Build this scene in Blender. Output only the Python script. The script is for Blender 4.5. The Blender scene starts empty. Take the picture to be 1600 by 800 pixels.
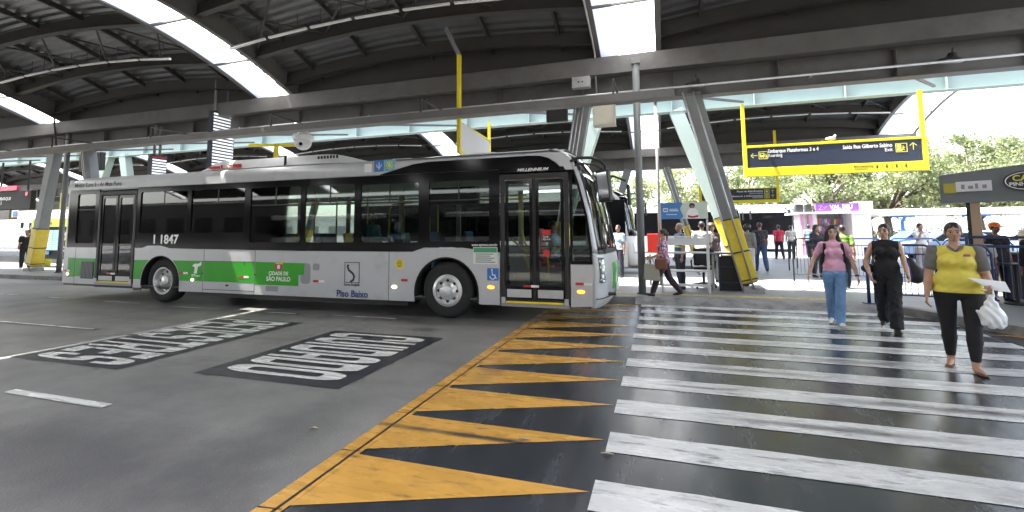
import bpy, math, random
import numpy as np
from mathutils import Vector, Matrix
R = math.radians
random.seed(7)
rng = np.random.default_rng(5)
sc = bpy.context.scene

# ------------------------------------------------------------ camera, light
cam_d = bpy.data.cameras.new("camera")
cam = bpy.data.objects.new("camera", cam_d)
sc.collection.objects.link(cam)
sc.camera = cam
YAW, PITCH, ROLL, FPX = R(17.747), R(4.818), R(-0.421), 726.46
cam_d.sensor_width = 36.0
cam_d.lens = 36.0 * FPX / 1600.0
cam_d.shift_y = -100.0 / 1600.0
cam_d.clip_start = 0.05
cam_d.clip_end = 3000
fwd = Vector((-math.sin(YAW) * math.cos(PITCH), math.cos(YAW) * math.cos(PITCH), math.sin(PITCH)))
rgt = Vector((math.cos(YAW), math.sin(YAW), 0))
upv = rgt.cross(fwd)
r2 = rgt * math.cos(ROLL) + upv * math.sin(ROLL)
u2 = -rgt * math.sin(ROLL) + upv * math.cos(ROLL)
M = Matrix((r2, u2, -fwd)).transposed().to_4x4()
M.translation = Vector((0, 0, 1.6))
cam.matrix_world = M

SUN_TRAVEL = Vector((0.425, 0.08, -0.89)).normalized()
w = bpy.data.worlds.new("World")
sc.world = w
w.use_nodes = True
nt = w.node_tree
sky = nt.nodes.new("ShaderNodeTexSky")
sky.sky_type = 'NISHITA'
sky.sun_disc = False
to_sun = -SUN_TRAVEL
sky.sun_elevation = math.asin(to_sun.z)
sky.sun_rotation = math.atan2(to_sun.x, to_sun.y)
sky.dust_density = 2.0
sky.ozone_density = 0.6
sky.air_density = 1.0
bg = nt.nodes["Background"]
hs_ = nt.nodes.new('ShaderNodeHueSaturation'); hs_.inputs['Saturation'].default_value = 0.5
nt.links.new(sky.outputs[0], hs_.inputs['Color']); nt.links.new(hs_.outputs[0], bg.inputs[0])
bg.inputs[1].default_value = 0.15
sd = bpy.data.lights.new("sun", 'SUN')
sd.energy = 4.5
sd.angle = R(0.53)
sd.color = (1.0, 0.95, 0.88)
so = bpy.data.objects.new("sun", sd)
sc.collection.objects.link(so)
so.rotation_euler = SUN_TRAVEL.to_track_quat('-Z', 'Y').to_euler()
so.location = (0, 0, 60)
sc.view_settings.view_transform = 'Standard'
sc.view_settings.look = 'None'
sc.view_settings.gamma = 1
sc.view_settings.use_curve_mapping = False
sc.view_settings.exposure = 2.9
sc.cycles.use_denoising = True
sc.cycles.max_bounces = 8
sc.cycles.diffuse_bounces = 5
sc.cycles.glossy_bounces = 4
sc.cycles.transparent_max_bounces = 12
sc.cycles.transmission_bounces = 4
sc.cycles.caustics_reflective = False
sc.cycles.caustics_refractive = False
sc.cycles.sample_clamp_indirect = 6

# ------------------------------------------------------------ materials
MATS = {}
def mat(name, col, rough=0.5, metal=0.0, var=0.0, vscale=3.0, bump=0.0, bscale=40.0, spec=0.5, stretch=None,
        emit=None, dirt=None, dscale=2.0, rvar=0.0, coat=0.0):
    if name in MATS: return MATS[name]
    m = bpy.data.materials.new(name); m.use_nodes = True
    n = m.node_tree.nodes; l = m.node_tree.links
    b = n["Principled BSDF"]
    col = tuple(col) + (1,) if len(col) == 3 else col
    b.inputs["Base Color"].default_value = col
    b.inputs["Roughness"].default_value = rough
    b.inputs["Metallic"].default_value = metal
    b.inputs["Specular IOR Level"].default_value = spec
    b.inputs["Coat Weight"].default_value = coat
    if emit:
        b.inputs["Emission Color"].default_value = col
        b.inputs["Emission Strength"].default_value = emit
    tc = n.new("ShaderNodeTexCoord")
    src = tc.outputs["Object"]
    if stretch:
        mp = n.new("ShaderNodeMapping"); mp.inputs["Scale"].default_value = stretch
        l.new(src, mp.inputs[0]); src = mp.outputs[0]
    last = None
    if var > 0:
        nz = n.new("ShaderNodeTexNoise"); nz.inputs["Scale"].default_value = vscale; nz.inputs["Detail"].default_value = 6
        nz.inputs["Roughness"].default_value = 0.65
        l.new(src, nz.inputs["Vector"])
        mx = n.new("ShaderNodeMix"); mx.data_type = 'RGBA'; mx.blend_type = 'MIX'
        mx.inputs[6].default_value = tuple(c * (1 - var) for c in col[:3]) + (1,)
        mx.inputs[7].default_value = tuple(min(1, c * (1 + var)) for c in col[:3]) + (1,)
        cr = n.new("ShaderNodeMapRange"); cr.inputs[1].default_value = 0.3; cr.inputs[2].default_value = 0.7
        l.new(nz.outputs["Fac"], cr.inputs[0]); l.new(cr.outputs[0], mx.inputs[0])
        last = mx.outputs[2]
        if rvar:
            rr = n.new("ShaderNodeMapRange"); rr.inputs[1].default_value = 0.3; rr.inputs[2].default_value = 0.7
            rr.inputs[3].default_value = max(0.02, rough - rvar); rr.inputs[4].default_value = min(1, rough + rvar)
            l.new(nz.outputs["Fac"], rr.inputs[0]); l.new(rr.outputs[0], b.inputs["Roughness"])
    if dirt:
        n2 = n.new("ShaderNodeTexNoise"); n2.inputs["Scale"].default_value = dscale; n2.inputs["Detail"].default_value = 9
        n2.inputs["Roughness"].default_value = 0.7
        l.new(src, n2.inputs["Vector"])
        r2_ = n.new("ShaderNodeMapRange"); r2_.inputs[1].default_value = dirt[1]; r2_.inputs[2].default_value = dirt[2]
        l.new(n2.outputs["Fac"], r2_.inputs[0])
        m2 = n.new("ShaderNodeMix"); m2.data_type = 'RGBA'
        m2.inputs[6].default_value = col
        if last: l.new(last, m2.inputs[6])
        m2.inputs[7].default_value = tuple(dirt[0]) + (1,)
        l.new(r2_.outputs[0], m2.inputs[0]); last = m2.outputs[2]
    if last: l.new(last, b.inputs["Base Color"])
    if bump > 0:
        n3 = n.new("ShaderNodeTexNoise"); n3.inputs["Scale"].default_value = bscale; n3.inputs["Detail"].default_value = 5
        l.new(src, n3.inputs["Vector"])
        bp = n.new("ShaderNodeBump"); bp.inputs["Strength"].default_value = bump; bp.inputs["Distance"].default_value = 0.02
        l.new(n3.outputs["Fac"], bp.inputs["Height"]); l.new(bp.outputs[0], b.inputs["Normal"])
    MATS[name] = m
    return m

def glass(name, tint, clear, rough=0.02, gl=1.0):
    """tinted glazing: fresnel reflection over a tinted see-through layer"""
    if name in MATS: return MATS[name]
    m = bpy.data.materials.new(name); m.use_nodes = True
    n = m.node_tree.nodes; l = m.node_tree.links
    out = n["Material Output"]; n.remove(n["Principled BSDF"])
    tr = n.new("ShaderNodeBsdfTransparent"); tr.inputs[0].default_value = tuple(c * clear for c in tint) + (1,)
    g = n.new("ShaderNodeBsdfGlossy"); g.inputs["Roughness"].default_value = rough
    g.inputs[0].default_value = (gl, gl, gl, 1)
    fr = n.new("ShaderNodeFresnel"); fr.inputs[0].default_value = 1.45
    mx = n.new("ShaderNodeMixShader")
    l.new(fr.outputs[0], mx.inputs[0]); l.new(tr.outputs[0], mx.inputs[1]); l.new(g.outputs[0], mx.inputs[2])
    l.new(mx.outputs[0], out.inputs[0])
    MATS[name] = m
    return m

def translucent(name, col, fac=0.75, var=0.1):
    if name in MATS: return MATS[name]
    m = bpy.data.materials.new(name); m.use_nodes = True
    n = m.node_tree.nodes; l = m.node_tree.links
    out = n["Material Output"]; n.remove(n["Principled BSDF"])
    d = n.new("ShaderNodeBsdfDiffuse"); d.inputs[0].default_value = col + (1,)
    t = n.new("ShaderNodeBsdfTranslucent"); t.inputs[0].default_value = col + (1,)
    nz = n.new("ShaderNodeTexNoise"); nz.inputs["Scale"].default_value = 1.3; nz.inputs["Detail"].default_value = 8
    tc = n.new("ShaderNodeTexCoord"); l.new(tc.outputs["Object"], nz.inputs["Vector"])
    mx0 = n.new("ShaderNodeMix"); mx0.data_type = 'RGBA'
    mx0.inputs[6].default_value = tuple(c * (1 - var) for c in col) + (1,); mx0.inputs[7].default_value = col + (1,)
    l.new(nz.outputs["Fac"], mx0.inputs[0]); l.new(mx0.outputs[2], t.inputs[0])
    mx = n.new("ShaderNodeMixShader"); mx.inputs[0].default_value = fac
    l.new(d.outputs[0], mx.inputs[1]); l.new(t.outputs[0], mx.inputs[2]); l.new(mx.outputs[0], out.inputs[0])
    MATS[name] = m
    return m

# ------------------------------------------------------------ mesh helpers
class MB:
    def __init__(s): s.v = []; s.f = []; s.mi = []; s.cur = 0
    def add(s, vs, fs):
        o = len(s.v); s.v.extend(tuple(map(float, p)) for p in vs)
        for f in fs: s.f.append(tuple(i + o for i in f)); s.mi.append(s.cur)
        return s
    def box(s, x0, y0, z0, x1, y1, z1):
        if x0 > x1: x0, x1 = x1, x0
        if y0 > y1: y0, y1 = y1, y0
        if z0 > z1: z0, z1 = z1, z0
        return s.add([(x0,y0,z0),(x1,y0,z0),(x1,y1,z0),(x0,y1,z0),(x0,y0,z1),(x1,y0,z1),(x1,y1,z1),(x0,y1,z1)],
              [(0,3,2,1),(4,5,6,7),(0,1,5,4),(1,2,6,5),(2,3,7,6),(3,0,4,7)])
    def beam(s, p, q, w_, h_, side=None, w2=None, h2=None):
        p = Vector(p); q = Vector(q); d = (q - p).normalized()
        if side is None: side = Vector((0, 0, 1)).cross(d) if abs(d.z) < 0.95 else Vector((1, 0, 0))
        side = Vector(side); side = (side - d * side.dot(d)).normalized(); u = d.cross(side)
        w2 = w_ if w2 is None else w2; h2 = h_ if h2 is None else h2
        vs = []
        for c, a, b in ((p, w_, h_), (q, w2, h2)):
            for sx, sy in ((-1,-1),(1,-1),(1,1),(-1,1)): vs.append(c + side * (sx * a / 2) + u * (sy * b / 2))
        return s.add(vs, [(3,2,1,0),(4,5,6,7),(0,1,5,4),(1,2,6,5),(2,3,7,6),(3,0,4,7)])
    def tube(s, pts, r, n=8, caps=True):
        pts = [Vector(p) for p in pts]; rs = r if isinstance(r, (list, tuple)) else [r] * len(pts)
        prev = None; vs = []
        for i, p in enumerate(pts):
            d = (pts[min(i+1, len(pts)-1)] - pts[max(i-1, 0)]).normalized()
            if prev is None: a = d.orthogonal().normalized()
            else: a = (prev - d * prev.dot(d)).normalized()
            prev = a; b = d.cross(a)
            for k in range(n):
                t = 2 * math.pi * k / n; vs.append(p + (a * math.cos(t) + b * math.sin(t)) * rs[i])
        fs = []
        for i in range(len(pts) - 1):
            for k in range(n):
                k2 = (k + 1) % n; fs.append((i*n+k, i*n+k2, (i+1)*n+k2, (i+1)*n+k))
        if caps: fs.append(tuple(range(n-1, -1, -1))); fs.append(tuple((len(pts)-1)*n + k for k in range(n)))
        return s.add(vs, fs)
    def lathe(s, c, axis, prof, n=24, capped=True):
        """prof = [(radius, height along axis)]"""
        c = Vector(c); ax = Vector(axis).normalized(); a = ax.orthogonal().normalized(); b = ax.cross(a); vs = []
        for r_, h_ in prof:
            for k in range(n):
                t = 2 * math.pi * k / n; vs.append(c + ax * h_ + (a * math.cos(t) + b * math.sin(t)) * r_)
        fs = [(i*n+k, i*n+(k+1)%n, (i+1)*n+(k+1)%n, (i+1)*n+k) for i in range(len(prof)-1) for k in range(n)]
        if capped:
            if prof[0][0] > 1e-4: fs.append(tuple(range(n-1, -1, -1)))
            if prof[-1][0] > 1e-4: fs.append(tuple((len(prof)-1)*n + k for k in range(n)))
        return s.add(vs, fs)
    def sphere(s, c, r, nu=16, nv=10):
        rx, ry, rz = r if isinstance(r, (tuple, list)) else (r, r, r)
        vs = []; fs = []
        for i in range(nv + 1):
            ph = math.pi * i / nv
            for k in range(nu):
                t = 2 * math.pi * k / nu
                vs.append((c[0] + rx*math.sin(ph)*math.cos(t), c[1] + ry*math.sin(ph)*math.sin(t), c[2] + rz*math.cos(ph)))
        for i in range(nv):
            for k in range(nu): fs.append((i*nu+k, (i+1)*nu+k, (i+1)*nu+(k+1)%nu, i*nu+(k+1)%nu))
        return s.add(vs, fs)
    def grid(s, fn, nu, nv):
        vs = [fn(i / nu, j / nv) for j in range(nv + 1) for i in range(nu + 1)]
        return s.add(vs, [(j*(nu+1)+i, j*(nu+1)+i+1, (j+1)*(nu+1)+i+1, (j+1)*(nu+1)+i) for j in range(nv) for i in range(nu)])
    def quad(s, a, b, c, d): return s.add([a, b, c, d], [(0, 1, 2, 3)])
    def build(s, name, mats, parent=None, smooth=False, bevel=0, solid=0, label=None, world=True):
        me = bpy.data.meshes.new(name); me.from_pydata(s.v, [], s.f)
        if not isinstance(mats, (list, tuple)): mats = [mats]
        for m in mats: me.materials.append(m)
        if len(mats) > 1: me.polygons.foreach_set("material_index", s.mi)
        if smooth: me.polygons.foreach_set("use_smooth", [True] * len(s.f))
        me.validate(); me.update()
        o = bpy.data.objects.new(name, me); sc.collection.objects.link(o)
        if smooth == 'auto':
            try: me.set_sharp_from_angle(angle=R(35))
            except Exception: pass
        if bevel:
            b = o.modifiers.new("bevel", 'BEVEL'); b.width = bevel; b.segments = 2; b.limit_method = 'ANGLE'
        if solid:
            b = o.modifiers.new("solid", 'SOLIDIFY'); b.thickness = solid
        adopt(o, parent, world)
        if label: o['label'] = label
        return o

WM = {}
def wmat(o):
    return WM.get(o.name, Matrix.Identity(4))
def adopt(o, parent, world=True):
    if parent is not None:
        o.parent = parent
        if world: o.matrix_parent_inverse = wmat(parent).inverted()
        else: WM[o.name] = wmat(parent).copy()
def thing(name, label, cat, loc=(0, 0, 0), rz=0, group=None):
    o = bpy.data.objects.new(name, None); sc.collection.objects.link(o)
    o.empty_display_size = 0.2
    o.location = loc; o.rotation_euler = (0, 0, rz)
    WM[o.name] = Matrix.Translation(Vector(loc)) @ Matrix.Rotation(rz, 4, 'Z')
    o['label'] = label; o['category'] = cat
    if group: o['group'] = group
    return o
def tag(o, label, cat, group=None):
    o['label'] = label; o['category'] = cat
    if group: o['group'] = group
    return o
def struct(o): o['kind'] = 'structure'; return o
def kids(o): return [c for c in sc.collection.objects if c.parent == o]
def dup(o, loc, rz=0, label=None, group=None):
    tree = {}
    for c in sc.collection.objects:
        if c.parent: tree.setdefault(c.parent.name, []).append(c)
    def rec(src, par):
        c = src.copy(); sc.collection.objects.link(c)
        if par is not None: c.parent = par
        for ch in tree.get(src.name, []): rec(ch, c)
        return c
    r = rec(o, None); r.location = loc; r.rotation_euler = (0, 0, rz)
    WM[r.name] = Matrix.Translation(Vector(loc)) @ Matrix.Rotation(rz, 4, 'Z')
    if label: r['label'] = label
    if group: r['group'] = group
    return r

def frame(o_, right, up):
    right = Vector(right).normalized(); up = Vector(up).normalized(); nrm = right.cross(up)
    m = Matrix((right, up, nrm)).transposed().to_4x4(); m.translation = Vector(o_); return m
def curve_mesh(cu, name, m, mtx, parent, label=None, subdiv=0):
    tmp = bpy.data.objects.new("tmp", cu); sc.collection.objects.link(tmp)
    dg = bpy.context.evaluated_depsgraph_get()
    me = bpy.data.meshes.new_from_object(tmp.evaluated_get(dg))
    bpy.data.objects.remove(tmp); bpy.data.curves.remove(cu)
    me.transform(mtx); me.name = name
    me.materials.clear(); me.materials.append(m)
    o = bpy.data.objects.new(name, me); sc.collection.objects.link(o); adopt(o, parent)
    if label: o['label'] = label
    return o
def flat(loops, mtx, m, name, parent=None, thick=0.004, res=1):
    """filled 2D outline(s) with holes, thickness centred on the plane"""
    cu = bpy.data.curves.new(name, 'CURVE'); cu.dimensions = '2D'; cu.fill_mode = 'BOTH'; cu.extrude = thick / 2
    for lp in loops:
        sp = cu.splines.new('POLY'); sp.points.add(len(lp) - 1)
        for i, p in enumerate(lp): sp.points[i].co = (p[0], p[1], 0, 1)
        sp.use_cyclic_u = True
    return curve_mesh(cu, name, m, mtx, parent)
def text(s, size, mtx, m, name="lettering", parent=None, align='LEFT', bold=0.0, thick=0.002, sx=1.0, shear=0.0, spacing=1.0, fitw=None):
    cu = bpy.data.curves.new(name, 'FONT'); cu.body = s; cu.size = size; cu.align_x = align
    cu.extrude = thick / 2; cu.offset = bold * size; cu.shear = shear; cu.space_character = spacing
    cu.resolution_u = 3
    if fitw:
        t_ = bpy.data.objects.new("t", cu); sc.collection.objects.link(t_); bpy.context.view_layer.update()
        sx = fitw / max(.01, t_.dimensions.x); bpy.data.objects.remove(t_)
    mt = mtx @ Matrix.Diagonal((sx, 1, 1, 1))
    return curve_mesh(cu, name, m, mt, parent)
def rrect(x0, y0, x1, y1, r=0.02, n=4):
    pts = []
    for cx_, cy_, a0 in ((x1-r, y1-r, 0), (x0+r, y1-r, 90), (x0+r, y0+r, 180), (x1-r, y0+r, 270)):
        for k in range(n + 1):
            a = R(a0 + 90 * k / n); pts.append((cx_ + r*math.cos(a), cy_ + r*math.sin(a)))
    return pts
def circ(x, y, r, n=24, a0=0, a1=360):
    return [(x + r*math.cos(R(a0 + (a1-a0)*k/n)), y + r*math.sin(R(a0 + (a1-a0)*k/n))) for k in range(n if a1-a0 == 360 else n+1)]
# ------------------------------------------------------------ ground
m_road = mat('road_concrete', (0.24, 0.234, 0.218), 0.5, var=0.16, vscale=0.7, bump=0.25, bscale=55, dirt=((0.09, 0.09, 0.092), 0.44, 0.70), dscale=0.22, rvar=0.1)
m_dark = mat('crossing_asphalt', (0.034, 0.038, 0.044), 0.21, spec=1.0, var=0.3, vscale=2.2, bump=0.10, bscale=70, stretch=(2.6, 0.5, 1), rvar=0.12, dirt=((0.05, 0.052, 0.056), 0.6, 0.85), dscale=3.0)
def paint(name, col, under, wear=(0.6, 0.72), scale=5.0, rough=0.27, stretch=(0.5, 2.5, 1), var=0.12):
    m = mat(name, col, rough, var=var, vscale=2.5, bump=0.12, bscale=80, stretch=stretch, dirt=(under, wear[0], wear[1]), dscale=scale, rvar=0.08)
    return m
m_white = paint('white_road_paint', (0.58, 0.58, 0.57), (0.09, 0.09, 0.095), (0.52, 0.66))
m_white2 = paint('white_lettering_paint', (0.70, 0.70, 0.66), (0.2, 0.2, 0.2), (0.66, 0.8), 2.0)
m_amber = paint('amber_road_paint', (0.58, 0.31, 0.065), (0.10, 0.075, 0.05), (0.57, 0.70), 6.0)
m_box = mat('dark_lettering_ground', (0.028, 0.029, 0.036), 0.42, var=0.2, vscale=2, bump=0.15, bscale=60, dirt=((0.05, 0.05, 0.052), 0.5, 0.75), dscale=3)
m_plat = mat('platform_concrete', (0.18, 0.187, 0.188), 0.5, var=0.13, vscale=1.2, bump=0.15, bscale=30, dirt=((0.17, 0.17, 0.17), 0.55, 0.8), dscale=1.5, rvar=0.1)
m_kerb = mat('kerb_concrete', (0.22, 0.215, 0.205), 0.8, var=0.25, vscale=4, bump=0.3, bscale=25, dirt=((0.07, 0.07, 0.07), 0.5, 0.7), dscale=3)
m_tact = mat('tactile_yellow', (0.50, 0.36, 0.12), 0.7, var=0.3, vscale=8, dirt=((0.25, 0.24, 0.22), 0.45, 0.65), dscale=5)

def road_detail(m, tracks):
    n = m.node_tree.nodes; l = m.node_tree.links; b = n["Principled BSDF"]
    src = b.inputs["Base Color"].links[0].from_socket
    tc = n.new("ShaderNodeTexCoord")
    def layer(src, scale, stretch, lo, hi, col, det=8, mixmax=1.0):
        mp = n.new("ShaderNodeMapping"); mp.inputs["Scale"].default_value = stretch; l.new(tc.outputs["Object"], mp.inputs[0])
        nz = n.new("ShaderNodeTexNoise"); nz.inputs["Scale"].default_value = scale; nz.inputs["Detail"].default_value = det; nz.inputs["Roughness"].default_value = .7; l.new(mp.outputs[0], nz.inputs["Vector"])
        mr = n.new("ShaderNodeMapRange"); mr.inputs[1].default_value = lo; mr.inputs[2].default_value = hi; mr.inputs[4].default_value = mixmax; l.new(nz.outputs["Fac"], mr.inputs[0])
        mx = n.new("ShaderNodeMix"); mx.data_type = 'RGBA'; mx.inputs[7].default_value = col + (1,); l.new(mr.outputs[0], mx.inputs[0]); l.new(src, mx.inputs[6]); return mx.outputs[2]
    for t in tracks: src = layer(src, *t)
    l.new(src, b.inputs["Base Color"])
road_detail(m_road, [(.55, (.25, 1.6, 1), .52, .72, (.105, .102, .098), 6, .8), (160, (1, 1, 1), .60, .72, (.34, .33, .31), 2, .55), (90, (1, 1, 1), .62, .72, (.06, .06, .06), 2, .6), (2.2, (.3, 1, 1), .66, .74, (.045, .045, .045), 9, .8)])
road_detail(m_dark, [(120, (1, 1, 1), .62, .72, (.10, .10, .105), 2, .4), (7, (4, .3, 1), .60, .74, (.07, .073, .08), 6, .5)])
road_detail(m_amber, [(5, (.25, 5, 1), .60, .70, (.05, .045, .04), 8, .85)])
road_detail(m_white, [(1.2, (.6, 1.5, 1), .56, .74, (.36, .36, .36), 8, .8), (9, (.3, 4, 1), .62, .70, (.12, .12, .125), 8, .9)])
def stain_shade(m, blobs, col):
    """oil and rubber stains, and roof shade painted into the colour: noise edged ellipses at fixed spots on the ground"""
    n = m.node_tree.nodes; l = m.node_tree.links; b = n["Principled BSDF"]
    src = b.inputs["Base Color"].links[0].from_socket; tc = n.new("ShaderNodeTexCoord")
    nz = n.new("ShaderNodeTexNoise"); nz.inputs["Scale"].default_value = 2.5; nz.inputs["Detail"].default_value = 8; nz.inputs["Roughness"].default_value = .7; l.new(tc.outputs["Object"], nz.inputs["Vector"])
    for (x, y, rx, ry, k) in blobs:
        mp = n.new("ShaderNodeMapping"); mp.vector_type = 'TEXTURE'; mp.inputs["Location"].default_value = (x, y, 0); mp.inputs["Scale"].default_value = (rx, ry, 1); l.new(tc.outputs["Object"], mp.inputs[0])
        ln = n.new("ShaderNodeVectorMath"); ln.operation = 'LENGTH'; l.new(mp.outputs[0], ln.inputs[0])
        ad = n.new("ShaderNodeMath"); ad.operation = 'MULTIPLY_ADD'; ad.inputs[1].default_value = 1.1; l.new(nz.outputs["Fac"], ad.inputs[0]); l.new(ln.outputs["Value"], ad.inputs[2])
        mr = n.new("ShaderNodeMapRange"); mr.inputs[1].default_value = 1.65; mr.inputs[2].default_value = .85; mr.inputs[3].default_value = 0; mr.inputs[4].default_value = k; l.new(ad.outputs[0], mr.inputs[0])
        mx = n.new("ShaderNodeMix"); mx.data_type = 'RGBA'; mx.inputs[7].default_value = col + (1,); l.new(mr.outputs[0], mx.inputs[0]); l.new(src, mx.inputs[6]); src = mx.outputs[2]
    l.new(src, b.inputs["Base Color"])
stain_shade(m_road, [(-4.3, 2.3, 2.6, .75, .75), (-8.5, 2.9, 1.8, .5, .55), (-2.9, 3.0, .5, 1.0, .5), (-9.5, 7.9, 6, .9, .6), (-4.2, 7.9, 1.6, .7, .7), (-13, 4.2, 3, .5, .5), (-3.7, 7.0, .35, .2, .6)], (.050, .050, .053))  # near left patches paint the roof's shade into the colour; others just darken spots
stain_shade(m_amber, [(-1.3, 3.50, 1.3, .05, .95), (-1.2, 6.3, .5, .04, .7), (-1.9, 5.2, .15, .6, .3)], (.05, .045, .04))
stain_shade(m_white, [(1.2, 4.45, 1.0, .07, .85), (2.5, 5.2, 1.3, .10, .8), (2.9, 3.7, 1.2, .16, .6), (.9, 5.95, .9, .08, .7), (2.2, 6.7, 1.2, .12, .6), (3.4, 4.45, 1.0, .2, .7), (.3, 5.2, .5, .04, .8)], (.085, .085, .09))
g = MB(); g.quad((-900, -900, 0), (900, -900, 0), (900, 900, 0), (-900, 900, 0))
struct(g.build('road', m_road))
g = MB(); g.quad((-2.16, -8, .004), (14, -8, .004), (14, 10.6, .004), (-2.16, 10.6, .004))
struct(g.build('crossing_surface', m_dark))
# zebra stripes
g = MB()
for k in range(-8, 11):
    y0 = 2.80 + .745 * k
    x0 = -0.45 + random.uniform(-.015, .015); x1 = 4.55
    n_ = 24
    for i in range(n_):
        a = x0 + (x1 - x0) * i / n_; b = x0 + (x1 - x0) * (i + 1) / n_
        if i == 0: j0, j1 = random.uniform(-.006, .006), random.uniform(-.006, .006)
        k0, k1 = random.uniform(-.006, .006), random.uniform(-.006, .006)
        g.quad((a, y0 + j0, .008), (b, y0 + k0, .008), (b, y0 + .34 + k1, .008), (a, y0 + .34 + j1, .008)); j0, j1 = k0, k1
struct(g.build('zebra_stripes', m_white))
g = MB()
for k in range(-8, 11):
    yt = 2.99 + .745 * k
    g.add([(-2.13, yt - .66, .008), (-0.47, yt, .008), (-2.13, yt, .008)], [(0, 1, 2)])
    g.add([(6.25, yt, .008), (4.62, yt, .008), (6.25, yt - .66, .008)], [(0, 1, 2)])
g.quad((-2.30, -8, .008), (-2.19, -8, .008), (-2.19, 8.2, .008), (-2.30, 8.2, .008))
g.quad((-2.165, -8, .009), (-2.13, -8, .009), (-2.13, 10.5, .009), (-2.165, 10.5, .009))
g.quad((-2.30, 8.2, .008), (-2.19, 8.2, .008), (-2.19, 10.5, .008), (-2.30, 10.5, .008))
struct(g.build('amber_triangle_markings', m_amber))
m_joint = mat('joint_sealant', (0.02, 0.02, 0.02), 0.5)
g = MB(); g.quad((-2.188, -8, .006), (-2.168, -8, .006), (-2.168, 10.5, .006), (-2.188, 10.5, .006))
for k in range(0, 11):
    yy = 2.66 + .745 * k - .4; g.quad((-2.30, yy, .010), (-2.14, yy + .02, .010), (-2.14, yy + .03, .010), (-2.30, yy + .012, .010))
struct(g.build('pavement_joint', m_joint))
# lane dashes
g = MB(); gd = MB()
for (a, b, y, w_) in ((-6.42, -4.97, 3.11, .1), (-11.75, -9.18, 5.46, .06), (-10.44, -8.94, 7.62, .05), (-12.72, -11.5, 7.75, .05), (-8.2, -6.94, 7.6, .05),
                 (-6.13, -4.72, 7.66, .05), (-14.98, -13.92, 7.86, .05), (-17.2, -16.3, 7.95, .05), (-20, -18.6, 7.98, .05), (-15.5, -13.6, 5.5, .06)):
    g.quad((a, y - w_/2, .009), (b, y - w_/2, .009), (b, y + w_/2, .009), (a, y + w_/2, .009))
    if w_ < .1: gd.quad((a - .12, y - w_, .005), (b + .12, y - w_, .005), (b + .12, y + w_, .005), (a - .12, y + w_, .005))
struct(g.build('lane_dashes', m_white2)); struct(gd.build('lane_dash_backing', m_box))

g = MB(); rr = random.Random(4)
for (x, y, L, a) in ((-12.5, 4.7, 2.5, .05), (-3.0, 6.9, 1.2, 1.4), (-12, 6.6, 4, -.04)):
    p = (x, y); z = .0035 if x < -2.1 else .0105
    for i in range(int(L/.12)):
        a2 = a + rr.uniform(-.7, .7); q = (p[0] + .12*math.cos(a2), p[1] + .12*math.sin(a2)); w_ = rr.uniform(.001, .003)
        g.quad((p[0], p[1] - w_, z), (q[0], q[1] - w_, z), (q[0], q[1] + w_, z), (p[0], p[1] + w_, z)); p = q
struct(g.build('road_cracks', m_joint))
# litter: a few dry leaves and paper scraps
for i, (x, y) in enumerate(((-1.05, 3.55), (-.42, 3.5), (-2.75, 3.25), (-3.1, 5.0), (.4, 4.4))):
    T = thing('litter_scrap', ['pale curled scrap lying on the dark crossing left of the stripes', 'pale scrap at the end of the second white stripe', 'beige scrap on the grey road left of the amber line', 'tiny white scrap near the road lettering', 'tiny scrap on the dark gap between two stripes'][i], 'litter', (x, y, .012))
    g = MB(); s_ = .03 if i < 3 else .012; g.add([(x - s_*1.6, y, .013), (x, y - s_*.5, .028), (x + s_*1.5, y + s_*.3, .013), (x, y + s_*.6, .022)], [(0, 1, 2, 3)]); g.build('scrap', mat('dry_scrap', (.42, .36, .26), .8), T, solid=.003)
# stencilled words, letters standing along +x, read along -y
def stroke(path, s, closed=False):
    """ribbon polygon faces of width s along a polyline (2D)"""
    n = len(path); L = []; Rr = []
    for i in range(n):
        if closed: a = path[(i-1) % n]; b = path[(i+1) % n]; c = path[i]
        else: a = path[max(i-1, 0)]; b = path[min(i+1, n-1)]; c = path[i]
        d1 = Vector((c[0]-a[0], c[1]-a[1])); d2 = Vector((b[0]-c[0], b[1]-c[1]))
        if d1.length < 1e-6: d1 = d2
        if d2.length < 1e-6: d2 = d1
        d1.normalize(); d2.normalize(); t = (d1 + d2).normalized(); nn = Vector((-t.y, t.x))
        k = 1 / max(0.5, nn.dot(Vector((-d1.y, d1.x))))
        L.append((c[0] + nn.x*s/2*k, c[1] + nn.y*s/2*k)); Rr.append((c[0] - nn.x*s/2*k, c[1] - nn.y*s/2*k))
    qs = []
    for i in range(n if closed else n - 1):
        j = (i + 1) % n; qs.append((L[i], L[j], Rr[j], Rr[i]))
    return qs
def arc(cx_, cy_, r, a0, a1, n=5): return [(cx_ + r*math.cos(R(a0 + (a1-a0)*k/n)), cy_ + r*math.sin(R(a0 + (a1-a0)*k/n))) for k in range(n+1)]
S_ = .27; W_ = 1.0; H_ = 1.5; a_ = S_/2; c_ = .22
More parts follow.
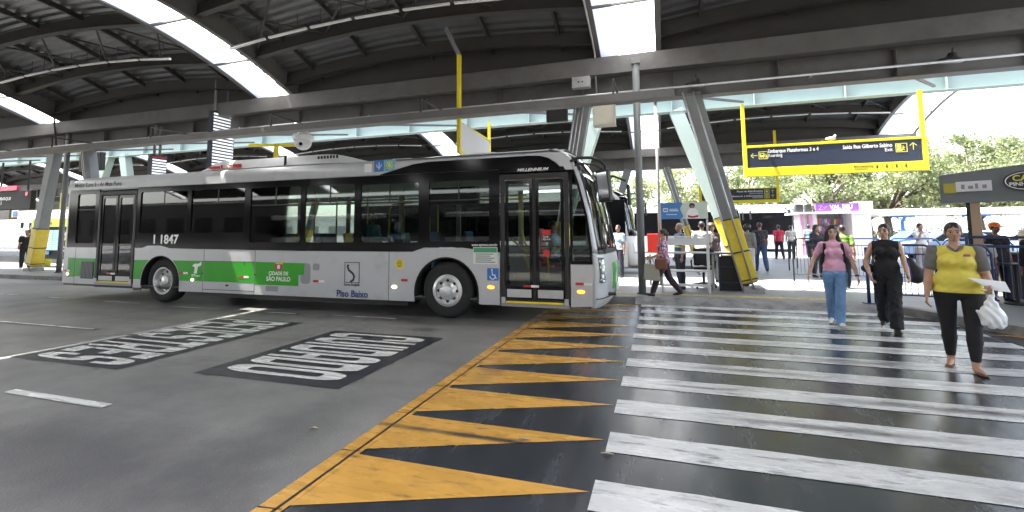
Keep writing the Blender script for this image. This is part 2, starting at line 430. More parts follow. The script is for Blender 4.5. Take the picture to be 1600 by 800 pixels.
def glyph(ch):
    lo, hi, xl, xr = a_, H_ - a_, a_, W_ - a_
    ul = arc(xl + c_, hi - c_, c_, 180, 90); ur = arc(xr - c_, hi - c_, c_, 90, 0)
    ll = arc(xl + c_, lo + c_, c_, 270, 180); lr = arc(xr - c_, lo + c_, c_, 360, 270)
    if ch == 'C': return stroke([(xr, hi - c_ - .22)] + ur[::-1] + ul[::-1] + ll[::-1] + lr[::-1] + [(xr, lo + c_ + .22)], S_)
    if ch == 'U': return stroke([(xl, H_)] + ll[::-1] + lr[::-1] + [(xr, H_)], S_)
    if ch == 'I': return stroke([(xl, 0), (xl, H_)], S_)
    if ch == 'O': return stroke(ul + ur + lr + ll, S_, True)
    if ch == 'D': return stroke([(xl, hi)] + ur + lr + [(xl, lo)], S_, True)
    if ch == 'A': return stroke([(xl, 0)] + ul + ur + [(xr, 0)], S_) + stroke([(xl + a_, .55), (xr - a_, .55)], .2)
    if ch == 'E': return stroke([(xr + a_, hi), (xl, hi), (xl, lo), (xr + a_, lo)], S_) + stroke([(xl + a_, H_/2), (xr, H_/2)], .22)
    if ch == 'T': return stroke([(0, hi), (W_, hi)], S_) + stroke([(W_/2, hi - a_), (W_/2, 0)], S_)
    if ch == 'P': return stroke([(xl, hi)] + ur + arc(xr - c_, .62 + c_, c_, 360, 270) + [(xl, .62)], S_, True) + stroke([(xl, .62 - a_), (xl, 0)], S_)
    if ch == 'R': return stroke([(xl, hi)] + ur + arc(xr - c_, .62 + c_, c_, 360, 270) + [(xl, .62)], S_, True) + stroke([(xl, .62 - a_), (xl, 0)], S_) + stroke([(xr - .18, .62 - a_), (xr, 0)], S_)
    if ch == 'S':
        return stroke([(xr, hi - c_ - .12)] + ur[::-1] + ul[::-1] + arc(xl + c_, .75 + c_, c_, 180, 270) + arc(xr - c_, .75 - c_, c_, 90, 0) + lr[1:] + ll + [(xl, lo + c_ + .12)], S_)
def word(s, x0, x1, y_start, y_end, name):
    widths = [(.36 if c == 'I' else 1.0) for c in s]; gap = .16
    tot = sum(widths) + gap * (len(s) - 1); sc_ = (y_start - y_end) / tot; hs = (x1 - x0) / H_
    g = MB(); cur = 0
    for c, wd in zip(s, widths):
        for q in glyph(c):
            pts = [(x0 + p[1] * hs, y_start - (cur + p[0]) * sc_, .010) for p in q]
            g.quad(*pts)
        cur += wd + gap
    struct(g.build(name, m_white2))
g = MB()
g.quad((-8.22, 3.95, .005), (-6.18, 3.95, .005), (-6.12, 6.9, .005), (-8.05, 6.9, .005))
g.quad((-5.18, 4.12, .005), (-3.2, 4.12, .005), (-3.17, 6.5, .005), (-5.14, 6.5, .005))
struct(g.build('lettering_backing', m_box))
word('PEDESTRES', -7.98, -6.32, 6.8, 4.05, 'pedestrian_lettering')
word('CUIDADO', -4.98, -3.38, 6.38, 4.30, 'caution_lettering')

# platforms
def prism(pts, z0, z1, g):
    n = len(pts); g.add([(x, y, z0) for x, y in pts] + [(x, y, z1) for x, y in pts],
        [tuple(range(n, 2*n))] + [(i, (i+1) % n, (i+1) % n + n, i + n) for i in range(n)])
PZ = .13
g = MB()
prism([(-90, 11.05), (-2.5, 10.95), (-0.6, 10.85), (4.1, 10.85), (5.1, 9.0), (12, 8.2), (60, 8.2), (60, 16.4), (-90, 16.4)], -.05, PZ, g)
prism([(1.2, 16.4), (60, 16.4), (60, 34), (1.2, 34)], -.05, PZ, g)
prism([(-90, 20.6), (1.2, 20.6), (1.2, 30.5), (-90, 30.5)], -.05, PZ, g)
struct(g.build('platform', m_plat))
g = MB()
def kerb(a, b, w_=.16, z=PZ + .006):
    g.beam((a[0], a[1], z/2 - .02), (b[0], b[1], z/2 - .02), w_, z + .04)
kerb((-90, 10.98), (-2.5, 10.88)); kerb((-2.5, 10.88), (-.6, 10.78)); kerb((4.12, 10.8), (5.08, 8.92), .18, PZ+.02); kerb((5.08, 8.92), (12, 8.1), .18, PZ+.02); kerb((12, 8.1), (60, 8.1))
struct(g.build('kerb', m_kerb))
g = MB(); g.add([(-.6, 10.55, .009), (4.1, 10.55, .009), (4.1, 10.86, PZ+.004), (-.6, 10.86, PZ+.004)], [(0, 1, 2, 3)])
struct(g.build('kerb_ramp', m_kerb))
g = MB()
g.box(-6, 11.25, PZ+.002, 3.6, 11.5, PZ+.006)
for i in range(48):
    for j in range(2): g.lathe((-6 + .2*i + .1, 11.31 + .13*j, PZ + .006), (0, 0, 1), [(.045, 0), (.035, .006)], 6)
struct(g.build('tactile_strip', m_tact))
# joints between paving slabs
g = MB()
for x in [-40 + 2.5*i for i in range(36)]: g.quad((x, 11.6, PZ+.003), (x+.015, 11.6, PZ+.003), (x+.015, 16.3, PZ+.003), (x, 16.3, PZ+.003))
for x in (-36, 3.7): pass
struct(g.build('paving_joints', m_kerb))

# ------------------------------------------------------------ station roof
m_steel = mat('grey_steel_paint', (0.12, 0.116, 0.11), 0.55, var=0.12, vscale=1.5, dirt=((0.07, 0.067, 0.062), 0.5, 0.8), dscale=1.2)
m_steel_l = mat('light_steel_paint', (0.19, 0.2, 0.2), 0.5, var=0.1, vscale=2, dirt=((0.11, 0.11, 0.11), 0.55, 0.85), dscale=2)
m_teal = mat('pale_teal_steel_paint', (0.33, 0.41, 0.38), 0.5, var=0.06, vscale=1.5, dirt=((0.36, 0.43, 0.42), 0.55, 0.85), dscale=1.5)
m_rib = mat('roof_rib_paint', (0.045, 0.042, 0.038), 0.6, var=0.15, vscale=2)
m_deck = mat('roof_deck_metal', (0.09, 0.092, 0.095), 0.4, metal=0.3, var=0.2, vscale=1)
m_sky = translucent('translucent_roof_sheet', (0.93, 0.94, 0.95), 0.85, .06)
m_galv = mat('galvanised_steel', (0.45, 0.45, 0.45), 0.4, metal=0.7, var=0.12, vscale=8)
m_clear = glass('added_clear_sheet', (.95, .95, .92), .8)
SP = 11.45; XC = -0.68; HS = 0.75
KZ = 0.04
def bay(y0, name, label, ks, open_right=False):
    yc = y0 + 5.7; zs = lambda y: 7.3 - KZ * (y - yc) ** 2
    T = thing(name, label, 'roof', (XC + SP * (ks[0] + ks[-1]) / 2, yc, 0))
    NY = 24
    ys = [y0 + 11.4 * j / NY for j in range(NY + 1)]
    for k in ks:
        c = XC + SP * k
        g = MB()
        slit = (y0 == 0.9 and k == -1); gc = MB()
        for a, b in zip(range(0, NY, 4), range(4, NY + 1, 4)):
            if not slit: g.grid(lambda u, v: (c - HS + .03 + u*(2*HS - .06), ys[a] + .02 + v*(ys[b] - ys[a] - .04), zs(ys[a] + v*(ys[b]-ys[a])) + .03), 2, 4)
            else:       # clear strip added to throw a thin line of sun on the road
                for ia in range(a, b):
                    u1 = HS - .20
                    if ia in (4, 13): u1 = .1
                    g.grid(lambda u, v: (c - HS + .03 + u*(u1 + HS - .03), ys[ia] + v*(ys[ia+1] - ys[ia]), zs(ys[ia] + v*(ys[ia+1]-ys[ia])) + .03), 1, 1)
                    gc.grid(lambda u, v: (c + u1 + u*(HS - .03 - u1), ys[ia] + v*(ys[ia+1] - ys[ia]), zs(ys[ia] + v*(ys[ia+1]-ys[ia])) + .03), 1, 1)
        g.build('skylight', m_sky, T)
        if slit: gc.build('clear_strip', m_clear, T)
        g = MB()
        for s in (-1, 1):
            x = c + s * HS
            g.grid(lambda u, v: (x - .02, y0 + 11.4*v, zs(y0 + 11.4*v) - .03 + u*.95), 1, NY)
            g.grid(lambda u, v: (x + .02, y0 + 11.4*v, zs(y0 + 11.4*v) - .03 + (1-u)*.95), 1, NY)
            g.grid(lambda u, v: (x - .07 + .14*u, y0 + 11.4*v, zs(y0 + 11.4*v) - .03), 1, NY)
            g.grid(lambda u, v: (x - .07 + .14*u, y0 + 11.4*v, zs(y0 + 11.4*v) + .92), 1, NY)
        g.build('skylight_girder', m_steel, T)
        g = MB()
        for j in range(0, NY + 1, 4): g.box(c - HS, ys[j] - .035, zs(ys[j]) - .03, c + HS, ys[j] + .035, zs(ys[j]) + .02)
        g.build('skylight_bar', m_steel, T)
    nk = list(ks) + ([] if open_right else [ks[-1] + 1])
    for k in range(ks[0], nk[-1]):
        xa = XC + SP * k + HS; xb = XC + SP * (k + 1) - HS
        f = lambda u: .35 * (1 - (2*u - 1) ** 2)
        g = MB(); n2 = 184
        g.grid(lambda u, v: (xa + (xb - xa)*u, y0 + 11.4*v, zs(y0 + 11.4*v) + .52 + f(u) + (.055 if int(round(v*n2)) % 4 > 1 else 0)), 10, n2)
        g.build('roof_deck', m_deck, T)
        for yr in (y0 + .55, y0 + 1.75, y0 + 3.65, y0 + 5.7, y0 + 7.75, y0 + 9.65, y0 + 10.85):
            g = MB(); z0 = zs(yr)
            def st(w0, w1, za, zb):
                g.grid(lambda u, v: (xa + (xb-xa)*u, yr + w0, z0 + f(u) + za + v*(zb-za)), 12, 1)
                g.grid(lambda u, v: (xa + (xb-xa)*u, yr + w1, z0 + f(u) + zb - v*(zb-za)), 12, 1)
                g.grid(lambda u, v: (xa + (xb-xa)*u, yr + w0 + v*(w1-w0), z0 + f(u) + za), 12, 1)
            st(-.012, .012, .13, .49); st(-.09, .09, .10, .125)
            g.build('arched_rib', m_rib, T)
        g = MB()
        for u in (.1, .3, .5, .7, .9):
            x = xa + (xb - xa) * u
            g.grid(lambda a, v: (x - .035 + .07*a, y0 + 11.4*v, zs(y0 + 11.4*v) + .36 + f(u)), 1, NY)
            g.grid(lambda a, v: (x - .035, y0 + 11.4*v, zs(y0 + 11.4*v) + .36 + .15*a + f(u)), 1, NY)
            g.grid(lambda a, v: (x + .035, y0 + 11.4*v, zs(y0 + 11.4*v) + .36 + .15*a + f(u)), 1, NY)
        g.build('purlin', m_rib, T)
        g = MB()
        for (ya, yb) in ((y0 + 1.75, y0 + 3.65), (y0 + 7.75, y0 + 9.65)):
            for i in range(4):
                u0, u1 = i/4, (i+1)/4; x0 = xa + (xb-xa)*u0; x1 = xa + (xb-xa)*u1
                g.tube([(x0, ya, zs(ya) + .3 + f(u0)), (x1, yb, zs(yb) + .3 + f(u1))], .03, 6)
                g.tube([(x0, yb, zs(yb) + .28 + f(u0)), (x1, ya, zs(ya) + .28 + f(u1))], .03, 6)
        g.build('cross_brace', m_rib, T)
        g = MB()
        for yy in (y0 + .04, y0 + 11.36):
            for t_ in (-.01, .01):
                g.grid(lambda u, v: (xa - .7 + (xb - xa + 1.4)*u, yy + t_, 5.95 + v*(zs(yy) + .50 + f(max(0, min(1, (u*(xb-xa+1.4) - .7)/(xb-xa)))) - 5.95)), 16, 1)
        g.build('gable_plate', m_rib, T)
    return T
bay(0.9, 'station_roof', 'dark vaulted roof with long skylights directly over the green and grey bus', range(-4, 2), True)
bay(15.3, 'station_roof', 'second vaulted roof with skylights, behind the pale teal beam', range(-6, 2), True)
bay(29.7, 'station_roof', 'farthest vaulted roof, seen low at the left edge beyond the platforms', range(-9, -1), True)
bay(-27.9, 'station_roof', 'vaulted roof farther behind the viewer', range(-5, 3), True)  # extra unseen bay, added so the bus glass mirrors something darker
bay(-13.5, 'station_roof', 'vaulted roof over the near lanes, towards the viewer', range(-4, 2), True)

def girder(y, s, x0, x1, label, m_web, m_top, zb=4.95, zt=6.02, group=None):
    """s = -1: fascia on the viewer's side"""
    T = thing('roof_girder', label, 'beam', ((x0+x1)/2, y, 0))
    g = MB(); g.box(x0, y - .012, zb, x1, y + .012, zt); g.box(x0, y - .16, zb - .025, x1, y + .16, zb - .001); g.build('web', m_web, T)
    g = MB(); g.box(x0 - .002, y + s*.15, zt - .42, x1 + .002, y + s*.5, zt); g.box(x0, y - .15, zt + .002, x1, y + .5*s, zt + .03)
    g.build('gutter_fascia', m_top, T)
    x = 2.76
    while x > x0: x -= 2.33
    x += 2.33
    while x < x1:
        g = MB()
        g.box(x - .01, y - .15, zb + .001, x + .01, y - .014, zt - .003 if s > 0 else zt - .425)
        g.box(x - .01, y + .014, zb + .001, x + .01, y + .15, zt - .425 if s > 0 else zt - .003)
        g.build('stiffener', m_web, T); x += 2.33
    return T
girder(12.3, -1, -52, 11.5, 'grey steel beam with gutter above the bus, nearest of the long beams', m_steel, m_steel)
girder(15.3, 1, -75, 11.5, 'pale teal steel beam just behind the grey gutter beam', m_teal, m_teal, zb=5.32)
girder(26.7, -1, -75, 11.5, 'grey beam at the far edge of the second roof, behind the hanging signs', m_steel, m_steel)
girder(29.7, 1, -110, -12.5, 'pale beam under the near edge of the farthest roof', m_teal, m_teal, zb=5.32)
girder(41.1, -1, -110, -12.5, 'outermost beam of the farthest roof at the left edge', m_steel, m_steel)
girder(0.9, 1, -52, 11.5, 'beam at the viewer side of the roof above the bus', m_steel, m_steel)
girder(-2.1, -1, -52, 11.5, 'beam over the lane behind the viewer', m_steel, m_steel)

# inclined columns
m_ypad = mat('yellow_column_cladding', (0.66, 0.50, 0.035), 0.5, var=0.1, vscale=6, dirt=((0.3, 0.24, 0.08), 0.58, 0.8), dscale=5)
m_foot = mat('footing_concrete', (0.3, 0.29, 0.28), 0.8, var=0.2, vscale=6, bump=0.2)
m_band = mat('black_band', (0.03, 0.03, 0.03), 0.5)
def column(xb, xt, y, label, clad=True, m_=None, conduits=(), zt=5.0, g_='inclined steel columns of the station'):
    zt_ = zt
    T = thing('inclined_column', label, 'column', (xb, y, PZ), 0, g_)
    B = Vector((xb, y, PZ)); Tp = Vector((xt, y, zt_)); d = (Tp - B)
    at = lambda t: B + d * t
    m_ = m_ or m_steel_l
    g = MB(); g.beam(at(.045), Tp, .30, .38, side=(1, 0, 0), w2=.42, h2=.30)
    g.build('shaft', m_, T, bevel=.012)
    g = MB(); g.box(xb - .20, y - .24, PZ - .02, xb + .24, y + .24, PZ + .13); g.build('footing', m_foot, T, bevel=.02)
    if clad:
        g = MB()
        for (a, b) in ((.05, .19), (.195, .355)): g.beam(at(a), at(b), .345, .43, side=(1, 0, 0), w2=.36, h2=.42)
        g.build('yellow_cladding', m_ypad, T, bevel=.01)
        g = MB()
        for a in (.06, .192, .35): g.beam(at(a), at(a + .006), .37, .45, side=(1, 0, 0))
        g.build('strap', m_band, T)
    if conduits:
        g = MB()
        for o_ in conduits:
            g.tube([at(.02) + Vector((o_, -.26, 0)), at(1.0) + Vector((o_, -.24, 0))], .022, 8)
        g.build('conduit', m_galv, T, smooth=True)
    return T
column(1.98, 0.82, 12.3, 'grey inclined column with yellow base, nearest at the crossing', conduits=(-.21, .03))
column(-2.75, -1.9, 12.3, 'grey inclined column with three pipes rising behind the bus nose', conduits=(-.14, -.04, .06))
column(-24.5, -23.65, 12.3, 'leaning column with yellow base left of the bus tail')
column(-20.4, -21.65, 12.3, 'leaning column with two pipes above the bus tail', conduits=(-.05, .05))
column(2.3, .55, 15.3, 'teal sided column with yellow base behind the desk', m_=m_teal, zt=5.35)
column(-3.6, -1.9, 15.3, 'teal column behind the piped column, mostly hidden', m_=m_teal, zt=5.35)
column(-27.2, -25.4, 15.3, 'pale teal leaning column far behind the bus tail', m_=m_teal, zt=5.35)
column(-22.9, -24.3, 15.3, 'pale teal column leaning left above the rear of the bus', m_=m_teal, zt=5.35)
column(1.72, .35, 26.7, 'distant column with yellow base seen through the poster stand', conduits=(-.1, .1), zt=5.0)
column(-3.1, -1.7, 26.7, 'distant inclined column behind the second bus', zt=5.0)
column(-23.9, -22.6, 26.7, 'far leaning column hidden behind the bus roof', zt=5.0)
column(-46.5, -45.6, 15.3, 'leaning column at the far left end', zt=5.35)

def pole(x, y, label, z1=5.6, r=.085):
    T = thing('downpipe', label, 'pole', (x, y, PZ)); g = MB(); g.tube([(x, y, PZ + .002), (x, y, z1)], r, 14); g.build('pipe', m_steel_l, T, smooth=True)
    g = MB(); g.box(x - .1, y - .1, z1 + .001, x + .1, y + .1, z1 + .15); g.build('outlet_box', m_steel_l, T)
    g = MB(); g.lathe((x, y, PZ), (0, 0, 1), [(r + .05, 0), (r + .05, .02), (r + .012, .03)], 14); g.build('base_ring', m_band, T)
    return T
pole(-.47, 11.35, 'round grey downpipe standing at the kerb in front of the crossing end')
pole(-22.35, 12.0, 'round grey downpipe beside the bus tail')
pole(-.05, 13.4, 'thin grey pole behind the round downpipe', 5.2, .04)
pole(-23.3, 19.5, 'grey post rising behind the bus tail roof', 5.3, .1)

# cable tray and conduits under the first girder
g = MB(); g.box(-60, 9.9, 4.35, .32, 10.2, 4.47); g.box(-60, 9.88, 4.33, .34, 9.9, 4.5)
o = g.build('cable_tray', m_steel); tag(o, 'long light grey cable tray running above the bus', 'cable tray')
T = thing('tray_hangers', 'steel brackets holding the cable tray to the beam', 'bracket', (0, 10.05, 4.5)); 
for x in [-.9 - 4.66*i for i in range(11)]:
    g = MB(); g.box(x - .02, 10.03, 4.47, x + .02, 10.06, 4.9); g.box(x - .02, 10.06, 4.86, x + .02, 12.14, 4.9); g.build('bracket', m_rib, T)
g = MB()
g.tube([(-60, 11.75, 5.06), (11.4, 11.75, 5.06)], .028, 8)
for x in [8 - 4.66*i for i in range(14)]: g.tube([(x, 11.75, 5.06), (x, 12.15, 5.06)], .02, 6)
o = g.build('conduit_run', m_galv, smooth=True); tag(o, 'thin steel conduit running along the nearest grey beam', 'conduit')
g = MB(); g.tube([(-60, 10.9, 4.72), (-2.2, 10.9, 4.72)], .035, 8)
for x in [-3 - 4.66*i for i in range(12)]: g.tube([(x, 10.9, 4.72), (x, 10.9, 4.86)], .012, 6)
o = g.build('sprinkler_pipe', m_galv, smooth=True); tag(o, 'steel pipe hung between cable tray and grey beam', 'pipe')
g = MB(); zz = lambda y: 7.3 - KZ*(y - 6.6)**2
g.tube([(-1.5, 1 + .45*i, zz(1 + .45*i) - .06) for i in range(25)] + [(-1.5, 12.0, 5.06)], .022, 8)
o = g.build('drop_conduit', m_galv, smooth=True); tag(o, 'conduit following the left edge of the centre skylight', 'conduit')
g = MB(); g.tube([(-22.75, 9 + .3*i, zz(9 + .3*i) - .06) for i in range(10)] + [(-22.75, 11.85, 5.0)], .03, 8)
o = g.build('drop_conduit', m_rib, smooth=True); tag(o, 'dark conduit bending down at the end of the left skylight', 'conduit')
# diagonal lattice in front of teal beam
T = thing('truss_struts', 'slim diagonal struts between grey and teal beams', 'strut', (0, 13.8, 5))
for x in [5.5 - 4.66*i for i in range(14)]:
    g = MB(); g.beam((x, 12.45, 4.98), (x + 1.6, 15.1, 5.4), .06, .06); g.build('strut', m_steel, T)

# fluorescent rows
m_tube = mat('tube_diffuser', (0.75, 0.76, 0.76), 0.3)
def tube_row(x0, x1, y, z, n, arch, label, group):
    first = None
    xm = (x0 + x1)/2; hw = (x1 - x0)/2
    zf = lambda x: z + arch * (1 - ((x - xm)/hw)**2)
    for i in range(n):
        a = x0 + (x1-x0)*i/n + .06; b = x0 + (x1-x0)*(i+1)/n - .06; c = (a+b)/2
        T = thing('tube_light', label, 'light', (c, y, zf(c)), 0, group)
        g = MB(); g.beam((a, y, zf(a)), (b, y, zf(b)), .07, .05); g.build('diffuser', m_tube, T, bevel=.01)
        g = MB(); g.beam((a, y, zf(a) + .045), (b, y, zf(b) + .045), .03, .035)
        for q in (.25, .75): g.box(a + (b-a)*q - .008, y - .008, zf(a + (b-a)*q) + .04, a + (b-a)*q + .008, y + .008, zf(a + (b-a)*q) + .45)
        g.build('mounting_rail', m_rib, T)
for k, nm in ((-3, 'far left'), (-2, 'left'), (-1, 'centre'), (0, 'right')):
    xa = XC + SP*k + HS + .3; xb = XC + SP*(k+1) - HS - .3
    tube_row(xa, xb, 9.35, 6.58, 7, .28, 'white fluorescent tube light in the row under the %s vault of the near roof' % nm, 'tube lights under the near roof, %s vault' % nm)
for k, nm in ((-4, 'outer left'), (-3, 'far left'), (-2, 'left'), (-1, 'centre'), (0, 'right')):
    xa = XC + SP*k + HS + .3; xb = XC + SP*(k+1) - HS - .3
    tube_row(xa, xb, 24.0, 6.62, 6, .22, 'white tube light in the row under the %s vault of the second roof' % nm, 'tube lights under the second roof, %s vault' % nm)
# ------------------------------------------------------------ the bus
m_silver = mat('bus_silver_paint', (0.46, 0.475, 0.49), 0.34, metal=0.12, var=0.05, vscale=1.2, coat=0.15, bump=.04, bscale=1.6, dirt=((0.30, 0.29, 0.28), 0.55, 0.95), dscale=1.8)
m_green = mat('bus_green_paint', (0.035, 0.33, 0.018), 0.4, var=0.06, spec=.3)
m_black = mat('bus_black_gloss', (0.006, 0.006, 0.007), 0.10, spec=.18)
m_blackm = mat('black_plastic', (0.018, 0.018, 0.018), 0.55)
m_rubber = mat('tyre_rubber', (0.016, 0.016, 0.016), 0.8, var=0.2, vscale=20, bump=0.3, bscale=60)
m_rim = mat('polished_rim', (0.68, 0.68, 0.68), 0.33, metal=0.6, var=0.12, vscale=12, dirt=((0.2, 0.18, 0.16), 0.6, 0.8), dscale=14)
m_gl = glass('tinted_window_glass', (0.78, 0.85, 0.8), 0.66)
m_gl2 = glass('clear_windscreen_glass', (0.88, 0.93, 0.9), 0.85)
m_lgrey = mat('interior_grey', (0.16, 0.16, 0.165), 0.6)
m_ceil = mat('interior_ceiling', (0.5, 0.5, 0.5), 0.6)
m_yel = mat('yellow_handrail', (0.75, 0.58, 0.03), 0.35)
m_seat = mat('blue_seat_fabric', (0.07, 0.16, 0.30), 0.8)
m_red = mat('red_reflector', (0.45, 0.02, 0.02), 0.3)
m_wht = mat('white_plastic', (0.72, 0.72, 0.72), 0.4)
m_amb = mat('amber_lens', (0.8, 0.25, 0.02), 0.2, emit=0.8)
m_wl = mat('warm_marker_lens', (0.9, 0.7, 0.4), 0.2, emit=1.2)
m_blue = mat('sign_blue', (0.03, 0.16, 0.45), 0.4)
m_txtw = mat('white_vinyl', (0.8, 0.8, 0.8), 0.4)
m_txtk = mat('black_vinyl', (0.02, 0.02, 0.025), 0.4)
m_txtb = mat('navy_vinyl', (0.03, 0.05, 0.2), 0.4)
m_yelv = mat('yellow_vinyl', (0.75, 0.62, 0.05), 0.4)
m_greyv = mat('grey_vinyl', (0.25, 0.26, 0.28), 0.4)
BY = 7.95; BW = 2.55
bus = thing('city_bus', 'silver and green low floor city bus with black window band, stopped across the crossing', 'bus', (-7.7, 9.2, 0))
SIDE = frame((0, BY, 0), (1, 0, 0), (0, 0, 1))
def side(loops, m, name, off=0.0, thick=0.03, par=None):
    """2D (x,z) outlines on the near side; off = how far proud of the body side"""
    return flat(loops, Matrix.Translation((0, -off, 0)) @ SIDE, m, name, par or bus, thick)
def zbot(x): return .38 - .09 * min(1, max(0, (x + 14.6) / 4.5))
def arch_pts(cx_, r, x0, x1, zb_):
    a = math.degrees(math.acos(min(1, (x1 - cx_) / r)))
    return [(cx_ + r*math.cos(R(t)), .47 + r*math.sin(R(t))) for t in np.linspace(180 + 8, -8, 22)]
tops = [(-14.6, 1.27), (-12.0, 1.27), (-11.8, 1.27), (-11.65, 1.32), (-11.2, 1.32), (-10.9, 1.26), (-10.2, 1.25), (-7.1, 1.22), (-5.0, 1.22), (-4.55, 1.22), (-4.3, 1.30), (-3.5, 1.30), (-3.0, 1.24), (-2.78, 1.22)]
def ztop(x): return float(np.interp(x, [t[0] for t in tops], [t[1] for t in tops]))
def panel(x0, x1, archs=(), name='skirt_panel', m=None, zb_=None):
    xs = [x0] + [t[0] for t in tops if x0 + .01 < t[0] < x1 - .01] + [x1]
    up_ = [(x, ztop(x)) for x in xs][::-1]
    lo = [(x0, zb_ or zbot(x0))]
    for (c_, r_) in archs: lo += [(c_ - r_*1.0, zbot(x0))] + arch_pts(c_, r_, 0, c_, 0)[1:-1] + [(c_ + r_, zbot(x1))]
    lo += [(x1, zb_ or zbot(x1))]
    return side([lo + up_], m or m_silver, name)
panel(-14.62, -14.18); panel(-14.17, -13.42); panel(-12.06, -9.84, [(-11.18, .62)])
panel(-9.83, -8.37); panel(-8.36, -5.06); panel(-5.05, -2.78, [(-3.84, .66)])
# green bands (slightly proud)
def gband(x0, x1, archs=(), z0=.53, z1=.985, m=None):
    lo = [(x0, z0)]
    for c_, r_ in archs: lo += [p for p in arch_pts(c_, r_, 0, c_, 0) if z0 + .002 < p[1] < z1][:0]
    return side([[(x0, z0), (x1, z0), (x1, z1), (x0, z1)]], m or m_green, 'green_stripe', .016, .003)
gband(-14.44, -14.19, z1=1.01); gband(-14.16, -13.42, z0=.55, z1=1.0)
gb = lambda s, c_, r_: [(c_ + s*math.sqrt(max(0, r_*r_ - (z - .47)**2)), z) for z in np.linspace(.53, .985, 8)]
side([[(-12.06, .53)] + gb(-1, -11.18, .64) + [(-12.06, .985)]], m_green, 'green_stripe', .016, .003)
side([[(-9.85, .985)] + gb(1, -11.18, .64)[::-1] + [(-9.85, .53)]], m_green, 'green_stripe', .016, .003)
gband(-9.82, -8.38)
side([[(-8.35, .50), (-7.2, .50), (-7.2, .72), (-7.06, .74), (-7.06, .97), (-8.35, .985)]], m_green, 'green_stripe', .016, .003)
side([rrect(-7.15, .55, -6.9, .97, .08) ], m_greyv, 'grey_swoosh', .0145, .002)
side([rrect(-6.85, .83, -6.68, .97, .04)], m_greyv, 'grey_swoosh', .0145, .002)
# seams, hatches
g = MB()
for x in (-14.175, -9.835, -8.365, -5.055):
    g2 = MB(); g2.box(x - .004, BY - .017, zbot(x), x + .004, BY - .013, 1.24); g2.build('panel_seam', m_blackm, bus)
g.box(-9.83, BY - .0185, .972, -8.37, BY - .0172, .985); g.box(-9.83, BY - .0185, .35, -8.37, BY - .0165, .362); g.box(-8.66, BY-.0188, .9, -8.64, BY-.0178, .97)
for x in (-9.86, -8.34): g.box(x - .03, BY - .03, .70, x + .03, BY - .018, .72)
g.box(-9.16, BY - .025, .44, -9.08, BY - .017, .48)
g.build('hatch_trim', m_blackm, bus)
g = MB(); g.box(-13.93, BY - .025, .50, -13.46, BY - .019, .92); g.build('engine_grille_frame', m_blackm, bus)
g = MB()
for i in range(9): g.box(-13.9 + .048*i, BY - .031, .52, -13.885 + .048*i, BY - .025, .9)
g.build('engine_grille', m_greyv, bus)
# roof and far side shell
def roof_sec(u):
    """u 0..1 across the roof, near to far"""
    prof = [(0, 2.70), (0, 2.86), (.02, 2.94), (.08, 3.01), (.20, 3.06), (.45, 3.09), (1.275, 3.11)]
    L = len(prof) - 1; t = u * 2 * L
    if t > L: t = 2*L - t; mir = True
    else: mir = False
    i = min(int(t), L - 1); f_ = t - i; a = prof[i]; b = prof[i+1]
    y = a[0] + (b[0]-a[0])*f_; z = a[1] + (b[1]-a[1])*f_
    return (BY + (BW - y if mir else y), z)
g = MB()
def rf(u, v):
    x = -14.66 + 13.06 * v; y, z = roof_sec(u)
    k = max(0, (x + 14.66)/.12); k = min(1, k); z -= (1-k)*.04
    return (x, y, z)
g.grid(rf, 24, 30)
g.build('roof', m_silver, bus, smooth=True)
g = MB(); g.box(-14.66, BY + .02, .42, -14.60, BY + BW - .02, 1.26); g.box(-14.66, BY + .02, 2.6, -14.6, BY + BW - .02, 3.0)
g.box(-14.66, BY + .02, 1.26, -14.6, BY + .3, 2.6); g.box(-14.66, BY + BW - .3, 1.26, -14.6, BY + BW - .02, 2.6)
g.build('rear_wall', m_silver, bus, bevel=.015)
g = MB(); g.box(-14.64, BY+.3, 1.26, -14.63, BY+BW-.3, 2.6); g.build('rear_window', m_black, bus)
g = MB(); g.box(-14.62, BY + BW - .03, .3, -1.5, BY + BW, 1.27); g.box(-14.62, BY + BW - .03, 2.55, -1.5, BY + BW, 2.72)
for x in (-14.62, -12.8, -11.2, -9.6, -8.0, -6.4, -4.8, -3.2, -1.62): g.box(x, BY + BW - .03, 1.27, x + .12, BY + BW, 2.55)
g.build('far_side', m_silver, bus)
g = MB(); g.quad((-14.6, BY+BW-.02, 1.27), (-1.5, BY+BW-.02, 1.27), (-1.5, BY+BW-.02, 2.55), (-14.6, BY+BW-.02, 2.55)); g.build('far_windows', m_gl2, bus)
# underbody and floor
g = MB(); g.box(-14.4, BY + .12, .30, -1.3, BY + BW - .12, .36)
g.box(-10.5, BY+.1, .18, -4.7, BY + .5, .30); g.box(-10.3, BY+1.6, .14, -5.2, BY+2.2, .30); g.box(-14.1, BY+.4, .24, -12.2, BY+2.1, .34)
g.build('underbody', m_blackm, bus)
g = MB(); g.box(-14.4, BY + .05, .362, -1.3, BY + BW - .05, .38); g.box(-14.5, BY+.4, .38, -12.0, BY+BW-.05, .9); g.box(-11.95, BY+.45, .38, -10.4, BY+.7, .95); g.box(-4.6, BY+.45, .38, -3.05, BY+.75, 1.0); g.build('floor', m_lgrey, bus)
g = MB(); g.box(-14.4, BY + .06, 2.58, -1.75, BY + BW - .06, 2.6); g.build('ceiling', m_ceil, bus)
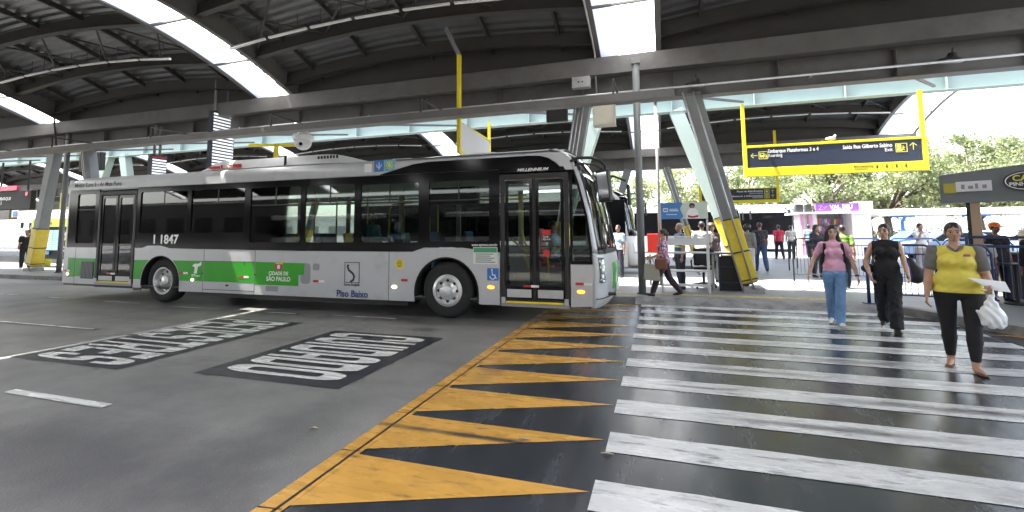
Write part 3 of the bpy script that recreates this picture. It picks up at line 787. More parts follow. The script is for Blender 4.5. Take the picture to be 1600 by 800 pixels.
# black window band
wins = [(-14.22, -13.55, 1.38, 2.62), (-11.95, -10.42, 1.62, 2.60), (-10.3, -8.72, 1.62, 2.60), (-8.55, -7.20, 1.40, 2.58), (-7.08, -5.87, 1.40, 2.58), (-5.72, -4.42, 1.40, 2.55), (-4.2, -2.98, 1.42, 2.55)]
def band(x0, x1, ws):
    xs = [x0] + [t[0] for t in tops if x0 + .01 < t[0] < x1 - .01] + [x1]
    outl = [(x, ztop(x) + .002) for x in xs] + [(x1, 2.72), (x0, 2.72)]
    side([outl] + [rrect(a, c_, b, d_, .05)[::-1] for a, b, c_, d_ in ws], m_black, 'window_band', .004, .03)
band(-14.53, -13.42, wins[:1]); band(-12.06, -2.78, wins[1:])
for a, b, c_, d_ in wins:
    wo = side([rrect(a - .01, c_ - .01, b + .01, d_ + .01, .05)], m_gl, 'side_window', -.006, .004)
    g = MB(); zz_ = c_ + (d_ - c_) * .68
    g.box(a, BY - .002, zz_ - .012, b, BY + .012, zz_ + .012)
    if b - a > 1: g.box((a+b)/2 - .012, BY - .002, zz_ + .012, (a+b)/2 + .012, BY + .012, d_)
    g.build('glazing_bar', m_blackm, wo)
# gloss reveal line between roof and band, gutter
g = MB(); g.box(-14.5, BY - .024, 2.722, -5.3, BY - .002, 2.735); g.build('gutter_rail', m_greyv, bus)
# raised black front fairing over the roof side
side([[(-5.35, 2.725), (-4.55, 2.91), (-4.2, 2.94), (-2.25, 2.945), (-2.02, 2.93), (-1.86, 2.88), (-1.74, 2.80), (-1.66, 2.725)]], m_black, 'front_fairing', .008, .012)
side([[(-2.78, 2.66), (-1.56, 2.66), (-1.6, 2.724), (-2.78, 2.724)]], m_black, 'door_header', .004, .03)
g = MB()
g.grid(lambda u, v: ((-5.0 + 3.2*v), BY + .05 + .55*u, 3.03 + .10*math.sin(math.pi*u*.5) * min(1, v*4) + .0), 6, 10)
g.build('front_roof_dome', m_silver, bus, smooth=True)

def door(x0, x1, z0, z1, name, thresh=True, leaf_z0=.41):
    o = side([[(x0, z0), (x1, z0), (x1, z1), (x0, z1)], [(x0 + .07, z0 + .05), (x0 + .07, z1 - .09), (x1 - .07, z1 - .09), (x1 - .07, z0 + .05)]], m_blackm, name, 0.0, .05)
    xm = (x0 + x1)/2
    for (a, b) in ((x0 + .085, xm - .03), (xm + .03, x1 - .085)):
        f = side([rrect(a, leaf_z0, b, z1 - .11, .03), rrect(a + .055, leaf_z0 + .24, b - .055, z1 - .17, .03)[::-1]], m_black, 'door_leaf', -.01, .03, o)
        gl = side([[(a + .05, leaf_z0 + .23), (b - .05, leaf_z0 + .23), (b - .05, z1 - .16), (a + .05, z1 - .16)]], m_gl2 if x0 > -5 else m_gl, 'door_glass', -.012, .004, o)
        g = MB(); g.box(a + .03, BY - .012, leaf_z0 + .03, b - .03, BY - .006, leaf_z0 + .17); g.build('kick_plate', m_silver, o)
        g = MB(); g.box(a + .05, BY - .006, 1.32, b - .05, BY + .02, 1.345); g.build('push_bar', m_blackm, o)
    g = MB(); g.box(xm - .028, BY - .006, leaf_z0, xm + .028, BY + .02, z1 - .1); g.build('door_seal', m_rubber, o)
    g = MB(); g.box(x0 + .1, BY - .035, z0 - .0, x1 - .1, BY - .026, z0 + .035); g.build('yellow_threshold', m_yel, o)
    g = MB(); g.box(x0 + .01, BY - .034, z0 - .06, x1 - .01, BY + .05, z0 - .005); g.build('door_sill', m_greyv, o)
    for xx in (x0 + .02, x1 - .09): g = MB(); g.box(xx, BY - .0445, z0, xx + .07, BY - .026, z0 + .1); g.build('sill_bracket', m_silver, o)
    g = MB(); g.box(x0 + .42, BY - .02, .62, x0 + .56, BY - .0105, .66); g.build('red_reflector', m_red, o)
    g = MB(); g.box(x0 + .562, BY - .02, .62, x0 + .70, BY - .0105, .66); g.build('white_reflector', m_wht, o)
    return o
d1 = door(-13.40, -12.08, .42, 2.66, 'rear_door')
d2 = door(-2.76, -1.52, .34, 2.62, 'front_door')
# warning stickers on the front door
g = MB(); g.box(-1.99, BY - .016, 1.53, -1.84, BY - .012, 1.62); g.build('warning_sticker', m_red, bus)
g = MB(); g.box(-1.99, BY - .016, 1.40, -1.84, BY - .012, 1.529); g.build('fare_sticker', m_txtk, bus)
side([rrect(-1.97, 1.15, -1.86, 1.27, .02)], m_red, 'priority_sticker', .014, .002)
text("Tarifa\nR$ 4,40", .045, Matrix.Translation((0, -.018, 0)) @ frame((-1.98, BY, 1.485), (1, 0, 0), (0, 0, 1)), m_txtw, 'sticker_text', bus)

# front end
Zf = [.28, .45, .9, 1.1, 1.3, 1.85, 2.4, 2.7, 2.88, 2.98, 3.04]
Xs_ = [-1.17, -1.13, -1.12, -1.13, -1.14, -1.21, -1.34, -1.43, -1.52, -1.63, -1.82]
Xf_ = [-1.0, -.87, -.84, -.87, -.91, -1.02, -1.15, -1.25, -1.34, -1.46, -1.70]
def front(t, z, off=0.0):
    xs = float(np.interp(z, Zf, Xs_)); xf = float(np.interp(z, Zf, Xf_)) + off
    th = math.pi * t; c_ = math.cos(th); s_ = math.sin(th)
    y = BY + BW/2 - (BW/2 + off*.5) * math.copysign(abs(c_) ** .9, c_)
    return (xs + (xf - xs) * s_ ** .75 + (off if s_ < .05 else 0), y, z)
def fpatch(t0, t1, z0, z1, m, name, off=0.0, nu=20, nv=10, solid=.01, par=None, smooth=True):
    g = MB(); g.grid(lambda u, v: front(t0 + (t1-t0)*u, z0 + (z1-z0)*v, off), nu, nv)
    return g.build(name, m, par or bus, smooth=smooth, solid=solid)
fpatch(0, 1, .30, 1.22, m_silver, 'front_bumper_panel', nu=40, nv=16)
fpatch(0, .10, 1.22, 2.72, m_silver, 'front_pillar', nu=8, nv=18); fpatch(.9, 1, 1.22, 2.72, m_silver, 'front_pillar', nu=8, nv=18)
fpatch(0, 1, 2.93, 3.04, m_silver, 'front_roof_edge', nu=40, nv=6)
fpatch(0, .07, 2.70, 2.93, m_silver, 'front_roof_edge', nu=5, nv=6); fpatch(.93, 1, 2.70, 2.93, m_silver, 'front_roof_edge', nu=5, nv=6)
ws = fpatch(.10, .90, 1.26, 2.60, m_gl2, 'windscreen', nu=36, nv=16)
fpatch(.10, .90, 1.20, 1.27, m_blackm, 'windscreen_seal', .006, par=ws)
fpatch(.09, .105, 1.2, 2.72, m_blackm, 'windscreen_seal', .006, nu=2, par=ws)
fpatch(.495, .505, 1.26, 2.6, m_blackm, 'windscreen_divider', .008, nu=2, par=ws)
dg_ = fpatch(.07, .93, 2.60, 2.93, m_gl, 'destination_glass', nu=36, nv=6)
fpatch(.12, .88, 2.64, 2.9, m_blackm, 'destination_board', -.12)
g = MB(); g.grid(lambda u, v: (lambda a, b: tuple(a[i] + (b[i]-a[i])*v for i in range(3)))(front(u, 3.04), (-1.95, BY + .3 + (BW-.6)*u, 3.09)), 24, 3); g.grid(lambda u, v: (-2.1 + .15*v, BY + .3 + (BW-.6)*u, 3.09), 4, 1)
g.build('front_roof_cap', m_silver, bus, smooth=True)
# driver side window and corner panels on the near side
side([[(-1.50, .31), (-1.14, .33), (-1.11, .9), (-1.12, 1.03), (-1.50, 1.03)]], m_silver, 'front_corner_panel', 0, .03)
cw = side([[(-1.50, 1.03), (-1.13, 1.03), (-1.13, 1.3), (-1.20, 1.86), (-1.33, 2.4), (-1.42, 2.66), (-1.50, 2.66)], [(-1.455, 1.09), (-1.455, 2.56), (-1.42, 2.56), (-1.36, 2.36), (-1.235, 1.84), (-1.175, 1.3), (-1.17, 1.09)]], m_black, 'cab_window_frame', .003, .035)
side([[(-1.46, 1.08), (-1.16, 1.08), (-1.17, 1.3), (-1.23, 1.84), (-1.36, 2.36), (-1.42, 2.58), (-1.46, 2.58)]], m_gl, 'cab_window', -.006, .004, cw)
side([[(-1.555, 2.66), (-1.42, 2.66), (-1.50, 2.86), (-1.62, 2.97), (-2.0, 2.985), (-2.0, 2.94), (-1.85, 2.885), (-1.72, 2.79), (-1.62, 2.70)]], m_silver, 'roof_corner', .006, .02)
g = MB(); g.box(-1.44, BY - .01, 1.86, -1.24, BY + .008, 1.885); g.build('window_slide_rail', m_greyv, cw)
# headlamps, lower bumper, plate, wipers
def lamp_patch(t0, t1, z0, z1, nm):
    h = fpatch(t0, t1, z0, z1, m_blackm, 'headlamp', .012, nu=8, nv=4)
    for zc in (z0 + .1, (z0+z1)/2, z1 - .1):
        p = front((t0+t1)/2, zc, .022); g = MB(); g.sphere(p, (.03, .055, .055), 14, 8); g.build('lamp_lens', mat('lamp_lens', (.8, .82, .85), .08, metal=.3), h, smooth=True)
    fpatch(t0, t1, z0, z1, m_gl2, 'lamp_cover', .045, par=h)
lamp_patch(.09, .17, .72, 1.14, 'near'); lamp_patch(.83, .91, .72, 1.14, 'far')
fpatch(.03, .97, .30, .44, m_silver, 'bumper_lip', .025, nu=40)
fpatch(.03, .97, .445, .46, m_blackm, 'bumper_gap', .008, nu=40)
fpatch(.37, .46, .55, 1.02, m_green, 'green_front_panel', .006); fpatch(.54, .63, .55, 1.02, m_green, 'green_front_panel', .006)
g = MB(); p = front(.5, .55, .02); g.box(p[0], p[1]-.2, .49, p[0]+.012, p[1]+.2, .62); g.build('number_plate', m_wht, bus)
for t in (.22, .55):
    wp_ = MB(); a = front(t, 1.2, .03); b = front(t + .03, 1.95, .035); wp_.tube([a, b], .012, 6); c0 = front(t - .02, 1.45, .03); c1 = front(t + .08, 2.45, .035)
    wp_.tube([c0, c1], .012, 6); wp_.build('windscreen_wiper', m_blackm, bus)
g = MB(); p = front(.28, .5, .03); g.tube([(p[0]-.05, p[1], .5), (p[0]+.10, p[1], .5)], .03, 8); g.build('tow_hook', m_blackm, bus)
# mirror
g = MB()
A0 = (-1.50, BY + .02, 2.80)
g.tube([A0, (-1.34, BY - .05, 2.85), (-1.1, BY - .06, 2.84), (-.96, BY - .04, 2.79), (-.88, BY - .0, 2.70), (-.87, BY + .02, 2.6)], .027, 8)
g.tube([(-1.46, BY + .05, 2.72), (-1.28, BY - .03, 2.75), (-1.05, BY - .03, 2.72), (-.93, BY, 2.64)], .018, 8)
g.build('mirror_arm', m_blackm, bus, smooth=True)
g = MB(); g.beam((-.93, BY + .03, 2.64), (-.88, BY + .03, 2.08), .25, .12, side=(1, -.35, 0)); mh = g.build('mirror_housing', m_blackm, bus, bevel=.04)
g = MB(); g.beam((-.945, BY - .034, 2.58), (-.90, BY - .034, 2.14), .18, .008, side=(1, -.35, 0)); g.build('mirror_glass', mat('mirror_glass', (.5, .52, .55), .05, metal=.9), mh)
# far mirror
g = MB(); g.tube([(-1.5, BY+BW-.02, 2.8), (-1.0, BY+BW+.12, 2.82), (-.72, BY+BW+.12, 2.7)], .025, 8); g.build('mirror_arm', m_blackm, bus, smooth=True)
g = MB(); g.beam((-.68, BY+BW+.12, 2.62), (-.66, BY+BW+.12, 2.15), .07, .22, side=(1, 0, 0)); g.build('mirror_housing', m_blackm, bus, bevel=.03)
# wheel arches and wheels
def wheel(cx_, y0, inward, dual=False):
    y = y0; s = inward
    Tm = MB(); Tm.lathe((cx_, y, .52), (0, s, 0), [(.27 if not dual else .30, .03), (.36, .0), (.45, .0), (.50, .025), (.522, .07), (.522, .24), (.505, .285), (.43, .31), (.30, .30)], 48, False)
    t = Tm.build('tyre', m_rubber, bus, smooth=True)
    g = MB()
    if dual: prof = [(.30, .02), (.315, .005), (.30, .0), (.275, .015), (.262, .06), (.255, .10), (.16, .115), (.12, .115), (.115, .05), (.08, .035), (0.0001, .03)]
    else: prof = [(.305, .03), (.30, .02), (.255, .0), (.245, -.004), (.235, .0), (.225, .035), (.19, .04), (.15, .015), (.12, -.01), (.115, -.035), (.075, -.05), (.0001, -.055)]
    g.lathe((cx_, y, .5), (0, s, 0), prof, 40, False)
    zf_ = .113 if dual else .038
    g.cur = 1
    for k in range(8):
        a = 2*math.pi*k/8; rr_ = .205 if dual else .188
        g.lathe((cx_ + rr_*math.cos(a), y + s*(zf_ - .004), .5 + rr_*math.sin(a)), (0, -s, 0), [(.030, -.02), (.030, .006)], 12)
    g.cur = 0
    for k in range(10):
        a = 2*math.pi*(k+.5)/10; rr_ = .145 if dual else .133
        g.lathe((cx_ + rr_*math.cos(a), y + s*(.115 if dual else .005), .5 + rr_*math.sin(a)), (0, -s, 0), [(.015, -.01), (.015, .03), (.008, .036)], 6)
    g.build('rim', [m_rim, m_blackm], t, smooth='auto')
    return t
wheel(-11.18, BY + .05, 1, True); wheel(-3.84, BY + .03, 1)
wheel(-11.18, BY + BW - .05, -1, True); wheel(-3.84, BY + BW - .03, -1)
for c_, r_ in ((-11.18, .62), (-3.84, .66)):
    g = MB()
    g.grid(lambda u, v: (c_ + (r_ - .002)*math.cos(R(188 - 196*u)), BY - .012 + .64*v, .47 + (r_ - .002)*math.sin(R(188 - 196*u))), 24, 2)
    g.grid(lambda u, v: (c_ + (r_ - .03 + .03*v)*math.cos(R(188 - 196*u)), BY - .02, .47 + (r_ - .03 + .03*v)*math.sin(R(188 - 196*u))), 24, 1)
    g.add([(c_ + r_*math.cos(R(t)), BY + .62, .47 + r_*math.sin(R(t))) for t in range(0, 181, 12)], [tuple(range(16))])
    g.build('wheel_arch', mat('wheelhouse_black', (.006, .006, .006), .9), bus)
# air conditioning pod
def pod(x0, x1, name, z0=3.09, h=.26, y0=BY + .42, y1=BY + BW - .42, t0=.5, t1=.9):
    g = MB()
    def fn(u, v):
        x = x0 + (x1 - x0)*u
        k = min(1, (x - x0)/t0 if t0 else 1, (x1 - x)/t1 if t1 else 1); k = max(0, k); k = math.sin(k*math.pi/2)**.7
        s_ = abs(2*v - 1); e = (1 - s_**6)**.5 if s_ < 1 else 0
        return (x, y0 + (y1-y0)*v, z0 - .02 + (h*k)*e + .02*k)
    g.grid(fn, 40, 16); return g.build(name, m_wp, bus, smooth=True)
m_wp = mat('white_gelcoat', (0.62, 0.63, 0.64), 0.35, var=0.06, dirt=((0.4, 0.4, 0.39), 0.58, 0.85), dscale=2.5)
ac = pod(-10.45, -6.2, 'air_conditioning_pod', h=.27, y0=BY+.28, y1=BY+BW-.28)
g = MB(); g.box(-7.95, BY + .265, 3.09, -7.93, BY + .32, 3.33); g.build('pod_joint', m_blackm, ac)
g = MB()
for i in range(7): g.box(-7.05 + .08*i, BY + .27, 3.19, -7.02 + .08*i, BY + .30, 3.25 + .0*i)
g.build('pod_vents', m_blackm, ac)
g = MB(); g.box(-10.15, BY + .265, 3.115, -9.85, BY + .29, 3.175); g.box(-9.80, BY + .265, 3.115, -9.2, BY + .29, 3.195); g.build('red_label', m_red, ac)
text("DENSO", .095, frame((-9.73, BY + .263, 3.122), (1, 0, 0), (0, 0, 1)), m_txtw, 'label_text', ac, bold=.02)
pod(-5.6, -4.9, 'roof_hatch', h=.10, t0=.2, t1=.2, y0=BY+.6, y1=BY+BW-.6); pod(-13.9, -13.0, 'roof_hatch', h=.08, t0=.2, t1=.2, y0=BY+.6, y1=BY+BW-.6); pod(-3.7, -2.9, 'roof_hatch', h=.07, t0=.2, t1=.2, y0=BY+.4, y1=BY+BW-.6)
# interior
def rail(pts, nm='handrail', r=.017): 
    g = MB(); g.tube(pts, r, 8); return g.build(nm, m_yel, bus, smooth=True)
for x in (-12.9, -12.4, -10.0, -8.6, -7.5, -6.9, -6.1, -5.2, -4.4): rail([(x, BY + .75, .38), (x, BY + .75, 2.56)])
rail([(-13, BY + .8, 2.3), (-2.5, BY + .8, 2.3)]); rail([(-13, BY + 1.75, 2.3), (-2.5, BY + 1.75, 2.3)])
rail([(-5.2, BY + .2, 1.1), (-5.2, BY + .2, 2.05), (-5.12, BY + .2, 2.15), (-4.7, BY+.2, 2.18)]); rail([(-4.3, BY + .2, 1.2), (-4.3, BY + .2, 1.9)])
rail([(-2.45, BY + .16, 2.3), (-2.42, BY + .16, 1.6), (-2.32, BY + .16, 1.3)], r=.02); rail([(-2.60, BY + .16, 1.45), (-2.2, BY + .16, 1.12)], r=.02)
rail([(-2.38, BY + .16, 1.2), (-2.22, BY + .16, .75)], r=.02); rail([(-1.93, BY + .16, .7), (-1.93, BY + .16, 1.2), (-1.6, BY + .3, 1.35)], r=.02)
rail([(-1.66, BY + .12, 1.35), (-1.66, BY + .12, 1.75)], r=.02)
m_seaty = mat('yellow_seat', (0.7, 0.52, 0.05), 0.6); m_seatb = mat('light_blue_seat', (0.06, 0.20, 0.28), 0.7)
for i, x in enumerate((-11.6, -10.9, -9.9, -9.1, -8.2, -7.3, -6.5, -5.7, -4.9, -4.0)):
    for y in (BY + .38, BY + 2.15):
        g = MB(); zb_ = .82 if x < -10 or x > -4.6 else .80
        g.box(x - .2, y - .22, zb_, x + .25, y + .22, zb_ + .08); g.beam((x - .2, y, zb_ + .05), (x - .32, y, zb_ + .78), .06, .44, side=(1, 0, 0)); g.box(x-.05, y-.1, .38, x+.1, y+.1, zb_)
        g.build('passenger_seat', {7: m_seatb, 5: m_seaty, 2: m_seaty}.get(i, m_seat), bus, bevel=.02)
g = MB(); g.box(-4.3, BY + .15, 2.12, -3.3, BY + .35, 2.45); g.build('interior_display', m_blackm, bus, bevel=.02)
g = MB(); g.box(-1.75, BY + 1.2, .38, -1.0, BY + BW - .1, 1.15); g.build('dashboard', m_lgrey, bus, bevel=.05)
g = MB(); g.lathe((-1.62, BY + 1.85, 1.12), Vector((-.6, 0, .8)), [(.22, -.01), (.235, 0), (.22, .01)], 24, False); g.build('steering_wheel', m_blackm, bus)
g = MB(); g.box(-2.45, BY + 1.6, .85, -2.0, BY + 2.1, .95); g.beam((-2.42, BY + 1.85, .95), (-2.5, BY + 1.85, 1.65), .08, .46, side=(1, 0, 0)); g.build('driver_seat', m_red, bus, bevel=.03)
# side markers and lettering
def mk(x, z, w_=.14, red=True, white=True):
    g = MB()
    if red: g.box(x, BY - .021, z, x + w_, BY - .0155, z + .045); g.build('red_reflector', m_red, bus)
    if white: g = MB(); g.box(x + w_ + .003, BY - .021, z, x + 2*w_, BY - .0155, z + .045); g.build('white_reflector', m_wht, bus)
mk(-14.56, .66, .1); mk(-10.58, .68); mk(-8.8, .63); mk(-6.83, .59); mk(-4.78, .66, white=False); mk(-1.42, .68)
def lens(x, z, m, w_=.06):
    g = MB(); g.sphere((x, BY - .02, z), (w_, .02, .03), 12, 6); g.build('marker_lamp', m, bus, smooth=True)
lens(-14.42, .60, m_wl, .04); lens(-10.15, .56, m_wl, .045); lens(-4.93, .55, m_wl); lens(-2.95, .60, m_amb, .07); lens(-1.33, .57, m_amb, .07)
ST = lambda x, z, off=.022: frame((x, BY - off, z), (1, 0, 0), (0, 0, 1))
text("1 1847", .285, ST(-11.48, 1.375, .03), m_txtw, 'fleet_number', bus, bold=.03, fitw=.80)
text("Motor Euro 5 - Ar Mais Puro", .155, ST(-14.38, 2.80), m_txtk, 'engine_lettering', bus, bold=.012, sx=.94)
text("Piso Baixo", .185, ST(-6.25, .325), m_txtb, 'low_floor_lettering', bus, bold=.022, sx=.95)
text("CIDADE DE", .105, ST(-7.72, .715), m_txtw, 'city_lettering', bus, 'CENTER', bold=.022, sx=.95)
text("SÃO PAULO", .13, ST(-7.72, .59), m_txtw, 'city_lettering', bus, 'CENTER', bold=.022, sx=.9)
# small crest
o = side([[(-7.82, .85), (-7.72, .80), (-7.62, .85), (-7.62, .94), (-7.82, .94)]], m_red, 'crest', .020, .003)
side([circ(-7.72, .885, .045, 14)], m_wht, 'crest_ring', .022, .003); g = MB()
for i in range(4): g.box(-7.80 + .05*i, BY - .023, .942, -7.765 + .05*i, BY - .018, .97)
g.build('crest_crown', m_yelv, bus)
# transport logo
side([[(-10.17, .87), (-10.10, .92), (-9.98, .92), (-9.90, .97), (-9.90, .88), (-9.97, .86), (-10.0, .86), (-10.03, .70), (-10.11, .70), (-10.09, .84)]], m_txtw, 'transport_logo', .020, .003)
text("SPTrans", .075, ST(-10.18, .63), m_txtw, 'transport_logo_text', bus, bold=.02)
# operator logo
o = side([[(-6.07, .60), (-5.72, .60), (-5.72, 1.01), (-6.07, 1.01)], [(-6.057, .613), (-6.057, .997), (-5.733, .997), (-5.733, .613)]], m_txtk, 'operator_logo', .018, .003)
g = MB()
for q in stroke([(-5.98, .96), (-6.0, .92), (-5.97, .85), (-5.88, .79), (-5.84, .73), (-5.86, .66), (-5.93, .617)], .045): g.quad(*[(p[0], BY - .019, p[1]) for p in q])
g.build('operator_swoosh', m_txtk, bus)
text("Santa Brígida", .062, ST(-5.895, .545), m_txtk, 'operator_text', bus, 'CENTER', bold=.025, sx=1.15)
side([circ(-4.82, .99, .10)], m_yelv, 'round_sticker', .018, .003)
g = MB()
for i in range(5): g.box(-4.88 + .01*abs(i-2), BY - .0215, .93 + .028*i, -4.76 - .01*abs(i-2), BY - .020, .94 + .028*i)
g.build('sticker_lines', m_txtk, bus)
text("MILLENNIUM", .075, ST(-2.44, 2.665, .03), m_txtw, 'model_lettering', bus, bold=.02, shear=.3, fitw=.58)
text("www.sptrans.com.br", .066, ST(-3.32, 1.335, .02), m_txtw, 'web_lettering', bus, bold=.012, sx=.9)
text("VOLVO B290RLE", .045, ST(-3.98, 1.25 + .03, .022), m_txtw, 'small_lettering', bus, bold=.01)
# route board
rb = side([rrect(-3.29, 1.01, -2.82, 1.315, .015)], mat('board_white', (.62, .66, .62), .4), 'route_board', .022, .006)
side([[(-3.28, 1.22), (-2.83, 1.22), (-2.83, 1.305), (-3.28, 1.305)]], mat('board_green', (.05, .28, .14), .4), 'board_header', .0265, .002, rb)
g = MB()
for i, wd in enumerate((.34, .28, .36, .31, .38)): g.box(-3.24, BY - .0275, 1.185 - .036*i, -3.24 + wd, BY - .0258, 1.197 - .036*i)
g.build('board_lines', m_txtk, rb)
text("8677 TERM", .055, ST(-3.26, 1.24, .0285), m_txtw, 'board_text', rb, bold=.01) if False else None
# wheelchair sticker
wc = side([rrect(-3.02, .72, -2.80, .94, .015)], m_blue, 'wheelchair_sticker', .018, .003)
g = MB()
for q in stroke(arc(-2.915, .795, .05, 170, 400, 12), .014): g.quad(*[(p[0], BY - .021, p[1]) for p in q])
for q in stroke([(-2.925, .895), (-2.92, .82), (-2.875, .82), (-2.85, .76), (-2.835, .765)], .014): g.quad(*[(p[0], BY - .0215, p[1]) for p in q])
g.build('wheelchair_symbol', m_txtw, wc); side([circ(-2.928, .912, .014, 12)], m_txtw, 'wheelchair_symbol', .021, .002, wc)
# service icons above windows
for i, (x, m_) in enumerate(((-5.66, m_wht), (-5.43, m_blue), (-5.19, mat('icon_teal', (.12, .38, .42), .4)))):
    o = side([rrect(x, 2.80, x + (.17 if i == 0 else .22), 2.80 + (.17 if i == 0 else .23), .01)], m_, 'service_icon', .006, .003)
    if i == 2:
        g = MB()
        for k in range(8):
            a = R(45*k); g.quad(*[(x + .11 + r_*math.cos(a + da), BY - .0085, 2.915 + r_*math.sin(a + da)) for r_, da in ((.05, -.2), (.09, -.1), (.09, .1), (.05, .2))])
        g.build('sun_rays', m_yelv, o); side([circ(x + .11, 2.915, .035, 14)], m_yelv, 'sun_disc', .009, .002, o)
    if i == 1:
        g = MB(); g.box(x + .105, BY-.0095, 2.84, x + .118, BY-.008, 2.99)
        for q in stroke([(x + .06, 2.95), (x + .065, 2.90), (x + .11, 2.87)], .012) + stroke([(x + .165, 2.95), (x + .16, 2.91), (x + .115, 2.88)], .012): g.quad(*[(p[0], BY - .0105, p[1]) for p in q])
        g.build('usb_symbol', m_txtw, o)
g = MB(); g.box(-14.70, BY + .02, .50, -14.66, BY + .14, .8); g.build('tail_lamp', m_red, bus)
g = MB(); g.box(-8.05, BY-.0185, .37, -7.72, BY-.0165, .48); g.build('data_plate', m_greyv, bus)
g = MB(); g.box(-14.56, BY-.02, .33, -13.42, BY-.0, .365); g.box(-12.06, BY - .0, .27, -11.82, BY+.02, .30); g.build('lower_trim', m_blackm, bus)

# ------------------------------------------------------------ generic other buses
def other_bus(name, label, loc, rz, col, band_col, number=None, group=None, L=11.5, stripe=None, lod=1):
    """local: nose at x=0 pointing +x, width along y 0..2.5"""
    m_b = mat(name + '_paint_%s' % label[:12], col, .3, coat=.4)
    T = thing(name, label, 'bus', loc, rz, group)
    g = MB()
    secs = [(0.0, .45, 1.0, .42), (-.02, .40, 1.2, .25), (-.12, .33, 2.0, .1), (-.42, .30, 2.9, .04), (-.8, .30, 3.08, .0)]
    prof = [(.0, .35, .30), (.03, .6, .06), (.0, 1.1, .0), (-.1, 1.3, .0), (-.28, 2.3, .03), (-.42, 2.8, .06), (-.7, 3.02, .2), (-1.3, 3.1, .35)]
    def fr(u, v):
        L_ = len(prof) - 1; t = v * L_; i = min(int(t), L_-1); f_ = t - i
        x, z, ins = [prof[i][k] + (prof[i+1][k]-prof[i][k])*f_ for k in range(3)]
        th = math.pi*u; c_ = math.cos(th); return (x - .45*(1 - math.sin(th)**.6), 1.25 - (1.25 - ins*.3)*math.copysign(abs(c_)**.7, c_), z)
    def fp(u0, u1, v0, v1, m_, nm, off=0.0, n=24, par=None):
        g = MB(); g.grid(lambda u, v: tuple(Vector(fr(u0 + (u1-u0)*u, v0 + (v1-v0)*v)) + Vector((off, 0, 0))), n, 8)
        return g.build(nm, m_, par or T, smooth=True, solid=.01, world=False)
    fp(0, 1, 0, 3.1/7, m_b, 'front_panel'); fp(0, 1, 6.05/7, 1, m_b, 'front_roof')
    fp(0, .06, 3.1/7, 6.05/7, m_b, 'front_pillar', n=5); fp(.94, 1, 3.1/7, 6.05/7, m_b, 'front_pillar', n=5)
    fp(.06, .94, 3.1/7, 5.2/7, m_gl, 'windscreen'); fp(.06, .94, 5.2/7, 6.05/7, m_black, 'destination_panel', .004)
    fp(.08, .2, 1.4/7, 2.3/7, mat('lamp_lens', (.8, .82, .85), .08, metal=.3), 'headlamp', .012, 6); fp(.8, .92, 1.4/7, 2.3/7, MATS['lamp_lens'], 'headlamp', .012, 6)
    fp(.25, .75, 1.3/7, 1.9/7, m_blackm, 'grille', .012, 12); fp(.38, .62, .5/7, .9/7, m_wht, 'number_plate', .03, 4)
    if stripe: fp(.06, .94, 2.0/7, 2.9/7, stripe, 'front_stripe', .008)
    for y, s in ((0.0, -1), (2.5, 1)):
        g = MB(); g.box(-L, y - .015, .32, -.45, y + .015, 1.22); g.box(-L, y - .015, 2.7, -.9, y + .015, 3.0); g.build('side_panel', m_b, T, world=False)
        g = MB(); g.box(-L, y - .012, 1.222, -.5, y + .012, 2.698); g.build('window_band', band_col, T, world=False)
        g = MB()
        for i in range(7): g.box(-L + .5 + 1.45*i, y + s*.0125, 1.4, -L + 1.78 + 1.45*i, y + s*.018, 2.55)
        g.build('side_window', m_gl if lod else m_black, T, world=False)
        for x in (-2.9, -L + 2.9):
            g = MB(); g.lathe((x, y + s*.03, .5), (0, -s, 0), [(.28, .03), (.40, .0), (.48, .02), (.5, .08), (.5, .24), (.3, .26)], 28); w_ = g.build('wheel', m_rubber, T, smooth=True, world=False)
            g = MB(); g.lathe((x, y + s*.035, .5), (0, -s, 0), [(.29, .0), (.25, .04), (.12, .02), (.001, .0)], 20, False); g.build('rim', m_rim, w_, smooth=True, world=False)
    g = MB(); g.grid(lambda u, v: (-L + (L - 1.3)*v, 2.5*u, 3.0 + .1*math.sin(math.pi*u)**.4), 14, 2); g.build('roof', m_b, T, smooth=True, world=False)
    g = MB(); g.box(-L - .02, .02, .4, -L + .02, 2.48, 3.0); g.build('rear_wall', m_b, T, world=False)
    for y, s in ((0, -1), (2.5, 1)):
        g = MB(); g.tube([(-.6, y, 2.85), (-.15, y + s*.12, 2.9), (.12, y + s*.1, 2.75)], .025, 6); g.beam((.12, y + s*.1, 2.72), (.14, y + s*.1, 2.2), .07, .2, side=(1, 0, 0)); g.build('mirror', m_blackm, T, world=False)
    return T
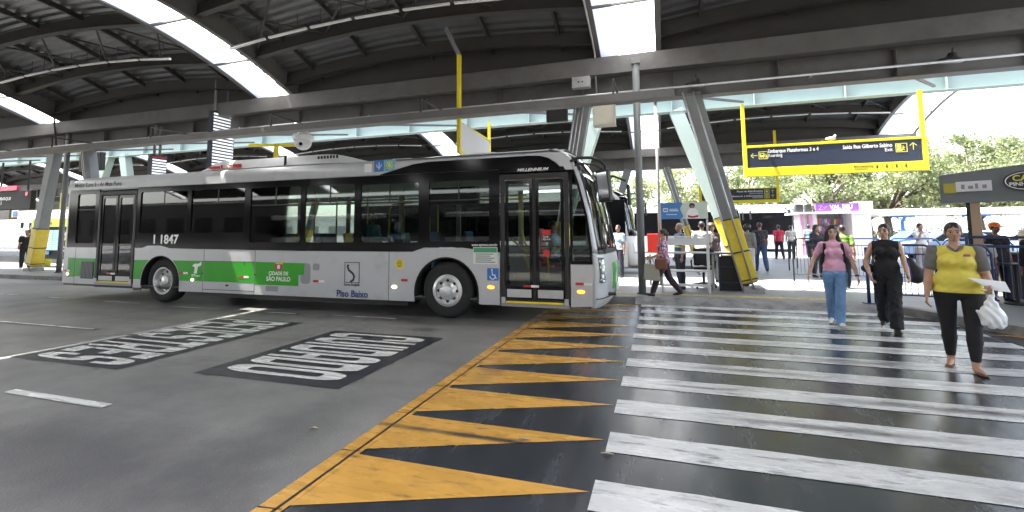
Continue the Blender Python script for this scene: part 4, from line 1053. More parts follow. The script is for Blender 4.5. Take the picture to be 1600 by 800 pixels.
# ------------------------------------------------------------ signs
m_sy = mat('sign_yellow', (0.68, 0.57, 0.02), 0.45, var=0.06, vscale=3)
m_navy = mat('sign_navy', (0.018, 0.026, 0.05), 0.45)
m_sw = mat('sign_white_letters', (0.75, 0.75, 0.72), 0.5)
m_sly = mat('sign_yellow_letters', (0.72, 0.66, 0.10), 0.5)
def arrow(mx, x, z, s, d, m_, par, off=.006):
    """d: 'l' or 'u'"""
    g = MB(); F = mx
    for q in stroke([(-.5, 0), (.5, 0)], .09) + stroke([(-.12, .40), (-.5, 0), (-.12, -.40)], .09):
        pts = []
        for p in q:
            a, b = p
            if d == 'u': a, b = b, -a
            pts.append(F @ Vector((x + a*s, z + b*s, off)))
        off += .0004
        g.quad(*pts)
    return g.build('arrow', m_, par)
def hanging_sign(x0, x1, y, z0, z1, ztop_, zn0, zn1, label, lines, group=None, icons=True):
    T = thing('hanging_sign', label, 'sign', ((x0+x1)/2, y, z0), 0, group)
    g = MB(); t = .07
    g.box(x0, y - t, z0, x1, y + t, zn0 - .0); g.box(x0, y - t, zn1, x1, y + t, z1); g.box(x0, y - t, zn0, x0 + .1, y + t, zn1); g.box(x1 - .12, y - t, zn0, x1, y + t, zn1)
    g.build('yellow_frame', m_sy, T, bevel=.008)
    g = MB(); g.box(x0 + .1, y - t + .015, zn0, x1 - .12, y + t - .015, zn1); g.build('navy_panel', m_navy, T)
    for x in (x0 + .04, x1 - .06):
        g = MB(); g.beam((x, y, z1 - .3), (x, y, ztop_), .09, .09, side=(1, 0, 0)); g.build('post', m_sy, T)
    F = frame((0, y - t + .009, 0), (1, 0, 0), (0, 0, 1))
    def at(x, z): return F @ Matrix.Translation((x, z, 0))
    for (s, sz, x, z, al, bd, fw_) in lines: text(s, sz, at(x, z), m_sw, 'sign_text', T, al, bold=bd, fitw=fw_)
    return T, F, at
T, F, at = hanging_sign(2.36, 6.78, 15.0, 3.13, 4.04, 5.3, 3.38, 3.97, 'long yellow framed hanging sign with navy panel, the larger and nearer one',
    [("Embarque Plataformas 3 e 4", .15, 3.0, 3.80, 'LEFT', .018, 1.27), ("Boarding", .13, 3.0, 3.68, 'LEFT', .004, .36),
     ("Saída Rua Gilberto Sabino", .15, 6.0, 3.80, 'RIGHT', .018, 1.14), ("Exit", .13, 6.0, 3.68, 'RIGHT', .004, .17)])
arrow(F, 2.64, 3.74, .17, 'l', m_sly, T); arrow(F, 6.46, 3.78, .19, 'u', m_sly, T)
def icon_frame(F, x0, z0, x1, z1, T):
    return flat([[(x0, z0), (x1, z0), (x1, z1), (x0, z1)], [(x0+.015, z0+.015), (x0+.015, z1-.015), (x1-.015, z1-.015), (x1-.015, z0+.015)]], F, m_sly, 'icon_frame', T, .002)
o = icon_frame(F, 2.76, 3.63, 3.0, 3.85, T)
flat([rrect(2.79, 3.69, 2.91, 3.80, .02), rrect(2.81, 3.745, 2.89, 3.785, .008)[::-1]], F, m_sly, 'bus_icon', o, .003)
flat([circ(2.82, 3.68, .014, 10)], F, m_sly, 'icon_wheel', o, .003); flat([circ(2.88, 3.68, .014, 10)], F, m_sly, 'icon_wheel', o, .003)
g = MB(); g.quad(*[F @ Vector(p) for p in ((2.93, 3.67, .002), (2.975, 3.67, .002), (2.96, 3.74, .002), (2.945, 3.80, .002))]); g.build('icon_figure', m_sly, o)
o = icon_frame(F, 6.07, 3.64, 6.33, 3.88, T)
flat([[(6.10, 3.67), (6.20, 3.67), (6.20, 3.85), (6.10, 3.85)]], F, m_sly, 'door_icon', o, .003)
g = MB()
for q in stroke([(6.24, 3.81), (6.23, 3.75), (6.26, 3.69)], .025) + stroke([(6.22, 3.78), (6.28, 3.76)], .02) + stroke([(6.23, 3.73), (6.21, 3.68)], .02): g.quad(*[F @ Vector((p[0], p[1], .0025)) for p in q])
g.build('running_figure', m_sly, o)
text("Sanitários", .065, F @ Matrix.Translation((5.12, 3.27, -.006 + .0)) @ Matrix.Translation((0, 0, .0)), m_txtk, 'small_text', T) if False else None
FB = frame((0, 15.0 - .073, 0), (1, 0, 0), (0, 0, 1))
text("Bicicletário", .07, FB @ Matrix.Translation((5.08, 3.28, 0)), m_txtk, 'small_text', T, fitw=.42)
g = MB(); g.box(5.10, 15-.0725, 3.22, 5.40, 15-.0705, 3.226)
for i, x in enumerate((5.62, 5.84, 6.06, 6.27)):
    g.lathe((x, 15 - .0705, 3.315), (0, -1, 0), [(.014, 0), (.014, .003)], 8); g.box(x - .018, 15 - .0735, 3.235, x + .018, 15 - .0705, 3.295)
    g.box(x - .10, 15-.0725, 3.21, x - .096, 15 - .0705, 3.34)
g.build('facility_icons', m_txtk, T)
arrow(FB, 6.52, 3.28, .09, 'u', mat('olive_print', (.35, .3, .02), .5), T, .002)
# bird
pg = thing('pigeon', 'grey pigeon perched on top of the large hanging sign', 'bird', (4.6, 15.0, 4.045))
g = MB(); g.sphere((4.6, 15, 4.12), (.13, .055, .055), 14, 8); g.sphere((4.71, 15, 4.20), (.03, .03, .035), 10, 6); g.tube([(4.67, 15, 4.14), (4.705, 15, 4.19)], [.045, .03], 8); g.add([(4.5, 14.97, 4.11), (4.5, 15.03, 4.11), (4.36, 15.03, 4.08), (4.36, 14.97, 4.08)], [(0, 1, 2, 3)]); g.tube([(4.735, 15, 4.20), (4.76, 15, 4.195)], [.01, .003], 5)
g.tube([(4.61, 14.98, 4.08), (4.61, 14.98, 4.04)], .006, 5); g.tube([(4.61, 15.02, 4.08), (4.61, 15.02, 4.04)], .006, 5)
g.build('body', mat('pigeon_feathers', (.42, .43, .45), .7, var=.2, vscale=20), pg, smooth=True)
# second sign, farther
T, F, at = hanging_sign(1.55, 4.55, 21.0, 2.68, 3.28, 5.6, 2.80, 3.25, 'smaller hanging sign with navy panel behind the leaning column',
    [("Posto de Atendimento", .10, 3.95, 3.12, 'RIGHT', .015, .95), ("Customer Service", .07, 3.95, 3.04, 'RIGHT', 0, .5), ("Bilheteria e Informações", .09, 3.95, 2.93, 'RIGHT', .015, 1.2), ("Ticket Office", .07, 3.95, 2.86, 'RIGHT', 0, .4), ("Plataformas 1 a 3", .10, 1.95, 3.1, 'LEFT', .015, .8)])
arrow(F, 1.78, 3.1, .14, 'l', m_sly, T); arrow(F, 4.30, 3.12, .13, 'u', m_sly, T); arrow(F, 4.30, 2.93, .13, 'u', m_sly, T)
icon_frame(F, 4.0, 3.04, 4.18, 3.20, T); icon_frame(F, 4.0, 2.85, 4.18, 3.01, T)
flat([circ(4.09, 2.93, .05, 12), circ(4.09, 2.93, .03, 12)[::-1]], F, m_sly, 'icon_ring', T, .002); flat([circ(4.09, 3.12, .04, 12)], F, m_sly, 'icon_dot', T, .002)

# yellow T bracket sign over the bus
T = thing('hanging_sign', 'yellow post sign seen edge-on above the bus front, with a translucent panel', 'sign', (-4.6, 10.4, 3.3))
g = MB(); g.box(-4.72, 10.32, 3.52, -4.64, 10.42, 6.0); g.build('post', m_sy, T)
g = MB(); g.box(-5.06, 13.35, 3.6, -4.98, 13.43, 5.0); g.build('post', m_sy, T)
g = MB(); g.beam((-4.68, 10.37, 6.0), (-5.05, 10.37, 6.75), .07, .10); g.build('hanger', m_steel_l, T)
g = MB(); g.beam((-4.68, 10.37, 3.55), (-5.02, 13.4, 3.55), .07, .08); g.beam((-4.68, 10.37, 4.3), (-5.02, 13.4, 4.42), .05, .05); g.build('yellow_frame', m_sy, T)
g = MB(); g.beam((-4.67, 10.45, 3.93), (-5.01, 13.33, 3.98), .03, .76); g.build('panel', mat('back_panel_grey', (.5, .5, .52), .3), T)
T = thing('hanging_sign', 'small yellow T shaped bracket near the dome camera', 'sign', (-10.9, 11.2, 3.9))
g = MB(); g.box(-11.05, 11.0, 3.45, -10.95, 11.1, 4.22); g.build('post', m_sy, T)
g = MB(); g.beam((-11.9, 10.9, 4.27), (-10.2, 11.2, 4.22), .07, .08); g.build('crossbar', m_sy, T)
T = thing('hanging_sign', 'yellow framed dark sign at far left behind the leaning column', 'sign', (-27.9, 17, 3))
g = MB(); g.box(-31.9, 17, 3.0, -31.8, 17.08, 5.3); g.build('post', m_sy, T)
g = MB(); g.box(-31.9, 16.95, 3.0, -28.2, 17.0, 3.12); g.box(-31.9, 16.95, 3.12, -31.75, 17.0, 3.9); g.build('yellow_frame', m_sy, T)
g = MB(); g.box(-31.75, 16.96, 3.12, -28.3, 16.99, 3.8); g.build('navy_panel', m_navy, T)

# striped light totems
m_led = mat('totem_stripe_white', (.72, .74, .78), .4, emit=.18)
for i, (x0, x1, y0, y1, za, zb, nst, lab) in enumerate(((-14.4, -14.3, 11.62, 12.46, 3.3, 5.75, 22, 'tall hanging board with white and navy stripes, the larger one above the bus'),
                          (-17.5, -17.4, 11.83, 12.38, 3.2, 4.47, 12, 'small striped hanging board with a red top stripe, left of the larger striped board'))):
    T = thing('striped_board', lab, 'display board', (x0, 12.1, za))
    g = MB(); g.box(x0 - .10, y0, za, x0 + .10, y1, zb); g.build('board', m_navy, T)
    for k in range(nst):
        z = za + .06 + (zb - za - .08) * k / nst; h = (zb - za) / nst * .48
        g = MB(); g.box(x0 + .101, y0 + .03, z, x0 + .115, y1 - .03, z + h)
        g.build('stripe', (m_red if (i == 1 and k >= nst-1) else (mat('totem_blue', (.05, .08, .45), .4) if (i == 1 and k < 2) else m_led)), T)
    for y in (y0 + .15, y1 - .2):
        g = MB(); g.tube([(x0, y, zb - .05), (x0, y, zb + 1.1)], .045, 8); g.build('hanger', m_steel_l, T)
g = MB()
# dome camera
T = thing('dome_camera', 'white dome security camera hanging above the bus roof', 'camera', (-9.97, 11, 4.0))
g = MB(); g.sphere((-9.97, 11, 4.24), (.24, .24, .22), 20, 12); g.build('dome', m_wp, T, smooth=True)
g = MB(); g.lathe((-9.97, 11, 4.3), (0, 0, 1), [(.26, 0), (.29, .05), (.29, .14), (.17, .18), (.13, .3), (.16, .32), (.16, .36)], 20); g.build('housing', m_wp, T, smooth='auto')
g = MB(); g.sphere((-9.88, 10.81, 4.17), .055, 10, 6); g.build('lens', m_black, T, smooth=True)
g = MB(); g.box(-10.6, 10.95, 4.6, -9.3, 11.05, 4.66); g.tube([(-9.97, 11, 4.62), (-9.97, 11, 4.4)], .05, 8); g.build('arm', m_steel_l, T)
# floodlights under the beam
for x, lab in ((5.97, 'right'), (.9, 'left')):
    T = thing('pendant_lamp', 'black disc lamp under the grey beam, %s' % ('above the big hanging sign, right one of two' if lab == 'right' else 'beside the column top, left one of two'), 'lamp', (x, 12.0, 5.1))
    g = MB(); g.lathe((x, 12.0, 5.12), (.15, -.1, 1), [(.23, 0), (.24, .03), (.10, .09), (.07, .18), (.001, .19)], 20); g.build('lamp_body', m_blackm, T, smooth='auto')
    g = MB(); g.lathe((x, 12.0, 5.117), (.15, -.1, 1), [(.001, 0), (.20, 0), (.20, .003)], 20); g.build('lamp_glass', m_wht, T)
    g = MB(); g.tube([(x + .02, 11.99, 5.22), (x + .02, 11.95, 5.4)], .018, 8); g.build('stem', m_blackm, T)
# junction box, cream box, dark speaker box
T = thing('junction_box', 'grey metal junction box with two knobs on the beam above the three pipes', 'box', (-1.83, 11.6, 5.24))
g = MB(); g.box(-2.06, 11.5, 5.22, -1.6, 11.72, 5.5); g.build('case', m_galv, T, bevel=.01)
for x in (-1.88, -1.79): g = MB(); g.lathe((x, 11.5, 5.36), (0, -1, 0), [(.02, 0), (.02, .02)], 10); g.build('knob', m_blackm, T)
T = thing('enclosure', 'cream coloured box hanging from the cable tray near the downpipe', 'box', (-1.27, 11.6, 4.2))
g = MB(); g.box(-1.53, 11.4, 4.22, -1.0, 11.75, 4.86); g.build('case', mat('cream_paint', (.52, .49, .40), .5, var=.08), T, bevel=.015)
g = MB(); g.box(-1.54, 11.39, 4.20, -.99, 11.76, 4.218); g.build('lid', mat('cream_paint', (.5, .5, .4), .5), T)
g = MB(); g.tube([(-1.02, 11.4, 4.8), (-.95, 11.4, 4.72), (-.85, 11.4, 4.7), (-.78, 11.4, 4.83)], .012, 6); g.build('cable', m_blackm, T)
T = thing('enclosure', 'black box mounted between the beams left of the three pipes', 'box', (-2.4, 12.1, 4.5))
g = MB(); g.box(-2.85, 11.95, 4.5, -2.28, 12.1, 4.93); g.build('case', m_blackm, T, bevel=.02)
T = thing('enclosure', 'black box between two columns above the bus tail', 'box', (-22.3, 12.6, 4.3))
g = MB(); g.box(-22.9, 12.7, 4.2, -21.6, 12.9, 4.95); g.build('case', m_blackm, T, bevel=.02)

# ------------------------------------------------------------ platform furniture
m_ww = mat('white_metal_frame', (.62, .63, .63), .4)
T = thing('poster_shelf', 'white metal shelf stand topped by a blue and white poster', 'shelf', (.5, 11.9, PZ))
for x in (-.02, 1.02):
    for y in (11.75, 12.05): g = MB(); g.box(x - .02, y - .02, PZ, x + .02, y + .02, 2.25 if y < 12 else 1.5); g.build('leg', m_ww, T)
for z in (.28, .62, 1.05, 1.42): g = MB(); g.box(0, 11.73, z, 1.0, 12.07, z + .03); g.build('shelf_board', m_ww, T)
g = MB(); g.box(0, 11.735, 1.24, 1.0, 11.745, 1.41); g.build('front_panel', m_ww, T)
g = MB(); g.box(.0, 11.72, 1.86, 1.03, 11.735, 2.25); po = g.build('poster', mat('poster_green_white', (.55, .63, .55), .4), T)
FP = frame((0, 11.716, 0), (1, 0, 0), (0, 0, 1))
flat([[(0.0, 1.86), (.46, 1.86), (.50, 1.93), (.46, 2.02), (.43, 2.1), (.50, 2.25), (0.0, 2.25)]], FP, mat('poster_blue', (.06, .22, .52), .4), 'poster_area', po, .003)
flat([rrect(.05, 2.03, .16, 2.12, .01), [(.065, 2.045), (.065, 2.105), (.10, 2.09), (.145, 2.105), (.145, 2.045), (.10, 2.06)]], FP @ Matrix.Translation((0, 0, .003)), m_txtw, 'book_symbol', po, .002)
g = MB(); g.box(.19, 11.710, 2.085, .38, 11.7115, 2.10); g.box(.19, 11.710, 2.045, .40, 11.7115, 2.065); g.box(.12, 11.710, 1.96, .36, 11.7115, 1.975); g.build('poster_lines', m_txtw, po)
flat([circ(.70, 2.17, .065, 16)], FP @ Matrix.Translation((0, 0, .003)), mat('poster_dark', (.04, .03, .025), .5), 'portrait_hair', po, .002)
flat([circ(.705, 2.145, .033, 12)], FP @ Matrix.Translation((0, 0, .006)), mat('poster_skin', (.32, .17, .1), .5), 'portrait_face', po, .002)
flat([[(.55, 1.87), (.86, 1.87), (.82, 2.06), (.75, 2.11), (.66, 2.11), (.60, 2.05)]], FP @ Matrix.Translation((0, 0, .004)), m_txtw, 'portrait_shirt', po, .002)
flat([[(.60, 1.90), (.71, 1.88), (.83, 1.90), (.83, 1.95), (.71, 1.92), (.60, 1.95)]], FP @ Matrix.Translation((0, 0, .007)), m_red, 'portrait_book', po, .002)
# counter desk
T = thing('counter_desk', 'grey counter desk with dark open front beside the leaning column', 'desk', (1.5, 12.7, PZ))
g = MB(); g.box(1.12, 12.35, 1.0, 2.0, 13.05, 1.04); g.build('desk_top', m_steel_l, T)
g = MB(); g.box(1.15, 12.4, PZ + .002, 1.19, 13.0, 1.0); g.box(1.35, 12.45, PZ + .002, 1.95, 12.48, .98); g.build('side_panel', mat('desk_grey', (.33, .37, .36), .5), T)
g = MB(); g.box(1.32, 12.42, PZ, 1.95, 12.44, .95); g.build('front_panel', m_blackm, T)
g = MB(); g.box(1.3, 12.36, .3, 2.0, 12.4, .34); g.box(1.3, 12.36, .68, 2.0, 12.4, .71); g.box(1.28, 12.36, PZ, 1.32, 12.40, 1.0); g.build('rail', mat('navy_metal', (.02, .03, .07), .4), T)
# office chair
T = thing('office_chair', 'black swivel office chair behind the white shelf', 'chair', (1.0, 12.95, PZ)); 
cx_, cy_ = .98, 12.75
g = MB(); g.grid(lambda u, v: (cx_ - .24 + .48*u, cy_ - .16 - .04*math.sin(math.pi*u), .72 + .42*v), 8, 6); g.build('backrest', m_blackm, T, smooth=True, solid=.06)
g = MB(); g.box(cx_ - .25, cy_ - .1, .60, cx_ + .25, cy_ + .38, .67); g.build('seat', m_blackm, T, bevel=.03)
g = MB(); g.tube([(cx_, cy_ + .1, .6), (cx_, cy_ + .1, .2)], .03, 8); g.build('gas_column', m_blackm, T)
for k in range(5):
    a = 2*math.pi*k/5 + .3; g = MB(); e = (cx_ + .3*math.cos(a), cy_ + .1 + .3*math.sin(a), PZ + .08); g.tube([(cx_, cy_ + .1, .26), e], [.03, .02], 6); f_ = g.build('base_leg', m_blackm, T)
    g = MB(); g.lathe((e[0] - .02, e[1], PZ + .035), (1, 0, 0), [(.033, 0), (.033, .04)], 10); g.build('caster', m_rubber, f_)
for s in (-1, 1): g = MB(); g.tube([(cx_ + s*.27, cy_ + .1, .62), (cx_ + s*.29, cy_ + .1, .8), (cx_ + s*.28, cy_ + .25, .82), (cx_ + s*.28, cy_ - .05, .82)], .02, 6); g.build('armrest', m_blackm, T)
# red cabinet
T = thing('extinguisher_box', 'red fire cabinet behind the downpipe', 'cabinet', (-.15, 13.2, 1.0))
g = MB(); g.box(-.38, 13.1, 1.0, -.08, 13.3, 1.5); g.build('case', mat('cabinet_red', (.5, .03, .02), .35), T, bevel=.01)
g = MB(); g.box(-.34, 13.12, PZ, -.3, 13.28, .95); g.box(-.08, 13.12, PZ, -.04, 13.28, .95); g.build('stand', m_blackm, T)

# barriers
m_navyb = mat('navy_painted_metal', (.02, .035, .10), .4)
def hoop(name, label, x0, y0, x1, y1, h=1.0, m_=None, n_=None, group=None, mesh=False, z=PZ):
    T = thing(name, label, 'barrier', ((x0+x1)/2, (y0+y1)/2, z), 0, group); m_ = m_ or m_blackm
    P = lambda t, zz_: (x0 + (x1-x0)*t, y0 + (y1-y0)*t, z + zz_)
    L = math.hypot(x1-x0, y1-y0); r = min(.15, L/4)/L
    g = MB(); g.tube([P(0, 0), P(0, h - .15), P(.02 + r*.3, h - .04), P(r, h), P(1-r, h), P(1 - r*.3 - .02, h - .04), P(1, h - .15), P(1, 0)], .022, 8); g.build('hoop', m_, T, smooth=True)
    if n_:
        g = MB(); g.tube([P(0, .2), P(1, .2)], .014, 6); g.tube([P(0, h*.85), P(1, h*.85)], .014, 6); g.build('rail', m_, T)
        g = MB()
        for i in range(1, n_): g.tube([P(i/n_, .2), P(i/n_, h*.85)], .006, 5, False)
        if mesh:
            for i in range(1, 5): g.tube([P(0, .2 + .13*i), P(1, .2 + .13*i)], .005, 5, False)
        g.build('infill_bars', m_, T)
    return T
hoop('crowd_barrier', 'navy barrier with thin bars directly behind the woman in black', 3.95, 10.98, 4.85, 10.75, 1.15, m_navyb, 10, 'navy barriers at the crossing', True)
hoop('crowd_barrier', 'navy barrier behind the woman in yellow', 4.93, 10.7, 5.6, 10.6, 1.15, m_navyb, 8, 'navy barriers at the crossing', True)
hoop('crowd_barrier', 'dark barrier left of the woman in pink', 3.55, 15.2, 4.45, 15.1, 1.2, m_blackm, 10, 'dark barriers behind the women')
hoop('crowd_barrier', 'dark barrier right behind the woman in pink', 4.5, 15.0, 5.6, 14.9, 1.2, m_navyb, 12, 'dark barriers behind the women')
hoop('crowd_barrier', 'dark barrier between the women in pink and in black', 5.7, 14.9, 6.8, 14.8, 1.2, m_navyb, 12, 'dark barriers behind the women')
hoop('crowd_barrier', 'barrier behind the shoulder of the woman in black', 6.9, 14.9, 8.2, 14.7, 1.2, m_navyb, 12, 'dark barriers behind the women', True)
hoop('hoop_rail', 'black tubular hoop rail right of the man in dark clothes', 4.3, 19.0, 4.85, 20.2, 1.05, group='black hoop rails beyond the column')
hoop('hoop_rail', 'black tubular hoop rail beyond the first hoop', 5.1, 19.2, 5.5, 21.0, 1.05, group='black hoop rails beyond the column')
hoop('hoop_rail', 'farther hoop rail behind the barriers', 5.9, 20.2, 6.8, 21.4, 1.05, group='black hoop rails beyond the column')
T = thing('floor_bollard', 'short navy post at the foot of the barrier behind the woman in black', 'post', (3.82, 11.0, PZ)); g = MB(); g.tube([(3.84, 10.98, PZ), (3.84, 10.98, PZ + 1.1)], .03, 10); g.build('post', m_navyb, T, smooth=True); g = MB(); g.box(3.75, 10.9, PZ, 3.93, 11.06, PZ+.02); g.build('foot_plate', m_navyb, T)

# ------------------------------------------------------------ cafe at the right edge
cf = thing('cafe_canopy', 'grey cafe fascia with an oval sign, at the right edge', 'cafe', (6.6, 12, PZ))
CA = Vector((5.47, 11.75, 0)); CB = Vector((8.4, 10.1, 0)); CD = (CB - CA).normalized(); CN = Vector((-CD.y, CD.x, 0))
FC = frame(CA, CD, (0, 0, 1))
m_cg = mat('cafe_grey_panel', (.15, .17, .175), .45, var=.06)
def cbox(g, u0, u1, n0, n1, z0, z1):
    vs = [CA + CD*u + CN*n + Vector((0, 0, z)) for z in (z0, z1) for (u, n) in ((u0, n0), (u1, n0), (u1, n1), (u0, n1))]
    g.add(vs, [(0,3,2,1),(4,5,6,7),(0,1,5,4),(1,2,6,5),(2,3,7,6),(3,0,4,7)])
g = MB(); cbox(g, 0, 3.3, 0, .25, 2.10, 2.68); g.v = [(x, y, z + (.13*min(2.2, math.hypot(x - CA.x, y - CA.y)) if z > 2.5 else 0)) for x, y, z in g.v]; g.build('fascia', m_cg, cf, bevel=.01)
g = MB(); cbox(g, .02, 3.3, .25, 3.0, 2.5, 2.6); g.build('canopy_roof', m_cg, cf)
g = MB(); cbox(g, .42, .56, .05, .2, PZ, 2.10); g.build('post', mat('cafe_wood', (.42, .30, .2), .6), cf)
g = MB(); cbox(g, .36, .415, .05, .2, PZ, 2.10); g.build('post_edge', m_blackm, cf)
g = MB(); cbox(g, .06, .24, -.03, -.002, 2.30, 2.50); o = g.build('small_sign', mat('small_sign_yellow', (.45, .38, .05), .5), cf)
g = MB(); cbox(g, .243, .75, -.03, -.002, 2.32, 2.52); o2 = g.build('small_sign', m_wht, cf)
for q in range(4): g = MB(); cbox(g, .32 + .10*q, .32 + .10*q + (.05, .07, .04, .06)[q], -.034, -.031, 2.37, 2.37 + (.09, .06, .10, .07)[q]); g.build('sign_smudge', m_greyv, o2)
FE = FC @ Matrix.Translation((0, 0, .03))
ov = flat([[(1.2 + .30*math.cos(a), 2.47 + .19*math.sin(a)) for a in np.linspace(0, 2*math.pi, 32, endpoint=False)]], FE, m_txtk, 'oval_sign', cf, .05)
flat([[(1.2 + .275*math.cos(a), 2.47 + .165*math.sin(a)) for a in np.linspace(0, 2*math.pi, 32, endpoint=False)], [(1.2 + .26*math.cos(-a), 2.47 + .15*math.sin(-a)) for a in np.linspace(0, 2*math.pi, 32, endpoint=False)]], FE @ Matrix.Translation((0, 0, .027)), m_txtw, 'oval_ring', ov, .003)
text("CAFÉ", .15, FE @ Matrix.Translation((1.2, 2.475, .028)), m_sly, 'sign_text', ov, 'CENTER', bold=.03)
text("PINHEIRO", .10, FE @ Matrix.Translation((1.2, 2.38, .028)), m_txtw, 'sign_text', ov, 'CENTER', bold=.03, fitw=.44)
# counter with dispensers
T = thing('cafe_counter', 'dark cafe counter behind the blue railing at the right edge', 'counter', (7.5, 12.6, PZ))
g = MB(); cbox(g, .75, 3.3, 1.3, 1.9, PZ, 1.05); g.build('counter_front', mat('counter_dark', (.045, .035, .035), .5, var=.3), T)
g = MB(); cbox(g, .7, 3.3, 1.25, 1.95, 1.05, 1.09); g.build('counter_top', m_steel_l, T)
m_org = mat('orange_juice', (.75, .20, .02), .15); m_jar = mat('pale_juice', (.6, .5, .35), .15)
for i, (u, m_) in enumerate(((1.15, m_jar), (1.38, m_org), (1.62, m_org), (1.86, m_jar))):
    c = CA + CD*u + CN*1.5
    T = thing('juice_dispenser', ['clear dispenser of pale juice, leftmost on the cafe counter', 'orange juice dispenser, left one of two on the cafe counter', 'orange juice dispenser, right one of two on the cafe counter', 'clear dispenser of pale juice, rightmost on the cafe counter'][i], 'dispenser', (c.x, c.y, 1.09))
    g = MB(); g.box(c.x - .09, c.y - .09, 1.09, c.x + .09, c.y + .09, 1.25); g.build('base', m_galv, T, bevel=.01)
    g = MB(); g.box(c.x - .095, c.y - .095, 1.251, c.x + .095, c.y + .095, 1.52); g.build('tank', m_, T, bevel=.02)
    g = MB(); g.box(c.x - .1, c.y - .1, 1.521, c.x + .1, c.y + .1, 1.56); g.build('lid', m_wht, T)
# dark back wall of the cafe and railings
T = thing('cafe_wall', 'dark interior wall behind the cafe customers', 'wall', (8.5, 13, PZ))
g = MB(); cbox(g, 1.9, 4.5, 2.6, 2.7, PZ, 2.5); cbox(g, .5, 1.9, 2.6, 2.7, PZ, 1.0); g.build('wall', mat('cafe_brown', (.10, .075, .06), .6, var=.4, vscale=3), T)
T = thing('cafe_railing', 'navy railing in front of the cafe seats', 'railing', (6.5, 10.6, PZ))
for z in (1.25, 1.42): g = MB(); g.beam(CA + CD*.35 + CN*-.35 + Vector((0, 0, z)), CA + CD*3.3 + CN*-.35 + Vector((0, 0, z)), .05, .05); g.build('rail', m_navyb, T)
for u in (.35, 1.6, 2.9): g = MB(); p = CA + CD*u + CN*-.35; g.tube([p + Vector((0, 0, PZ)), p + Vector((0, 0, 1.44))], .03, 8); g.build('post', m_navyb, T)
g = MB()
for i in range(28): p = CA + CD*(.4 + .1*i) + CN*-.35; g.tube([p + Vector((0, 0, .3)), p + Vector((0, 0, 1.24))], .007, 5, False)
g.build('infill_bars', m_navyb, T)
for i, (u, nn_) in enumerate(((.95, .35), (1.9, .45))):
    c = CA + CD*u + CN*nn_
    T = thing('bar_table', ['small dark table behind the railing, near the orange cap', 'small dark table behind the railing, at the right edge'][i], 'table', (c.x, c.y, PZ))
    g = MB(); g.lathe((c.x, c.y, .88), (0, 0, 1), [(.3, 0), (.3, .03)], 20); g.build('table_top', m_blackm, T)
    g = MB(); g.tube([(c.x, c.y, PZ + .02), (c.x, c.y, .88)], .03, 8); g.lathe((c.x, c.y, PZ), (0, 0, 1), [(.2, 0), (.2, .02)], 16); g.build('pedestal', m_blackm, T)

# ------------------------------------------------------------ purple signed kiosk
T = thing('kiosk', 'pale kiosk with purple sign behind the woman in pink', 'kiosk', (9.1, 30.6, PZ))
m_kw = mat('kiosk_pale_wall', (.62, .58, .62), .6, var=.05); m_kp = mat('kiosk_pink', (.45, .22, .33), .5)
g = MB(); g.box(7.75, 30.6, PZ, 8.45, 32.5, 2.5); g.box(10.05, 30.3, PZ, 10.95, 32.5, 2.6); g.box(8.45, 32.4, PZ, 10.05, 32.5, 2.5); g.build('wall', m_kw, T)
g = MB(); g.box(7.6, 30.4, PZ, 7.74, 30.6, 2.45); g.box(8.0, 30.45, PZ, 8.2, 30.598, 2.4); g.build('pink_post', m_kp, T)
g = MB(); g.box(7.3, 29.9, 2.45, 11.0, 32.7, 2.55); g.build('canopy', m_wht, T)
g = MB(); g.box(8.3, 30.1, 2.552, 10.35, 30.3, 3.02); s_ = g.build('sign_board', mat('sign_purple', (.16, .05, .32), .4), T)
g = MB(); g.box(10.36, 30.1, 2.552, 11.0, 31.5, 3.1); g.build('sign_end', m_kw, T)
text("VAL BIJU", .30, frame((8.98, 30.095, 2.72), (1, 0, 0), (0, 0, 1)), m_sw, 'sign_text', s_, bold=.02, sx=.95)
text("ACESSÓRIOS", .13, frame((9.05, 30.095, 2.59), (1, 0, 0), (0, 0, 1)), m_sw, 'sign_text', s_, bold=.01, sx=1.2)
g = MB()
for q in stroke([(8.42, 2.88), (8.6, 2.9), (8.45, 2.68), (8.62, 2.68)], .03) + stroke([(8.64, 2.8), (8.85, 2.86), (8.68, 2.70)], .03): g.quad(*[(p[0], 30.092, p[1]) for p in q])
g.build('sign_star', m_kp, s_)
g = MB(); g.box(7.35, 30.2, 2.552, 7.7, 30.6, 3.0); g.box(7.85, 30.2, 2.552, 8.1, 30.6, 3.0); g.build('roof_unit', m_blackm, T)
g = MB(); g.box(8.45, 31.2, PZ, 10.05, 31.3, 1.2); g.build('counter', mat('kiosk_counter', (.3, .3, .32), .5), T)
cols = [(.5, .1, .15), (.15, .2, .3), (.6, .55, .5), (.35, .1, .35), (.1, .1, .1), (.5, .4, .15)]
for i in range(20):
    for j in range(1):
        g = MB(); x = 8.5 + .155*(i % 10); z = 1.35 + .5*(i // 10); g.box(x, 31.6, z, x + .12, 31.64, z + random.uniform(.3, .45)); o = g.build('hanging_goods', mat('goods_%d' % (i % 6), cols[i % 6], .6), T)
